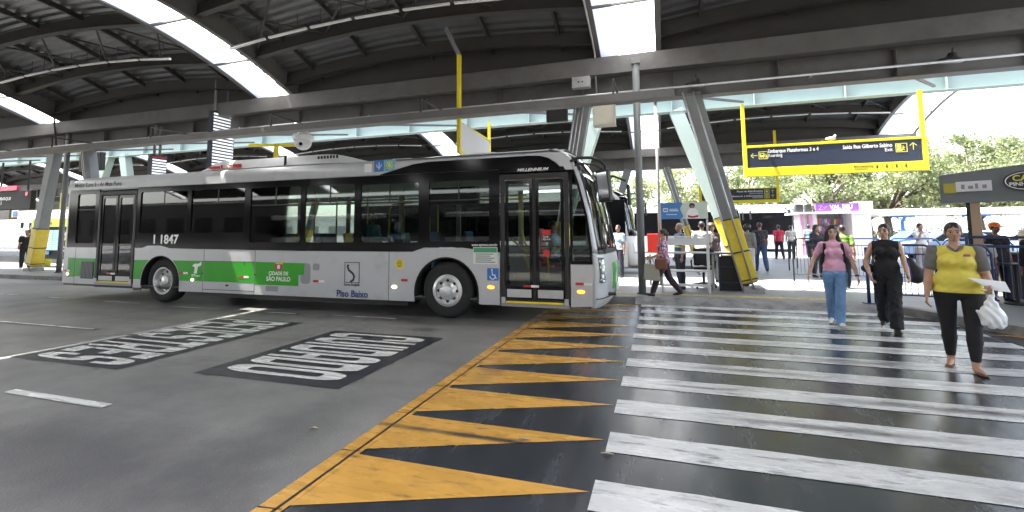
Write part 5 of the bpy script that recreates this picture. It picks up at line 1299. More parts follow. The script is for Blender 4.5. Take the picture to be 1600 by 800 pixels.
# yellow ticket kiosk on the left
T = thing('ticket_kiosk', 'yellow and black ticket machine kiosk left of the bus', 'kiosk', (-26.5, 13.7, PZ))
m_kk = mat('kiosk_black', (.012, .012, .014), .55, spec=.15); kx0, kx1 = -27.75, -25.15
g = MB(); g.box(kx0, 13.75, 1.95, kx1, 14.5, 2.33); g.box(kx1 - .12, 13.74, PZ, kx1 + .0, 14.52, 1.95); g.box(kx0, 13.74, PZ, kx0 + .1, 14.52, 1.95); g.build('yellow_frame', mat('kiosk_yellow_green', (.58, .60, .03), .4), T)
g = MB(); g.box(kx0 + .1, 13.85, .5, kx1 - .12, 14.4, 1.95); g.build('black_body', m_kk, T)
text("Terminal Bilhete", .20, frame((kx0 + .12, 13.745, 2.06), (1, 0, 0), (0, 0, 1)), m_txtk, 'kiosk_text', T, bold=.015)
m_scr = mat('screen_blue', (.10, .22, .30), .3, emit=.6)
for x in (-26.75, -26.3): 
    g = MB(); g.box(x, 13.82, .9, x + .38, 13.848, 1.8); sc_ = g.build('screen', m_scr, T)
    g = MB()
    for i in range(8): g.box(x + .03, 13.815, .98 + .1*i, x + .03 + random.uniform(.15, .32), 13.819, 1.01 + .1*i)
    g.build('screen_lines', m_txtw, sc_)
g = MB(); g.box(-25.75, 13.82, .75, -25.33, 13.848, 1.8); sc_ = g.build('poster', m_txtk, T)
flat([[(-25.72, 1.3), (-25.4, 1.35), (-25.38, 1.75), (-25.6, 1.6), (-25.7, 1.72)], circ(-25.55, 1.5, .06, 10)[::-1]], frame((0, 13.817, 0), (1, 0, 0), (0, 0, 1)), m_txtw, 'poster_shape', sc_, .003)
g = MB(); g.box(-25.7, 13.815, .85, -25.4, 13.819, .9); g.box(-25.7, 13.815, 1.0, -25.45, 13.819, 1.06); g.build('poster_text', m_txtw, sc_)
g = MB(); g.box(-26.9, 13.815, .7, -26.5, 13.82, .85); g.build('card_reader', m_blue, T)
T = thing('small_rack', 'thin grey rack at the foot of the left leaning column', 'rack', (-23.9, 13.0, PZ))
for x in (-24.15, -23.7): g = MB(); g.tube([(x, 12.9, PZ), (x, 12.9, 1.05)], .018, 6); g.build('leg', m_steel_l, T)
for z in (.35, .7, 1.05): g = MB(); g.tube([(-24.15, 12.9, z), (-23.7, 12.9, z)], .012, 6); g.build('rung', m_steel_l, T)
# departure display hanging at far left
T = thing('departure_display', 'black hanging departure display with red header at the left edge', 'display', (-29, 13.4, 2.9))
g = MB(); g.box(-29.9, 13.3, 2.75, -27.05, 13.5, 3.62); g.build('case', m_kk, T, bevel=.02)
g = MB(); g.box(-29.3, 13.28, 3.64, -28.1, 13.4, 3.86); g.build('red_header', mat('pink_red_panel', (.6, .06, .14), .4), T)
g = MB(); g.lathe((-27.35, 13.29, 3.45), (0, -1, 0), [(.10, 0), (.10, .01)], 14); g.build('red_symbol', m_red, T)
text("EMBARQUE\n2   3", .2, frame((-29.5, 13.29, 3.2), (1, 0, 0), (0, 0, 1)), m_txtw, 'display_text', T)
for x in (-29.5, -27.5): g = MB(); g.tube([(x, 13.4, 3.6), (x, 13.4, 5.0)], .04, 8); g.build('hanger', m_blackm, T)
T = thing('loudspeaker', 'dark box unit under the departure display', 'speaker', (-29, 13.4, 2.3)); g = MB(); g.box(-29.6, 13.3, 2.3, -28.5, 13.6, 2.74); g.build('case', m_steel, T, bevel=.03)
T = thing('small_flag_sign', 'small blue and white sign below the departure display', 'sign', (-28, 13.4, 2.3)); g = MB(); g.box(-28.35, 13.3, 2.4, -27.85, 13.34, 2.72); f_ = g.build('panel', m_wht, T); g = MB(); g.box(-28.25, 13.29, 2.45, -27.95, 13.298, 2.67); g.build('blue_field', m_blue, f_); g = MB(); g.tube([(-28.1, 13.32, 2.72), (-28.1, 13.32, 2.9)], .01, 5); g.build('hanger', m_blackm, T)

# ------------------------------------------------------------ other vehicles
B2 = other_bus('coach_bus', 'white bus nose showing behind the silver bus, beside the man in pale shirt', (-.72, 17.0, 0), 0, (.7, .7, .7), m_black, L=11.5)
other_bus('parked_bus', 'white and blue bus facing the viewer at the left edge', (-55.5, 27.0, 0), R(-62), (.55, .58, .62), m_black, L=11, stripe=mat('bus_front_blue', (.03, .1, .4), .3), lod=0)
ob = other_bus('parked_bus', 'pale bus seen front-on beyond the leaning column, right of it', (6.3, 37.5, 0), R(-100), (.62, .66, .66), m_black, L=11, lod=0)
ob = other_bus('parked_bus', 'long white bus standing across the far lane behind the hoop rails', (8.6, 34.5, 0), 0, (.78, .78, .78), m_black, L=11.5, lod=0)
ob = other_bus('parked_bus', 'pale bus with dark windows in the far lane behind the poster stand', (5.0, 31.2, 0), 0, (.6, .6, .6), m_black, L=11.5, lod=0)
text('8 250', .42, frame((.95, 31.16, 1.28), (1, 0, 0), (0, 0, 1)), m_txtw, 'fleet_number', ob, bold=.02)
other_bus('parked_bus', 'white bus waiting at the far platform, mostly behind the silver bus', (-9, 31.2, 0), 0, (.7, .7, .7), m_black, L=11.5, lod=0)
def car(label, loc, rz, col):
    m_c = mat('car_paint_%.2f_%.2f' % (col[0], col[2]), col, .25, coat=.6)
    T = thing('parked_car', label, 'car', loc, rz, 'cars parked beyond the station')
    prof = [(-2.1, .35), (-2.15, .7), (-2.0, .95), (-1.3, 1.0), (-.75, 1.42), (.55, 1.45), (1.2, 1.0), (1.95, .88), (2.1, .65), (2.08, .35)]
    secs = [(-.85, .0, 1), (-.82, 1, 1), (-.6, 1, 1), (.6, 1, 1), (.82, 1, 1), (.85, 0, 1)]
    g = MB(); n = len(prof); vs = []
    ys = [-.86, -.80, .80, .86]
    for yi, y in enumerate(ys):
        for x, z in prof:
            s_ = .9 if yi in (0, 3) else 1; yy = y * (1 - .22*max(0, (z - .95)/.5)); vs.append((x*s_**.3, yy, z if z < .4 else .35 + (z - .35)*(.96 if yi in (0, 3) else 1)))
    fs = [(a*n + i, a*n + (i+1) % n, (a+1)*n + (i+1) % n, (a+1)*n + i) for a in range(3) for i in range(n)] + [tuple(range(n-1, -1, -1)), tuple(3*n + i for i in range(n))]
    g.add(vs, fs); g.build('body', m_c, T, smooth=False, bevel=.05, world=False)
    for s in (-1, 1):
        g = MB(); g.add([(x, s*(.875*(1 - .22*max(0, (z-.95)/.5)) + .0), z) for x, z in ((-1.15, 1.0), (-.7, 1.36), (.5, 1.38), (1.05, 1.0))], [(0, 1, 2, 3)]); g.build('window', m_black, T, world=False, solid=.01)
        for x in (-1.3, 1.3):
            g = MB(); g.lathe((x, s*.88, .32), (0, -s, 0), [(.2, 0), (.30, .0), (.32, .04), (.32, .18)], 20); w_ = g.build('wheel', m_rubber, T, smooth=True, world=False)
            g = MB(); g.lathe((x, s*.885, .32), (0, -s, 0), [(.20, .0), (.05, .01), (.001, .0)], 14, False); g.build('rim', m_rim, w_, world=False)
    g = MB(); g.add([(1.12, -.62, 1.03), (1.12, .62, 1.03), (.6, .56, 1.40), (.6, -.56, 1.40)], [(0, 1, 2, 3)]); g.build('windscreen', m_black, T, world=False, solid=.012)
    for s in (-1, 1): g = MB(); g.sphere((2.03, s*.6, .72), (.06, .16, .07), 10, 6); g.build('headlamp', m_wht, T, smooth=True, world=False)
    return T
car('pale blue car parked right of the woman in black', (13.2, 27.5, 0), R(170), (.25, .35, .5))
car('white car parked behind the woman in yellow', (16.4, 28.5, 0), R(175), (.7, .7, .72))
car('silver car farther right beyond the barriers', (17.5, 34.5, 0), R(185), (.5, .5, .52))
car('blue car parked beside the kiosk', (14.0, 32.5, 0), R(180), (.06, .12, .35))
# buses and a building added behind the viewer to darken the window reflections
for i, (x, lab) in enumerate(((-3.5, 'right'), (-20, 'left'))): other_bus('parked_bus', 'silver bus parked across the lane behind the viewer, %s one' % lab, (x, -18.5, 0), 0, (.4, .41, .42), m_black, L=12, lod=0)  # unseen buses, added to darken the window reflections
T = thing('added_building', 'dark brick depot building behind the viewer', 'building', (0, -40, 0))  # unseen building, added to darken the window reflections
g = MB(); g.box(-110, -46, 0, 90, -38, 6.5); g.build('wall', mat('added_building_wall', (.05, .045, .04), .8, var=.2), T)
for i in range(30): g = MB(); g.box(-105 + 6*i, -37.97, 1.5, -101.5 + 6*i, -37.94, 4.0); g.build('window', m_black, T)  # windows of the added building
# white shelter roof
T = thing('bus_shelter', 'long white shelter roof with blue posts in front of the trees', 'shelter', (19, 38, 0))
g = MB(); g.grid(lambda u, v: (13.6 + 16*u, 36.5 + 3*v, 2.55 + .35*math.sin(math.pi*v)), 4, 8); g.build('roof', m_wht, T, solid=.12, smooth=True)
for x in (15.5, 19.5, 23.5, 27.5): g = MB(); g.tube([(x, 38, 0), (x, 38, 2.1), (x, 37.4, 2.5)], .10, 8); g.box(x - .7, 37.9, 2.35, x + .7, 38.1, 2.55); g.build('post', m_blue, T)
T = thing('low_building', 'low white building beyond the lane, left of the kiosk', 'building', (4, 44, 0))
g = MB(); g.box(-6, 42, 0, 11, 46, 3.4); g.build('wall', mat('white_wall', (.75, .75, .75), .7, var=.05), T)
for x in (-5, -2, 1, 4, 7): g = MB(); g.box(x, 41.96, 1.5, x + 2.2, 41.99, 2.4); g.build('window', m_greyv, T)
g = MB(); g.box(-6.3, 41.6, 3.4, 11.3, 46.3, 3.55); g.build('roof', m_wht, T)
T = thing('low_building', 'pale building front beyond the far platforms at the left', 'building', (-60, 52, 0))
g = MB(); g.box(-110, 50, 0, -14, 54, 3.6); g.build('wall', MATS['white_wall'], T)
for i in range(22): g = MB(); g.box(-108 + 4.2*i, 49.96, 1.2, -105.4 + 4.2*i, 49.99, 2.4); g.build('window', m_greyv, T)
g = MB(); g.box(-110.3, 49.5, 3.6, -13.7, 54.3, 3.75); g.build('roof', m_wht, T)

# ------------------------------------------------------------ trees and hedge
m_leaf = []
for i, c in enumerate(((.12, .145, .08), (.15, .17, .10), (.10, .125, .07))):
    m = mat('foliage_%d' % i, c, .6, var=.35, vscale=1.5)
    n = m.node_tree.nodes; l = m.node_tree.links; b = n["Principled BSDF"]; out = n["Material Output"]
    t = n.new("ShaderNodeBsdfTranslucent"); t.inputs[0].default_value = (c[0]*2.2, c[1]*2.1, c[2]*1.6, 1); mx = n.new("ShaderNodeMixShader"); mx.inputs[0].default_value = .5
    l.new(b.outputs[0], mx.inputs[1]); l.new(t.outputs[0], mx.inputs[2]); l.new(mx.outputs[0], out.inputs[0]); m_leaf.append(m)
m_bark = mat('tree_bark', (.09, .07, .055), .9, var=.3, vscale=6, bump=.4, bscale=12)
def crown(name, mlf, nclump, nleaf, rx, rz, zc, seed, leaf=.16):
    r_ = np.random.default_rng(seed); V = []; F = []
    C = []
    for i in range(nclump):
        d = r_.normal(size=3); d /= np.linalg.norm(d); rr_ = r_.uniform(.35, 1) ** .6
        C.append((d * [rx, rx, rz] * rr_ + [0, 0, zc], r_.uniform(.4, 1.0) * rx * .25))
    for c, cr in C:
        P_ = r_.normal(size=(nleaf, 3)) * cr * [.55, .55, .38] + c
        A = r_.normal(size=(nleaf, 3)); A /= np.linalg.norm(A, axis=1)[:, None]
        B = np.cross(A, r_.normal(size=(nleaf, 3))); B /= np.linalg.norm(B, axis=1)[:, None]
        s_ = r_.uniform(.6, 1.4, size=(nleaf, 1)) * leaf
        q = np.stack([P_ - A*s_, P_ + B*s_*.55, P_ + A*s_, P_ - B*s_*.55], 1).reshape(-1, 3)
        o = len(V)*1; V.extend(q.tolist()); F.extend([(o + 4*i, o + 4*i + 1, o + 4*i + 2, o + 4*i + 3) for i in range(nleaf)])
    g = MB(); g.v = V; g.f = F; g.mi = [0]*len(F)
    return g, C
def tree(label, loc, s, seed, mi=0, trunk_h=2.6, group='trees beyond the station'):
    T = thing('street_tree', label, 'tree', loc, 0, group)
    g, C = crown('c', None, 44, 190, 3.2*s, 2.0*s, trunk_h + 2.0*s, seed, .13)
    g.build('crown', m_leaf[mi], T, world=False)
    g = MB(); r_ = random.Random(seed)
    g.tube([(0, 0, 0), (.08, .05, trunk_h*.5), (.0, .1, trunk_h)], [.22*s, .17*s, .14*s], 10)
    for c, cr in C[:16]:
        c = Vector(c.tolist()); m_ = Vector((c.x*.35, c.y*.35, trunk_h + (c.z - trunk_h)*.45)); g.tube([(0, .1, trunk_h - .2), m_, c], [.10*s, .06*s, .02*s], 6)
    g.build('trunk', m_bark, T, smooth=True, world=False)
    return T
sp = [((1.5, 47), 1.35, 1, 'pale green tree seen above the poster stand'), ((7.0, 46), 1.3, 0, 'dense tree left of the purple signed kiosk'), ((12.2, 42.5), 1.35, 0, 'broad tree directly behind the purple signed kiosk'), ((17.0, 44), 1.5, 1, 'tall yellowish green tree right of the kiosk'),
      ((21.8, 43), 1.45, 0, 'tree with bare lower branches above the white shelter roof'), ((26.5, 42), 1.5, 1, 'tree behind the grey cafe fascia'), ((31.5, 44), 1.5, 2, 'large tree at the right edge behind the cafe'), ((-5, 50), 1.4, 2, 'tree beyond the station behind the silver bus'), ((10, 55), 1.7, 2, 'far tree filling the gap behind the dense tree'), ((20, 56), 1.8, 2, 'far tree behind the yellowish green tree'), ((29, 56), 1.8, 0, 'far tree behind the cafe trees')]
for i, ((x, y), s, mi, lab) in enumerate(sp): tree(lab, (x, y, 0), s, 11 + i, mi)
g, C = crown('h', None, 140, 120, 1.0, .5, 0, 77, .09)
T = thing('hedge', 'trimmed green hedge under the white shelter roof', 'hedge', (22, 40.5, 0))
V = np.array(g.v); r_ = np.random.default_rng(3); n_ = len(V)//4; off = np.repeat(r_.uniform(-9, 9, size=n_), 4); V[:, 0] = V[:, 0]*.3 + off; V[:, 2] = V[:, 2]*1.2 + .9; V[:, 1] *= .6
g.v = V.tolist(); g.build('foliage', m_leaf[0], T, world=False)
g = MB(); 
for i in range(14): g.tube([(-8.5 + 1.3*i, 0, 0), (-8.5 + 1.3*i, .05, .9)], .03, 6)
g.build('stems', m_bark, T, world=False)
# ------------------------------------------------------------ people (signed distance fields meshed by surface nets)
class SDF:
    def __init__(s, lo, hi, h):
        s.lo = np.array(lo, float); s.h = h
        s.n = np.ceil((np.array(hi) - s.lo) / h).astype(int) + 1
        s.F = np.full(s.n, 1.0, np.float32)
    def _sub(s, lo, hi):
        a = np.clip(np.floor((np.array(lo) - s.lo) / s.h).astype(int), 0, s.n); b = np.clip(np.ceil((np.array(hi) - s.lo) / s.h).astype(int) + 1, 0, s.n)
        if np.any(b <= a): return None, None
        ax = [s.lo[i] + np.arange(a[i], b[i]) * s.h for i in range(3)]
        P = np.stack(np.meshgrid(*ax, indexing='ij'), -1)
        return tuple(slice(a[i], b[i]) for i in range(3)), P
    def put(s, prim, off=0.0, k=None):
        d_fn, lo, hi, kk = prim; k = kk if k is None else k
        m = off + 3*s.h + k + .02
        sl, P = s._sub(np.array(lo) - m, np.array(hi) + m)
        if sl is None: return
        d = d_fn(P) - off; A = s.F[sl]
        if k > 0:
            hh = np.clip(.5 + .5*(A - d)/k, 0, 1); s.F[sl] = A + (d - A)*hh - k*hh*(1 - hh)
        else: s.F[sl] = np.minimum(A, d)
    def cut(s, prim, off=0.0):
        d_fn, lo, hi, kk = prim; sl, P = s._sub(np.array(lo) - .05, np.array(hi) + .05)
        if sl is None: return
        s.F[sl] = np.maximum(s.F[sl], -(d_fn(P) - off))
    def clip(s, fn):
        ax = [s.lo[i] + np.arange(s.n[i]) * s.h for i in range(3)]; P = np.stack(np.meshgrid(*ax, indexing='ij'), -1)
        s.F = np.maximum(s.F, fn(P).astype(np.float32))
    def mesh(s):
        F = s.F; I = F < 0
        n = s.n; e = np.zeros(tuple(n - 1) + (3,)); cnt = np.zeros(tuple(n - 1))
        corners = [(0,0,0),(1,0,0),(0,1,0),(1,1,0),(0,0,1),(1,0,1),(0,1,1),(1,1,1)]
        edges = [(0,1),(2,3),(4,5),(6,7),(0,2),(1,3),(4,6),(5,7),(0,4),(1,5),(2,6),(3,7)]
        V = [F[c[0]:n[0]-1+c[0], c[1]:n[1]-1+c[1], c[2]:n[2]-1+c[2]] for c in corners]
        ins = sum((v < 0).astype(int) for v in V); act = (ins > 0) & (ins < 8)
        idx = np.argwhere(act); 
        if len(idx) == 0: return [], []
        vv = [v[act] for v in V]; e = np.zeros((len(idx), 3)); cnt = np.zeros(len(idx))
        for a, b in edges:
            fa, fb = vv[a], vv[b]; m = (fa < 0) != (fb < 0); t = np.where(m, fa/(fa - fb + 1e-12), 0)
            ca, cb = np.array(corners[a]), np.array(corners[b]); e += np.where(m[:, None], ca + (cb - ca)*t[:, None], 0); cnt += m
        P = s.lo + (idx + e/cnt[:, None])*s.h
        vid = -np.ones(tuple(n - 1), int); vid[act] = np.arange(len(idx)); Q = []
        for ax in range(3):
            b, c = (ax + 1) % 3, (ax + 2) % 3
            sa = [slice(1, -1)]*3; sa[ax] = slice(0, -1); sb = list(sa); sb[ax] = slice(1, None)
            sl1 = [slice(1, n[i]-1) for i in range(3)]; sl1[ax] = slice(0, n[ax]-1); sl2 = list(sl1); sl2[ax] = slice(1, n[ax])
            A = I[tuple(sl1)]; B = I[tuple(sl2)]; ch = A != B; ii = np.argwhere(ch); 
            if len(ii) == 0: continue
            base = ii.copy(); base[:, b] += 1; base[:, c] += 1
            def g_(db, dc):
                q = base.copy(); q[:, b] += db; q[:, c] += dc; return vid[q[:, 0], q[:, 1], q[:, 2]]
            q = np.stack([g_(-1, -1), g_(0, -1), g_(0, 0), g_(-1, 0)], 1); fl = ~A[ch]; q[fl] = q[fl][:, ::-1]; Q.append(q)
        Q = np.concatenate(Q); Q = Q[(Q >= 0).all(1)]
        return P, Q
def cone(a, b, ra, rb, k=.02, sq=None):
    """round cone; sq = (axis, factor) squeezes it along an axis"""
    a = np.array(a, float); b = np.array(b, float)
    if sq: n_ = np.array(sq[0], float); n_ /= np.linalg.norm(n_); f = 1/sq[1] - 1
    def T(p): return p + n_*((p - a) @ n_)[..., None]*f if sq else p
    bb = T(b[None])[0] if sq else b; ab = bb - a; L2 = max(1e-9, ab @ ab)
    def d(P):
        q = T(P) - a; t = np.clip((q @ ab)/L2, 0, 1)
        D = np.linalg.norm(q - t[..., None]*ab, axis=-1) - (ra + (rb - ra)*t)
        return D*(sq[1] if sq and sq[1] < 1 else 1)
    r = max(ra, rb) * (max(1, sq[1]) if sq else 1); return (d, np.minimum(a, b) - r, np.maximum(a, b) + r, k)
def ell(c, r, k=.02, R_=None):
    c = np.array(c, float); r = np.array(r, float); mr = r.max() * 1.3
    def d(P):
        q = P - c
        if R_ is not None: q = q @ R_
        l = np.linalg.norm(q/r, axis=-1); l2 = np.linalg.norm(q/(r*r), axis=-1) + 1e-9; return l*(l - 1)/l2
    return (d, c - mr, c + mr, k)
def sdf_obj(name, S, m, T, parent=None, smooth_it=1):
    P, Q = S.mesh()
    if len(P) == 0: return None
    me = bpy.data.meshes.new(name); me.from_pydata(P.tolist(), [], Q.tolist()); me.materials.append(m)
    me.polygons.foreach_set("use_smooth", [True]*len(Q)); me.update()
    o = bpy.data.objects.new(name, me); sc.collection.objects.link(o); adopt(o, parent or T, world=False)
    return o
SKIN = {}
def skin(c):
    return mat('skin_%.2f' % c[0], c, .5, var=.08, vscale=9)
def rotx(v, a): 
    c, s = math.cos(a), math.sin(a); return np.array([v[0], v[1]*c - v[2]*s, v[1]*s + v[2]*c])
def person(label, loc, rz, H=1.65, w=1.0, pose=None, top=None, bottom=None, shoes=None, hair=None, sk=(.32, .17, .11), res=.012, female=True, extra=None, sit=False, belly=0, neckline=.822, glasses=False, group=None):
    """local frame: faces -y, x to the viewer's right when rz = 0"""
    T = thing('person', label, 'person', loc, rz, group)
    p = dict(lhip=0, rhip=0, lknee=5, rknee=5, labd=2, rabd=2, lsh=0, rsh=0, lab=8, rab=8, lel=12, rel=12, lin=0, rin=0, head=0, lfoot=0, rfoot=0, turn=0, lean=0)
    p.update(pose or {})
    U = H; A = lambda *v: np.array(v)*U
    J = {}; J['pel'] = A(0, 0, .53)
    lean = R(p['lean'])
    def up_(v): return J['pel'] + rotx(np.array(v)*U - J['pel'], lean)      # torso lean forward
    # legs
    for s, n in ((-1, 'r'), (1, 'l')):
        hp = A(s*.052*w, 0, .51); a = R(p[n+'hip']); ab = R(p[n+'abd']); kn = a - R(p[n+'knee'])
        th = np.array([s*math.sin(ab), -math.sin(a)*math.cos(ab), -math.cos(a)*math.cos(ab)]); k_ = hp + th*.235*U
        sh = np.array([s*math.sin(ab)*.5, -math.sin(kn), -math.cos(kn)]); sh /= np.linalg.norm(sh); an = k_ + sh*.232*U
        fp = R(p[n+'foot']); tw = s*R(12); fd = np.array([math.sin(tw), -math.cos(tw)*math.cos(fp), math.sin(fp)]); J[n+'hp'], J[n+'k'], J[n+'a'], J[n+'fd'] = hp, k_, an, fd
    zmin = min(min(J[n+'a'][2] - .035*U, (J[n+'a'] + J[n+'fd']*.10*U)[2] - .022*U) for n in 'lr')
    dz = -zmin if not sit else 0
    def sh_(v): return v + np.array([0, 0, dz])
    for n in 'lr':
        for q in ('hp', 'k', 'a'): J[n+q] = sh_(J[n+q])
    tz = dz
    tw_ = R(p['turn']); 
    def B(x, y, z):
        v = np.array([x*math.cos(tw_) - y*math.sin(tw_), x*math.sin(tw_) + y*math.cos(tw_), z]) if z > .6 else np.array([x, y, z])
        return sh_(up_(v))
    ha = R(p['head'])
    def Hd(x, y, z):
        """head coordinates around (0,.0,.93)"""
        q = np.array([x*math.cos(ha) - (y)*math.sin(ha), x*math.sin(ha) + y*math.cos(ha), z]); v = q*U + (J['pel']*0)
        b = sh_(up_(np.array([0, 0, .88]))); return b + np.array([q[0], q[1] - (0 if not lean else .01), z - .88])*U
    Rh = np.array([[math.cos(ha), -math.sin(ha), 0], [math.sin(ha), math.cos(ha), 0], [0, 0, 1]])
    torso = [ell(B(0, .003, .535), A(.094*w, .064 + .01*(w-1)*6, .062), .03), ell(B(0, -.004 - belly*.25, .61), A(.074*w + belly*.3, .052 + belly*.5, .075), .03), ell(B(0, 0, .72), A(.088*w**.6, .056*w**.5, .088), .03),
             cone(B(-.082, .006, .795), B(.082, .006, .795), .036*U, .036*U, .03), ell(B(0, .004, .80), A(.07, .045, .04), .03)]
    if female: torso += [ell(B(s*.040, -.045*w**.4, .735), A(.036*w**.5, .034*w**.7, .034*w**.4), .02) for s in (-1, 1)] + [ell(B(s*.042*w, .038, .52), A(.045*w, .042, .045), .02) for s in (-1, 1)]
    neck = [cone(B(0, .008, .825), Hd(0, .006, .885), .031*U, .028*U, .012)]
    head = [ell(Hd(0, .008, .945), A(.044, .053, .055), .01, Rh), ell(Hd(0, -.012, .918), A(.036, .036, .046), .012, Rh), ell(Hd(0, -.026, .886), A(.020, .018, .014), .010, Rh),
            ell(Hd(0, -.034, .944), A(.034, .012, .016), .008, Rh)]
    for s in (-1, 1):
        head += [ell(Hd(s*.022, -.030, .916), A(.014, .012, .014), .008, Rh), ell(Hd(s*.0455, .008, .925), A(.005, .011, .017), .004, Rh)]
    head += [cone(Hd(0, -.048, .934), Hd(0, -.058, .914), .0045*U, .0085*U, .006), ell(Hd(0, -.0445, .8985), A(.014, .008, .0035), .003, Rh), ell(Hd(0, -.0435, .8935), A(.012, .008, .0038), .003, Rh)]
    arms = {}; legs = {}; hands = []
    mus = .9 if female else 1.05
    for s, n in ((-1, 'r'), (1, 'l')):
        S0 = B(s*.098*w**.35, .006, .80); a = R(p[n+'sh']); ab = R(p[n+'ab']); e_ = R(p[n+'el']); inn = R(p[n+'in'])
        d1 = np.array([s*math.sin(ab), -math.sin(a)*math.cos(ab), -math.cos(a)*math.cos(ab)]); E_ = S0 + d1*.168*U
        a2 = a + e_; d2 = np.array([s*math.sin(ab)*.6 - s*math.sin(inn), -math.sin(a2)*math.cos(inn), -math.cos(a2)]); d2 /= np.linalg.norm(d2); Wr = E_ + d2*.148*U
        J[n+'sh0'], J[n+'e'], J[n+'w'] = S0, E_, Wr
        ww = w**.7 * mus
        arms[n] = [cone(S0, E_, .030*U*ww, .0225*U*ww, .02), cone(E_, E_ + d2*.06*U, .0225*U*ww, .0235*U*ww, .01), cone(E_ + d2*.06*U, Wr, .0235*U*ww, .0145*U*ww, .01)]
        # hand: palm plane faces the thigh; thumb forward
        nrm = np.array([s, 0, 0.]); nrm -= d2*(nrm @ d2); nrm /= np.linalg.norm(nrm)      # out of the back of the hand
        side_ = np.cross(d2, nrm)*s; 
        if side_[1] > 0: side_ = -side_                                                  # thumb side points forward
        hl = .105*U; cl = R(p.get(n+'curl', 25))
        K = Wr + d2*hl*.45
        hd = [cone(Wr + d2*.004, K + side_*.020, .013*U, .015*U, .008, (nrm, .55)), cone(Wr + d2*.004, K - side_*.020, .013*U, .014*U, .008, (nrm, .55))]
        for fi in range(4):
            o_ = side_*(.030 - .020*fi); L = hl*[.46, .52, .48, .37][fi]; b0 = K + o_ - d2*.01
            def rot(dv, ang): return dv*math.cos(ang) - nrm*math.sin(ang)
            m1 = b0 + rot(d2, cl*.5)*L*.5; m2 = m1 + rot(d2, cl*1.4)*L*.32; m3 = m2 + rot(d2, cl*2.1)*L*.25
            hd += [cone(b0, m1, .0088, .0080, .002), cone(m1, m2, .0080, .0074, .002), cone(m2, m3, .0074, .0062, .002)]
        t0 = Wr + d2*hl*.12 + side_*.018; t1 = t0 + (d2*.7 + side_*.6)*.036; t2 = t1 + (d2*.95 + side_*.1 - nrm*.25)*.032
        hd += [cone(t0, t1, .012, .0105, .006), cone(t1, t2, .0102, .0085, .002)]
        hands += hd
        ww = w**.55 * (1.0 if female else .98)
        hp, kn, an, fd = J[n+'hp'], J[n+'k'], J[n+'a'], J[n+'fd']; calf = kn + (an - kn)*.3 + np.array([0, .008*U, 0])
        legs[n] = [cone(hp, kn, .052*U*ww, .033*U*ww, .03), cone(kn, calf, .032*U*ww, .033*U*ww, .012), cone(calf, an, .033*U*ww, .0185*U*ww, .015)]
        J[n+'foot'] = [cone(an + np.array([0, .012*U, -.018*U]) , an + fd*.055*U + np.array([0, 0, -.018*U]), .021*U, .017*U, .01), cone(an + fd*.05*U + np.array([0, 0, -.021*U]), an + fd*.105*U + np.array([0, 0, -.022*U]), .020*U, .012*U, .012, (np.array([0, 0, 1.]), .7))]
    lo = np.array([-.45, -.62, -.03])*1.0; hi = np.array([.45, .55, H + .12])
    allp = [J[n+q] for n in 'lr' for q in ('a', 'k', 'w', 'e')]
    lo = np.minimum(lo, np.min(allp, 0) - .2); hi = np.maximum(hi, np.max(allp, 0) + .2); lo[2] = min(-.03, np.min(allp, 0)[2] - .08)
    def field(groups, off=0.0, h=res, box=None):
        S = SDF(*(box or (lo, hi)), h)
        for gp in groups:
            for pr in gp: S.put(pr, off)
        return S
    # body
    S = field([torso, neck, head, arms['l'], arms['r'], legs['l'], legs['r'], J['lfoot'], J['rfoot']], -.001)
    for pr in hands: S.put(pr)
    for s in (-1, 1): S.cut(ell(Hd(s*.0185, -.0535, .930), A(.0115, .0065, .0055), 0, Rh))
    body = sdf_obj('body', S, skin(sk), T)
    fine = res < .013
    if fine or H*0 == 0:
        m_eye = mat('eye_white', (.42, .39, .37), .3); m_iris = mat('iris_brown', (.03, .015, .01), .2); m_lip = mat('lips_%.2f' % sk[0], (sk[0]*.95, sk[1]*.62, sk[2]*.65), .4); m_brow = mat('brow_dark', (.02, .014, .012), .8)
        if fine:
            for s in (-1, 1):
                c = Hd(s*.0185, -.0462, .930); g = MB(); g.sphere(c, (.0105*U, .0050*U, .0048*U), 12, 8); ey = g.build('eye', m_eye, T, smooth=True, world=False)
                c = Hd(s*.0185, -.0490, .930); g = MB(); g.sphere(c, (.0044*U, .0030*U, .0042*U), 10, 6); g.build('iris', m_iris, ey, smooth=True, world=False)
                g = MB(); g.tube([Hd(s*.009, -.0485, .9425), Hd(s*.019, -.0485, .946), Hd(s*.029, -.040, .942)], [.0028, .0034, .002], 6); g.build('eyebrow', m_brow, T, world=False)
                g = MB(); g.tube([Hd(s*.0085, -.0480, .9315), Hd(s*.0185, -.0515, .9348), Hd(s*.0285, -.0440, .932)], [.0018, .0030, .0018], 6); g.build('eyelid', m_brow, T, world=False)
            g = MB(); g.tube([Hd(-.014, -.0475, .897), Hd(-.006, -.0525, .8992), Hd(0, -.0525, .8985), Hd(.006, -.0525, .8992), Hd(.014, -.0475, .897)], [.0018, .0036, .0036, .0036, .0018], 6); g.tube([Hd(-.013, -.0475, .8965), Hd(0, -.0525, .8935), Hd(.013, -.0475, .8965)], [.0018, .0046, .0018], 6); g.build('lips', m_lip, T, world=False, smooth=True)
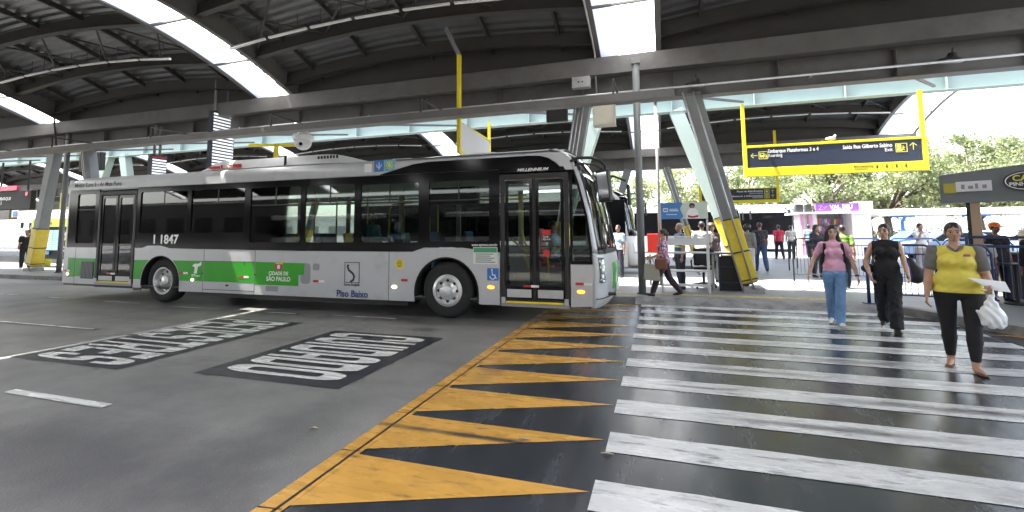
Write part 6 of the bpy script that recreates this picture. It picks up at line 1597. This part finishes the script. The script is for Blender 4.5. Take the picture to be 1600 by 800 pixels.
            if glasses:
                g = MB(); gm = mat('glasses_frame', (.15, .12, .08), .3, metal=.6)
                for s in (-1, 1): g.tube([Hd(s*.0195 + .0125*math.cos(a), -.060, .929 + .0105*math.sin(a)) for a in np.linspace(0, 2*math.pi, 15)], .0013, 5, False); g.tube([Hd(s*.032, -.058, .931), Hd(s*.046, .0, .930)], .0013, 5)
                g.tube([Hd(-.007, -.060, .931), Hd(.007, -.060, .931)], .0013, 5); g.build('glasses', gm, T, world=False)
    # hair
    if hair:
        hc, style = hair; m_h = mat('hair_%.3f' % hc[0], hc, .45, var=.35, vscale=30, stretch=(1, 1, .15), bump=.4, bscale=60)
        hp_ = [ell(Hd(0, .010, .947), A(.0470, .0555, .0565) if style in ('tied', 'short') else A(.0485, .057, .0585), .01, Rh)]
        if style == 'afro': hp_ = [ell(Hd(0, .012, .955), A(.072, .072, .068), .01, Rh)]
        if style == 'long':
            for s in (-1, 1): hp_ += [cone(Hd(s*.040, .015, .93), B(s*.052, .012, .84), .018*U, .022*U, .02), cone(B(s*.052, .012, .84), B(s*.058, .028, .74), .022*U, .014*U, .02)]
            hp_ += [cone(Hd(0, .045, .92), B(0, .05, .80), .035*U, .03*U, .02)]
        if style == 'tied': hp_ += [ell(Hd(.0, .062, .93), A(.022, .022, .026), .01), cone(Hd(0.012, .06, .93), B(.03, .055, .83), .018*U, .008*U, .01)]
        if style == 'bob': hp_ += [cone(Hd(s*.038, .015, .94), Hd(s*.042, .018, .885), .020*U, .018*U, .02) for s in (-1, 1)] + [cone(Hd(0, .04, .93), Hd(0, .045, .88), .035*U, .03*U, .02)]
        S = field([hp_], 0.0, min(res, .010), (sh_(up_(np.array([0, 0, .90]))) + A(-.14, -.14, -.30), sh_(up_(np.array([0, 0, .90]))) + A(.14, .16, .16)))
        if style == 'short': S.clip(lambda P: (Hd(0, 0, .925)[2] + .0*P[..., 0] - P[..., 2]) - np.where(P[..., 1] > Hd(0, .0, .9)[1] + .01, .06, 0))
        S.cut(ell(Hd(0, -.056, .915), A(.0430, .046, .0500), 0, Rh)); 
        ax = [S.lo[i] + np.arange(S.n[i])*S.h for i in range(3)]; P = np.stack(np.meshgrid(*ax, indexing='ij'), -1); hx = Hd(0, 0, .95)[0]; dx = P[..., 0] - hx
        S.F += (.0055*np.exp(-(dx/.007)**2)*(P[..., 2] > Hd(0, 0, .95)[2]) + .0010*np.sin(dx*210 + P[..., 2]*25) ).astype(np.float32)
        if style in ('tied', 'bob', 'short'): S.cut(ell(Hd(0, -.040, .900), A(.05, .045, .055), 0, Rh))
        sdf_obj('hair', S, m_h, T)
    def cloth(nm, prims, m_, off, clips=(), fold=.0016):
        S = field(prims, off)
        ax = [S.lo[i] + np.arange(S.n[i])*S.h for i in range(3)]; P = np.stack(np.meshgrid(*ax, indexing='ij'), -1)
        x, y, z = P[..., 0], P[..., 1], P[..., 2]
        ph = rng.uniform(0, 6)
        S.F = S.F + (fold*(np.sin(z*46 + x*30 + ph + 2*np.sin(x*17 + z*9)) + .8*np.sin(z*83 - x*55 + y*30 + ph*2 + np.sin(z*21)) + .6*np.sin(x*95 + z*14))).astype(np.float32)
        for c in clips: S.F = np.maximum(S.F, c(P).astype(np.float32))
        return sdf_obj(nm, S, m_, T)
    info = dict(J=J, B=B, Hd=Hd, U=U, T=T, cloth=cloth, torso=torso, arms=arms, legs=legs, neck=neck, cone=cone, ell=ell, field=field, hands=hands)
    if bottom:
        m_, off, l0, flare = bottom['m'], bottom.get('off', .008), bottom.get('len', 1.0), bottom.get('flare', 0)
        pr = [torso[0]] + (torso[-2:] if female else [])
        lp = []
        for n in 'lr':
            hp, kn, an = J[n+'hp'], J[n+'k'], J[n+'a']; end = kn + (an - kn)*l0; ww = w**.55
            lp += [cone(hp, kn, .053*U*ww, (.034 + flare*.35)*U*ww, .02), cone(kn, kn + (end-kn)*.35, (.034 + flare*.35)*U*ww, (.034 + flare*.6)*U*ww, .01), cone(kn + (end-kn)*.35, end, (.034 + flare*.6)*U*ww, (.021 + flare)*U*ww, .01)]
        wz = B(0, 0, bottom.get('waist', .60))[2]
        cl = [lambda P: P[..., 2] - wz]
        if not sit:
            ez = min(J[n+'k'][2] + (J[n+'a'][2] - J[n+'k'][2])*l0 for n in 'lr') - .004
            cl.append(lambda P: ez - P[..., 2])
        cloth('trousers', [pr + [ell(B(0, .003, .575), A(.082*w + belly*.2, .058 + belly*.35, .05), .02)], lp], m_, off, cl, bottom.get('fold', .0016))
    if top:
        m_, off = top['m'], top.get('off', .010); sl = top.get('sleeve', .55)
        ap = []
        for n in 'lr':
            S0, E_, Wr = J[n+'sh0'], J[n+'e'], J[n+'w']; ww = w**.7*mus
            if sl > 0:
                e1 = S0 + (E_ - S0)*min(1, sl); ap.append(cone(S0, e1, .0305*U*ww, .0275*U*ww, .02))
                if sl > 1: ap.append(cone(E_, E_ + (Wr - E_)*(sl - 1), .026*U*ww, .021*U*ww, .01))
        hz = B(0, 0, top.get('hem', .545))[2]; nz_ = B(0, 0, neckline)[2]; nb = B(0, .008, .835)
        cl = [lambda P: hz - P[..., 2]]
        if sl == 0: cl.append(lambda P: np.abs(P[..., 0]) - .098*U)
        if top.get('high'): tp = [torso, [cone(B(0, .008, .82), B(0, .007, .852), .033*U, .031*U, .01)]]; cl.append(lambda P: P[..., 2] - B(0, 0, .853)[2])
        else:
            tp = [torso]
            cn = B(0, -.030, .838); cl.append(lambda P: (.042*U - np.linalg.norm((P - cn)*[1, .8, 1.0], axis=-1)))
        drape = [ell(B(0, 0 - belly*.2, .60), A(.088*w + belly*.3, .060 + belly*.5, .07), .03), ell(B(0, .003, .575), A(.082*w + belly*.2, .058 + belly*.35, .05), .02)]
        off = max(off, (bottom or {}).get('off', 0) + .006)
        for n in 'lr': drape.append(cone(J[n+'hp'], J[n+'hp'] + (J[n+'k'] - J[n+'hp'])*.25, .054*U*w**.55, .050*U*w**.55, .03))
        if sl > 0:
            sleeves_sep = top.get('sleeve_m')
            if sleeves_sep:
                [cloth('sleeve', [[q_]], sleeves_sep, off + .002, []) for q_ in ap]
                cloth('shirt', [tp[0], drape] + tp[1:], m_, off, cl)
            else: cloth('shirt', [tp[0], drape, ap] + tp[1:], m_, off, cl)
        else: cloth('shirt', [tp[0], drape] + tp[1:], m_, off, cl)
    if shoes:
        m_, kind = shoes
        for n in 'lr':
            an, fd = J[n+'a'], J[n+'fd']; up0 = np.array([0, 0, 1.]) 
            if kind == 'flipflop':
                q0 = an + np.array([0, .03, 0]) - np.array([0, 0, .040*U]); q1 = an + fd*.125*U - np.array([0, 0, .036*U]); g = MB(); g.beam(q0, q1, .075, .012, side=np.cross(fd, [0, 0, 1])); g.build('sandal', m_, T, bevel=.02, world=False)
                g = MB(); tt = an + fd*.085*U - np.array([0, 0, .012*U]); sd_ = np.cross(fd, up0); g.tube([an + fd*.03*U + sd_*.035 - up0*.025*U, tt, an + fd*.03*U - sd_*.035 - up0*.025*U], .005, 6); g.build('strap', m_, T, world=False)
            else:
                S = SDF(np.minimum(an, an + fd*.2) - .12, np.maximum(an, an + fd*.2) + .12, min(res, .01))
                for pr in J[n+'foot']: S.put(pr, .006)
                if kind == 'sneaker': S.put(cone(an - np.array([0, -.01, .0]), an - np.array([0, -.01, .02]), .028*U, .026*U, .01))
                if kind == 'flat': zc = an[2] - .012*U; ce = an + fd*.045*U; S.cut(ell(ce + np.array([0, 0, .012*U]), (.035, .05, .02), 0))
                if kind == 'heel': S.put(cone(an + np.array([0, .02, -.02]), an + np.array([0, .025, -.065]), .014, .008, .01))
                S.clip(lambda P: (an[2] - .045*U*1.2) - P[..., 2] + 0*P[..., 0])
                sdf_obj('shoe', S, m_, T)
    return T, info
def fabric(n_, c, **k): 
    k.setdefault('var', .15); k.setdefault('vscale', 6); return mat('cloth_' + n_, c, k.pop('rough', .85), bump=.15, bscale=120, **k)
def wbag(T, pts, r, m_, nm):
    g = MB(); g.tube(pts, r, 8); return g.build(nm, m_, T, world=False, smooth=True)

f_jean = fabric('blue_denim', (.15, .28, .48), var=.3, vscale=4); f_blk = fabric('black', (.010, .010, .012)); f_pink = fabric('pink', (.72, .38, .52), var=.06); f_yel = fabric('yellow_knit', (.68, .58, .09), rough=.7, var=.06)
f_grey = fabric('grey', (.14, .14, .135)); f_navy = fabric('navy', (.015, .018, .035)); f_flor = fabric('floral', (.26, .08, .19), dirt=((.62, .55, .60), .5, .56), dscale=22)
f_lblue = fabric('pale_blue', (.33, .42, .50)); f_white = fabric('white', (.6, .6, .58)); f_red = fabric('red', (.55, .04, .08)); f_dpurple = fabric('dark_plum', (.05, .035, .045)); f_green = fabric('lime', (.18, .30, .06)); f_brown = fabric('brown', (.10, .05, .03))
f_work = fabric('work_blue', (.08, .14, .22)); m_leather = mat('black_leather', (.012, .012, .013), .4); m_shoe = mat('shoe_black', (.015, .015, .015), .4); m_shoew = mat('shoe_white', (.6, .6, .58), .5); m_sand = mat('sandal_brown', (.18, .10, .06), .6)
HB = (.012, .008, .007)

# 1 woman in yellow
T, I = person('woman in a yellow polo shirt and black leggings carrying a white plastic bag', (3.22, 6.72, .008), R(-20), 1.68, 1.32,
    dict(lhip=12, rhip=-8, lknee=10, rknee=8, lab=12, rab=13, lsh=6, rsh=4, lel=62, rel=20, lin=10, labd=-3, rabd=-2, lfoot=4, rcurl=30, lcurl=60, head=0),
    top=dict(m=f_yel, sleeve=.62, sleeve_m=f_grey, hem=.525, off=.012), bottom=dict(m=f_blk, len=.86, off=.003, waist=.6, fold=.0008), shoes=(m_sand, 'flipflop'), hair=(HB, 'tied'), sk=(.42, .245, .165), res=.0085, belly=.035)
J, B, U = I['J'], I['B'], I['U']
g = MB(); g.tube([B(.052, .012, .836), B(.03, -.022, .834), B(.0, -.048, .80)], [.012, .014, .010], 8); g.tube([B(-.052, .012, .836), B(-.03, -.022, .834), B(.0, -.048, .80)], [.012, .014, .010], 8); g.tube([B(.052, .012, .836), B(0, .045, .848), B(-.052, .012, .836)], .012, 8)
g.build('collar', f_grey, T, world=False, smooth=True)
g = MB(); c = B(.045, -.098, .775); g.add([c + np.array(q) for q in ((-.03, 0, -.01), (.035, .008, -.008), (.033, .012, .018), (-.02, .004, .02))], [(0, 1, 2, 3)]); g.build('chest_emblem', fabric('emblem', (.35, .12, .2)), T, world=False, solid=.004)
wl = Vector(J['lw'])
bt = thing('plastic_bag', 'crumpled white plastic bag hanging from the hand of the woman in yellow', 'bag', tuple((WM[T.name] @ wl)))
S = SDF((-.2, -.15, -.48), (.2, .15, .08), .009)
for pr in (ell((.0, 0, -.32), (.115, .075, .12), .03), cone((0, 0, -.06), (0, 0, -.26), .018, .085, .03, (np.array([0, 1., 0]), .6)), ell((-.07, 0, -.26), (.06, .04, .03), .02), ell((.04, .0, -.40), (.06, .05, .03), .02)): S.put(pr)
ax = [S.lo[i] + np.arange(S.n[i])*S.h for i in range(3)]; P_ = np.stack(np.meshgrid(*ax, indexing='ij'), -1)
S.F += (.006*np.sin(P_[..., 0]*70 + 3*np.sin(P_[..., 2]*22)) + .004*np.sin(P_[..., 2]*60 + P_[..., 0]*90)).astype(np.float32)
sdf_obj('bag_body', S, mat('white_polythene', (.72, .73, .74), .3), bt)
wbag(bt, [(-.03, 0, -.1), (-.03, .0, -.01), (0, 0, .0), (.02, 0, -.02), (.03, 0, -.1)], .008, MATS['white_polythene'], 'handle')
pt = thing('paper_sheet', 'white sheets of paper held by the woman in yellow', 'paper', tuple((WM[T.name] @ wl)))
g = MB(); g.add([(-.20, -.02, .10), (.14, .02, .06), (.17, .0, -.05), (.02, -.01, -.03)], [(0, 1, 2, 3)]); g.build('sheet', m_wht, pt, world=False, solid=.006)

# 2 woman in pink
T, I = person('smiling woman in a pink T-shirt and blue jeans with glasses and a black backpack', (2.72, 9.10, .008), R(-13), 1.68, 1.0,
    dict(lhip=13, rhip=-12, lknee=8, rknee=16, lab=19, rab=27, lsh=-6, rsh=4, lel=18, rel=12, labd=-5, rabd=-3, lfoot=8, rfoot=-12, head=6),
    top=dict(m=f_pink, sleeve=.55, hem=.55, off=.009, high=True), bottom=dict(m=f_jean, len=1.08, off=.003, flare=.012, waist=.6), shoes=(m_shoew, 'sneaker'), hair=(HB, 'long'), sk=(.56, .36, .27), res=.0095, glasses=True)
J, B, U = I['J'], I['B'], I['U']
bp_ = thing('backpack', 'black backpack worn by the woman in pink', 'backpack', tuple(WM[T.name] @ Vector(B(0, .12, .66))), R(-13))
b0 = Vector(B(0, .12, .66))
S = SDF((-.25, -.25, -.30), (.25, .25, .28), .012); S.put(ell((-.02, .0, -.02), (.16, .09, .22), .03)); S.put(ell((-.02, .06, -.08), (.12, .05, .12), .03)); sdf_obj('pack_body', S, f_blk, bp_)
for s in (-1, 1):
    pts = [Vector(B(s*.064, .06, .80)) - b0, Vector(B(s*.068, .01, .838)) - b0, Vector(B(s*.072, -.045, .805)) - b0, Vector(B(s*.078, -.062, .74)) - b0, Vector(B(s*.092, -.04, .66)) - b0, Vector(B(s*.09, .04, .60)) - b0]
    g = MB()
    for a, b in zip(pts[:-1], pts[1:]): g.beam(a, b, .042, .014, side=(1, 0, 0))
    g.build('strap', f_blk, bp_, world=False, bevel=.004)
g = MB(); g.lathe(J['lw'] - (J['lw'] - J['le'])*.06, J['lw'] - J['le'], [(.030, -.012), (.031, .012)], 14, False); g.build('wrist_watch', m_blackm, T, world=False, solid=.004)
for s in (-1, 1): g = MB(); c = I['Hd'](s*.048, .006, .898); g.tube([c + .016*np.array([.2, math.sin(a), math.cos(a)]) for a in np.linspace(0, 2*math.pi, 13)], .0022, 5, False); g.build('earring', mat('gold', (.6, .42, .15), .25, metal=1), T, world=False)

# 3 woman in black
T, I = person('woman in a sleeveless black top and wide black trousers looking aside', (3.36, 8.86, .008), R(-20), 1.70, 1.0,
    dict(lhip=14, rhip=-14, lknee=4, rknee=24, lab=11, rab=20, lsh=10, rsh=6, lel=38, rel=34, rin=24, labd=-2, rabd=-2, lfoot=2, rfoot=-24, head=-14, turn=0),
    top=dict(m=f_blk, sleeve=0, hem=.55, off=.010, high=True), bottom=dict(m=f_blk, len=.98, off=.012, flare=.022, waist=.62, fold=.003), shoes=(m_shoe, 'flat'), hair=(HB, 'tied'), sk=(.52, .32, .23), res=.0095)
J, B, U = I['J'], I['B'], I['U']
for s in (-1, 1): g = MB(); c = I['Hd'](s*.048, .006, .898); g.tube([c + .014*np.array([.2, math.sin(a), math.cos(a)]) for a in np.linspace(0, 2*math.pi, 13)], .0022, 5, False); g.build('earring', MATS['gold'], T, world=False)
hb = thing('shoulder_bag', 'black and blue tote bag hanging from the arm of the woman in black', 'bag', tuple(WM[T.name] @ Vector(B(.17, .02, .60))), R(-20)); b0 = Vector(B(.17, .02, .60))
S = SDF((-.2, -.2, -.3), (.3, .2, .3), .012); S.put(cone((0, 0, .10), (.06, 0, -.12), .05, .12, .02, (np.array([0, 1., 0]), .6))); S.put(cone((.0, 0, .0), (.14, .02, -.10), .06, .09, .02, (np.array([0, 1., 0]), .6))); sdf_obj('bag_body', S, m_leather, hb)
g = MB(); g.beam((-.05, -.07, .10), (-.02, -.085, -.16), .07, .03, side=(1, 0, 0)); g.build('blue_panel', fabric('royal_blue', (.03, .06, .28)), hb, world=False, bevel=.01)
wbag(hb, [Vector(B(.105, -.03, .70)) - b0, Vector(B(.108, .0, .828)) - b0, Vector(B(.11, .035, .74)) - b0, (.0, .05, .1)], .010, m_leather, 'strap')
h2 = thing('handbag', 'small black bag at the hip of the woman in black', 'bag', tuple(WM[T.name] @ Vector(B(-.13, .06, .60))), R(-20)); b0 = Vector(B(-.13, .06, .60))
S = SDF((-.18, -.15, -.15), (.18, .15, .15), .012); S.put(ell((-.0, 0, -.04), (.11, .05, .075), .02)); sdf_obj('bag_body', S, m_leather, h2)
wbag(h2, [(.0, 0, .02), Vector(B(-.088, .0, .828)) - b0 + Vector((0, -.01, 0)), Vector(B(-.07, -.06, .72)) - b0, (.03, -.10, .06), (.03, -.05, -.0)], .008, mat('tan_leather', (.3, .14, .06), .5), 'strap')

# 4 woman in floral blouse walking left
T, I = person('woman in a purple floral blouse and dark trousers walking left with a patterned bag', (.02, 11.12, PZ), R(-90), 1.56, 1.12,
    dict(lhip=24, rhip=-18, lknee=6, rknee=20, lab=6, rab=8, lsh=12, rsh=8, lel=62, rel=60, lfoot=10, rfoot=-20, head=0, lean=0),
    top=dict(m=f_flor, sleeve=.8, hem=.50, off=.016), bottom=dict(m=fabric('plum_trousers', (.035, .02, .028)), len=.95, off=.010, flare=.006), shoes=(m_shoe, 'flat'), hair=((.04, .02, .015), 'tied'), sk=(.48, .28, .2), res=.011, belly=.02, glasses=True)
J = I['J']; wl = Vector(J['lw']); b_ = WM[T.name] @ wl
tb = thing('patterned_bag', 'cream and black patterned carrier bag held by the woman in the floral blouse', 'bag', tuple(b_), R(-90))
g = MB(); g.add([(-.0 - .03, -.15, -.15), (.03, -.15, -.15), (.03, .15, -.15), (-.03, .15, -.15), (-.07, -.17, -.50), (.07, -.17, -.50), (.07, .19, -.52), (-.07, .19, -.52)], [(0,1,2,3),(4,7,6,5),(0,4,5,1),(1,5,6,2),(2,6,7,3),(3,7,4,0)]); 
m_pat = mat('bag_pattern', (.55, .52, .42), .7); n = m_pat.node_tree.nodes; l = m_pat.node_tree.links; ck = n.new("ShaderNodeTexChecker"); ck.inputs["Scale"].default_value = 34; ck.inputs[1].default_value = (.55, .52, .42, 1); ck.inputs[2].default_value = (.03, .03, .025, 1); tc_ = n.new("ShaderNodeTexCoord"); l.new(tc_.outputs["Object"], ck.inputs["Vector"]); l.new(ck.outputs[0], n["Principled BSDF"].inputs["Base Color"])
g.build('bag_body', m_pat, tb, world=False, bevel=.015)
for y in (-.08, .08): wbag(tb, [(0, y, -.16), (0, y*.3, -.02), (0, 0, .0)], .008, mat('bag_strap', (.4, .36, .28), .7), 'handle')
b_ = WM[T.name] @ Vector(I['B'](.135, -.03, .53))
sb_ = thing('handbag', 'reddish brown handbag at the hip of the woman in the floral blouse', 'bag', tuple(b_), R(-90)); g = MB(); g.box(-.04, -.14, -.17, .04, .12, .08); g.build('bag_body', mat('brown_leather', (.16, .05, .025), .5), sb_, world=False, bevel=.03)
wbag(sb_, [(0, -.1, .07), (.03, -.02, .45), (0, .08, .07)], .008, MATS['brown_leather'], 'strap')

def simple(label, loc, rz, H, w, pose, topm, botm, hair, sk=(.28, .15, .1), female=False, res=.02, sleeve=.6, shoes=m_shoe, **k):
    return person(label, loc, rz, H, w, pose, top=dict(m=topm, sleeve=sleeve, hem=.53, off=.014), bottom=dict(m=botm, len=1.0, off=.012, flare=.006), shoes=(shoes, 'sneaker'), hair=hair, sk=sk, female=female, res=res, **k)
walk = dict(lhip=16, rhip=-14, lknee=6, rknee=16, lsh=-14, rsh=16, rfoot=-16, lfoot=6)
walk2 = dict(lhip=-12, rhip=14, lknee=14, rknee=5, lsh=12, rsh=-12, lfoot=-14, rfoot=5)
stand = dict(lhip=2, rhip=-2)
# 5.. others
simple('man in a pale blue shirt standing beside the silver bus nose', (-1.33, 15.2, PZ), R(-25), 1.66, 1.05, stand, f_lblue, f_navy, (HB, 'short'), (.2, .1, .07), res=.014)
T, I = simple('worker in a blue uniform with yellow reflective bands behind the shelf', (.42, 12.55, PZ), R(-70), 1.66, 1.12, stand, f_work, f_navy, ((.25, .2, .17), 'short'), (.35, .2, .15), res=.014)
m_hv = mat('reflective_band', (.55, .7, .1), .5, emit=0)
for z in (.64, .73): g = MB(); g.tube([np.array(I['B'](.108*math.cos(a), .086*math.sin(a), z)) for a in np.linspace(0, 2*math.pi, 21)], .018, 6, False); g.build('reflective_band', m_hv, T, world=False)
T, I = simple('seated person in a white shirt in the black office chair', (.98, 12.92, .18), R(180), 1.64, 1.1, dict(lhip=85, rhip=85, lknee=85, rknee=85, lel=60, rel=60, lsh=20, rsh=20), f_white, f_navy, (HB, 'short'), (.25, .13, .09), sit=True, res=.015)
simple('person with dark curly hair in a dark top left of the leaning column', (1.35, 14.3, PZ), R(20), 1.66, 1.0, stand, f_dpurple, f_grey, ((.04, .01, .01), 'afro'), (.35, .2, .14), female=True, res=.016)
T, I = simple('man in a dark T-shirt and jeans walking away with a black shoulder bag', (3.30, 18.4, PZ), R(180), 1.76, 1.1, walk, f_dpurple, fabric('dark_denim', (.04, .07, .16)), ((.06, .04, .035), 'short'), (.3, .17, .12), res=.015)
q = WM[T.name] @ Vector(I['B'](.10, .12, .68)); t_ = thing('messenger_bag', 'black bag on the back of the man in the dark T-shirt', 'bag', tuple(q), R(180)); S = SDF((-.3, -.2, -.35), (.3, .2, .3), .016); S.put(ell((0, 0, 0), (.17, .09, .24), .03)); sdf_obj('bag_body', S, f_blk, t_); wbag(t_, [(-.05, -.04, .2), Vector(I['B'](-.02, .0, .83)) - Vector(I['B'](.10, .12, .68)), Vector(I['B'](-.08, -.06, .74)) - Vector(I['B'](.10, .12, .68))], .015, f_blk, 'strap')
simple('woman with black curly hair, grey jacket and white trousers, walking away', (2.72, 17.2, PZ), R(165), 1.66, 1.05, walk2, f_grey, f_white, ((.01, .008, .008), 'afro'), (.25, .13, .09), female=True, res=.017, sleeve=1.8)
simple('person in a red top beyond the hoop rails', (5.5, 26.0, PZ), R(180), 1.72, 1.0, walk, f_red, f_navy, (HB, 'short'), res=.02)
simple('person in black and white beside the person in red', (6.1, 26.3, PZ), R(170), 1.68, 1.0, walk2, f_white, f_navy, (HB, 'short'), res=.02)
simple('person in a grey blue shirt walking in the bright lane', (7.2, 27.5, PZ), R(150), 1.74, 1.05, walk, fabric('grey_blue', (.12, .18, .24)), f_navy, (HB, 'short'), res=.02)
simple('person in dark clothes behind the left barrier', (4.55, 16.6, PZ), R(30), 1.62, 1.1, stand, f_navy, f_navy, (HB, 'long'), female=True, res=.017, sleeve=1.5)
simple('person in a pink purple cap and blouse near the kiosk', (5.6, 19.2, PZ), R(-20), 1.70, 1.05, stand, fabric('mauve', (.3, .13, .22)), f_navy, ((.30, .12, .22), 'short'), female=True, res=.018)
simple('person in a lime green shirt behind the woman in pink', (4.28, 13.6, PZ), R(180), 1.60, 1.05, walk2, f_green, f_navy, (HB, 'short'), res=.015)
simple('woman in a white blouse holding a phone near the parked cars', (7.75, 17.9, PZ), R(10), 1.64, 1.05, dict(lhip=2, rsh=45, rel=110, rin=10), f_white, fabric('pale_trousers', (.35, .3, .28)), (HB, 'tied'), (.35, .2, .14), female=True, res=.017)
simple('person in black leaning by the ticket kiosk at the left', (-26.9, 13.2, PZ), R(60), 1.72, 1.1, stand, f_blk, f_blk, (HB, 'short'), res=.018)
simple('person walking on the far left platform', (-35, 21.5, PZ), R(60), 1.72, 1.0, walk, f_grey, f_navy, (HB, 'short'), res=.022)
# cafe customers
def cpt(u, n_): q = CA + CD*u + CN*n_; return q
q = cpt(.72, .75); T, I = simple('cafe worker in a bright orange cap', (q.x, q.y, PZ), R(10), 1.58, 1.1, stand, f_blk, f_navy, (HB, 'short'), (.2, .1, .07), female=True, res=.014)
g = MB(); c = I['Hd'](0, .008, .955); g.lathe(c, (0, 0, 1), [(.092, -.005), (.092, .02), (.080, .06), (.045, .082), (.001, .088)], 20); g.beam(c + np.array([0, -.08, 0]), c + np.array([0, -.15, -.012]), .13, .012, side=(1, 0, 0)); g.build('orange_cap', mat('orange_cap', (.75, .16, .01), .6), T, world=False, smooth='auto')
q = cpt(.50, .20); simple('customer with reddish brown hair in a pale top seated at the railing', (q.x, q.y, PZ - .12), R(150), 1.52, 1.1, stand, f_white, f_navy, ((.06, .025, .018), 'bob'), (.35, .2, .14), female=True, res=.013)
q = cpt(1.28, .10); simple('large customer in black at the right edge of the cafe', (q.x, q.y, PZ - .1), R(160), 1.62, 1.35, stand, f_blk, f_blk, (HB, 'long'), (.25, .13, .09), female=True, res=.014, sleeve=1.6)
q = cpt(1.75, .9); simple('cafe customer in a dark plum shirt deeper inside', (q.x, q.y, PZ), R(-30), 1.68, 1.1, stand, f_dpurple, f_navy, (HB, 'short'), res=.016)
# people on the bus
simple('bus driver in a pale blue shirt at the wheel', (-2.2, BY + 1.8, .12), R(90), 1.7, 1.1, dict(lhip=85, rhip=85, lknee=80, rknee=80, lsh=35, rsh=35, lel=40, rel=40), f_lblue, f_navy, (HB, 'short'), (.3, .17, .12), sit=True, res=.015)
simple('passenger standing near the rear of the bus', (-11.0, BY + 1.2, .38), R(-90), 1.7, 1.05, stand, f_dpurple, f_navy, (HB, 'short'), res=.02)
simple('passenger in a light top standing in the middle of the bus', (-9.5, BY + 1.35, .38), R(90), 1.62, 1.0, stand, f_white, f_navy, (HB, 'long'), female=True, res=.02)
T, I = simple('seated passenger in a blue shirt by the bus window', (-5.75, BY + .45, .36), R(90), 1.66, 1.05, dict(lhip=85, rhip=85, lknee=85, rknee=85), fabric('teal_shirt', (.1, .3, .38)), f_navy, (HB, 'short'), sit=True, res=.018)
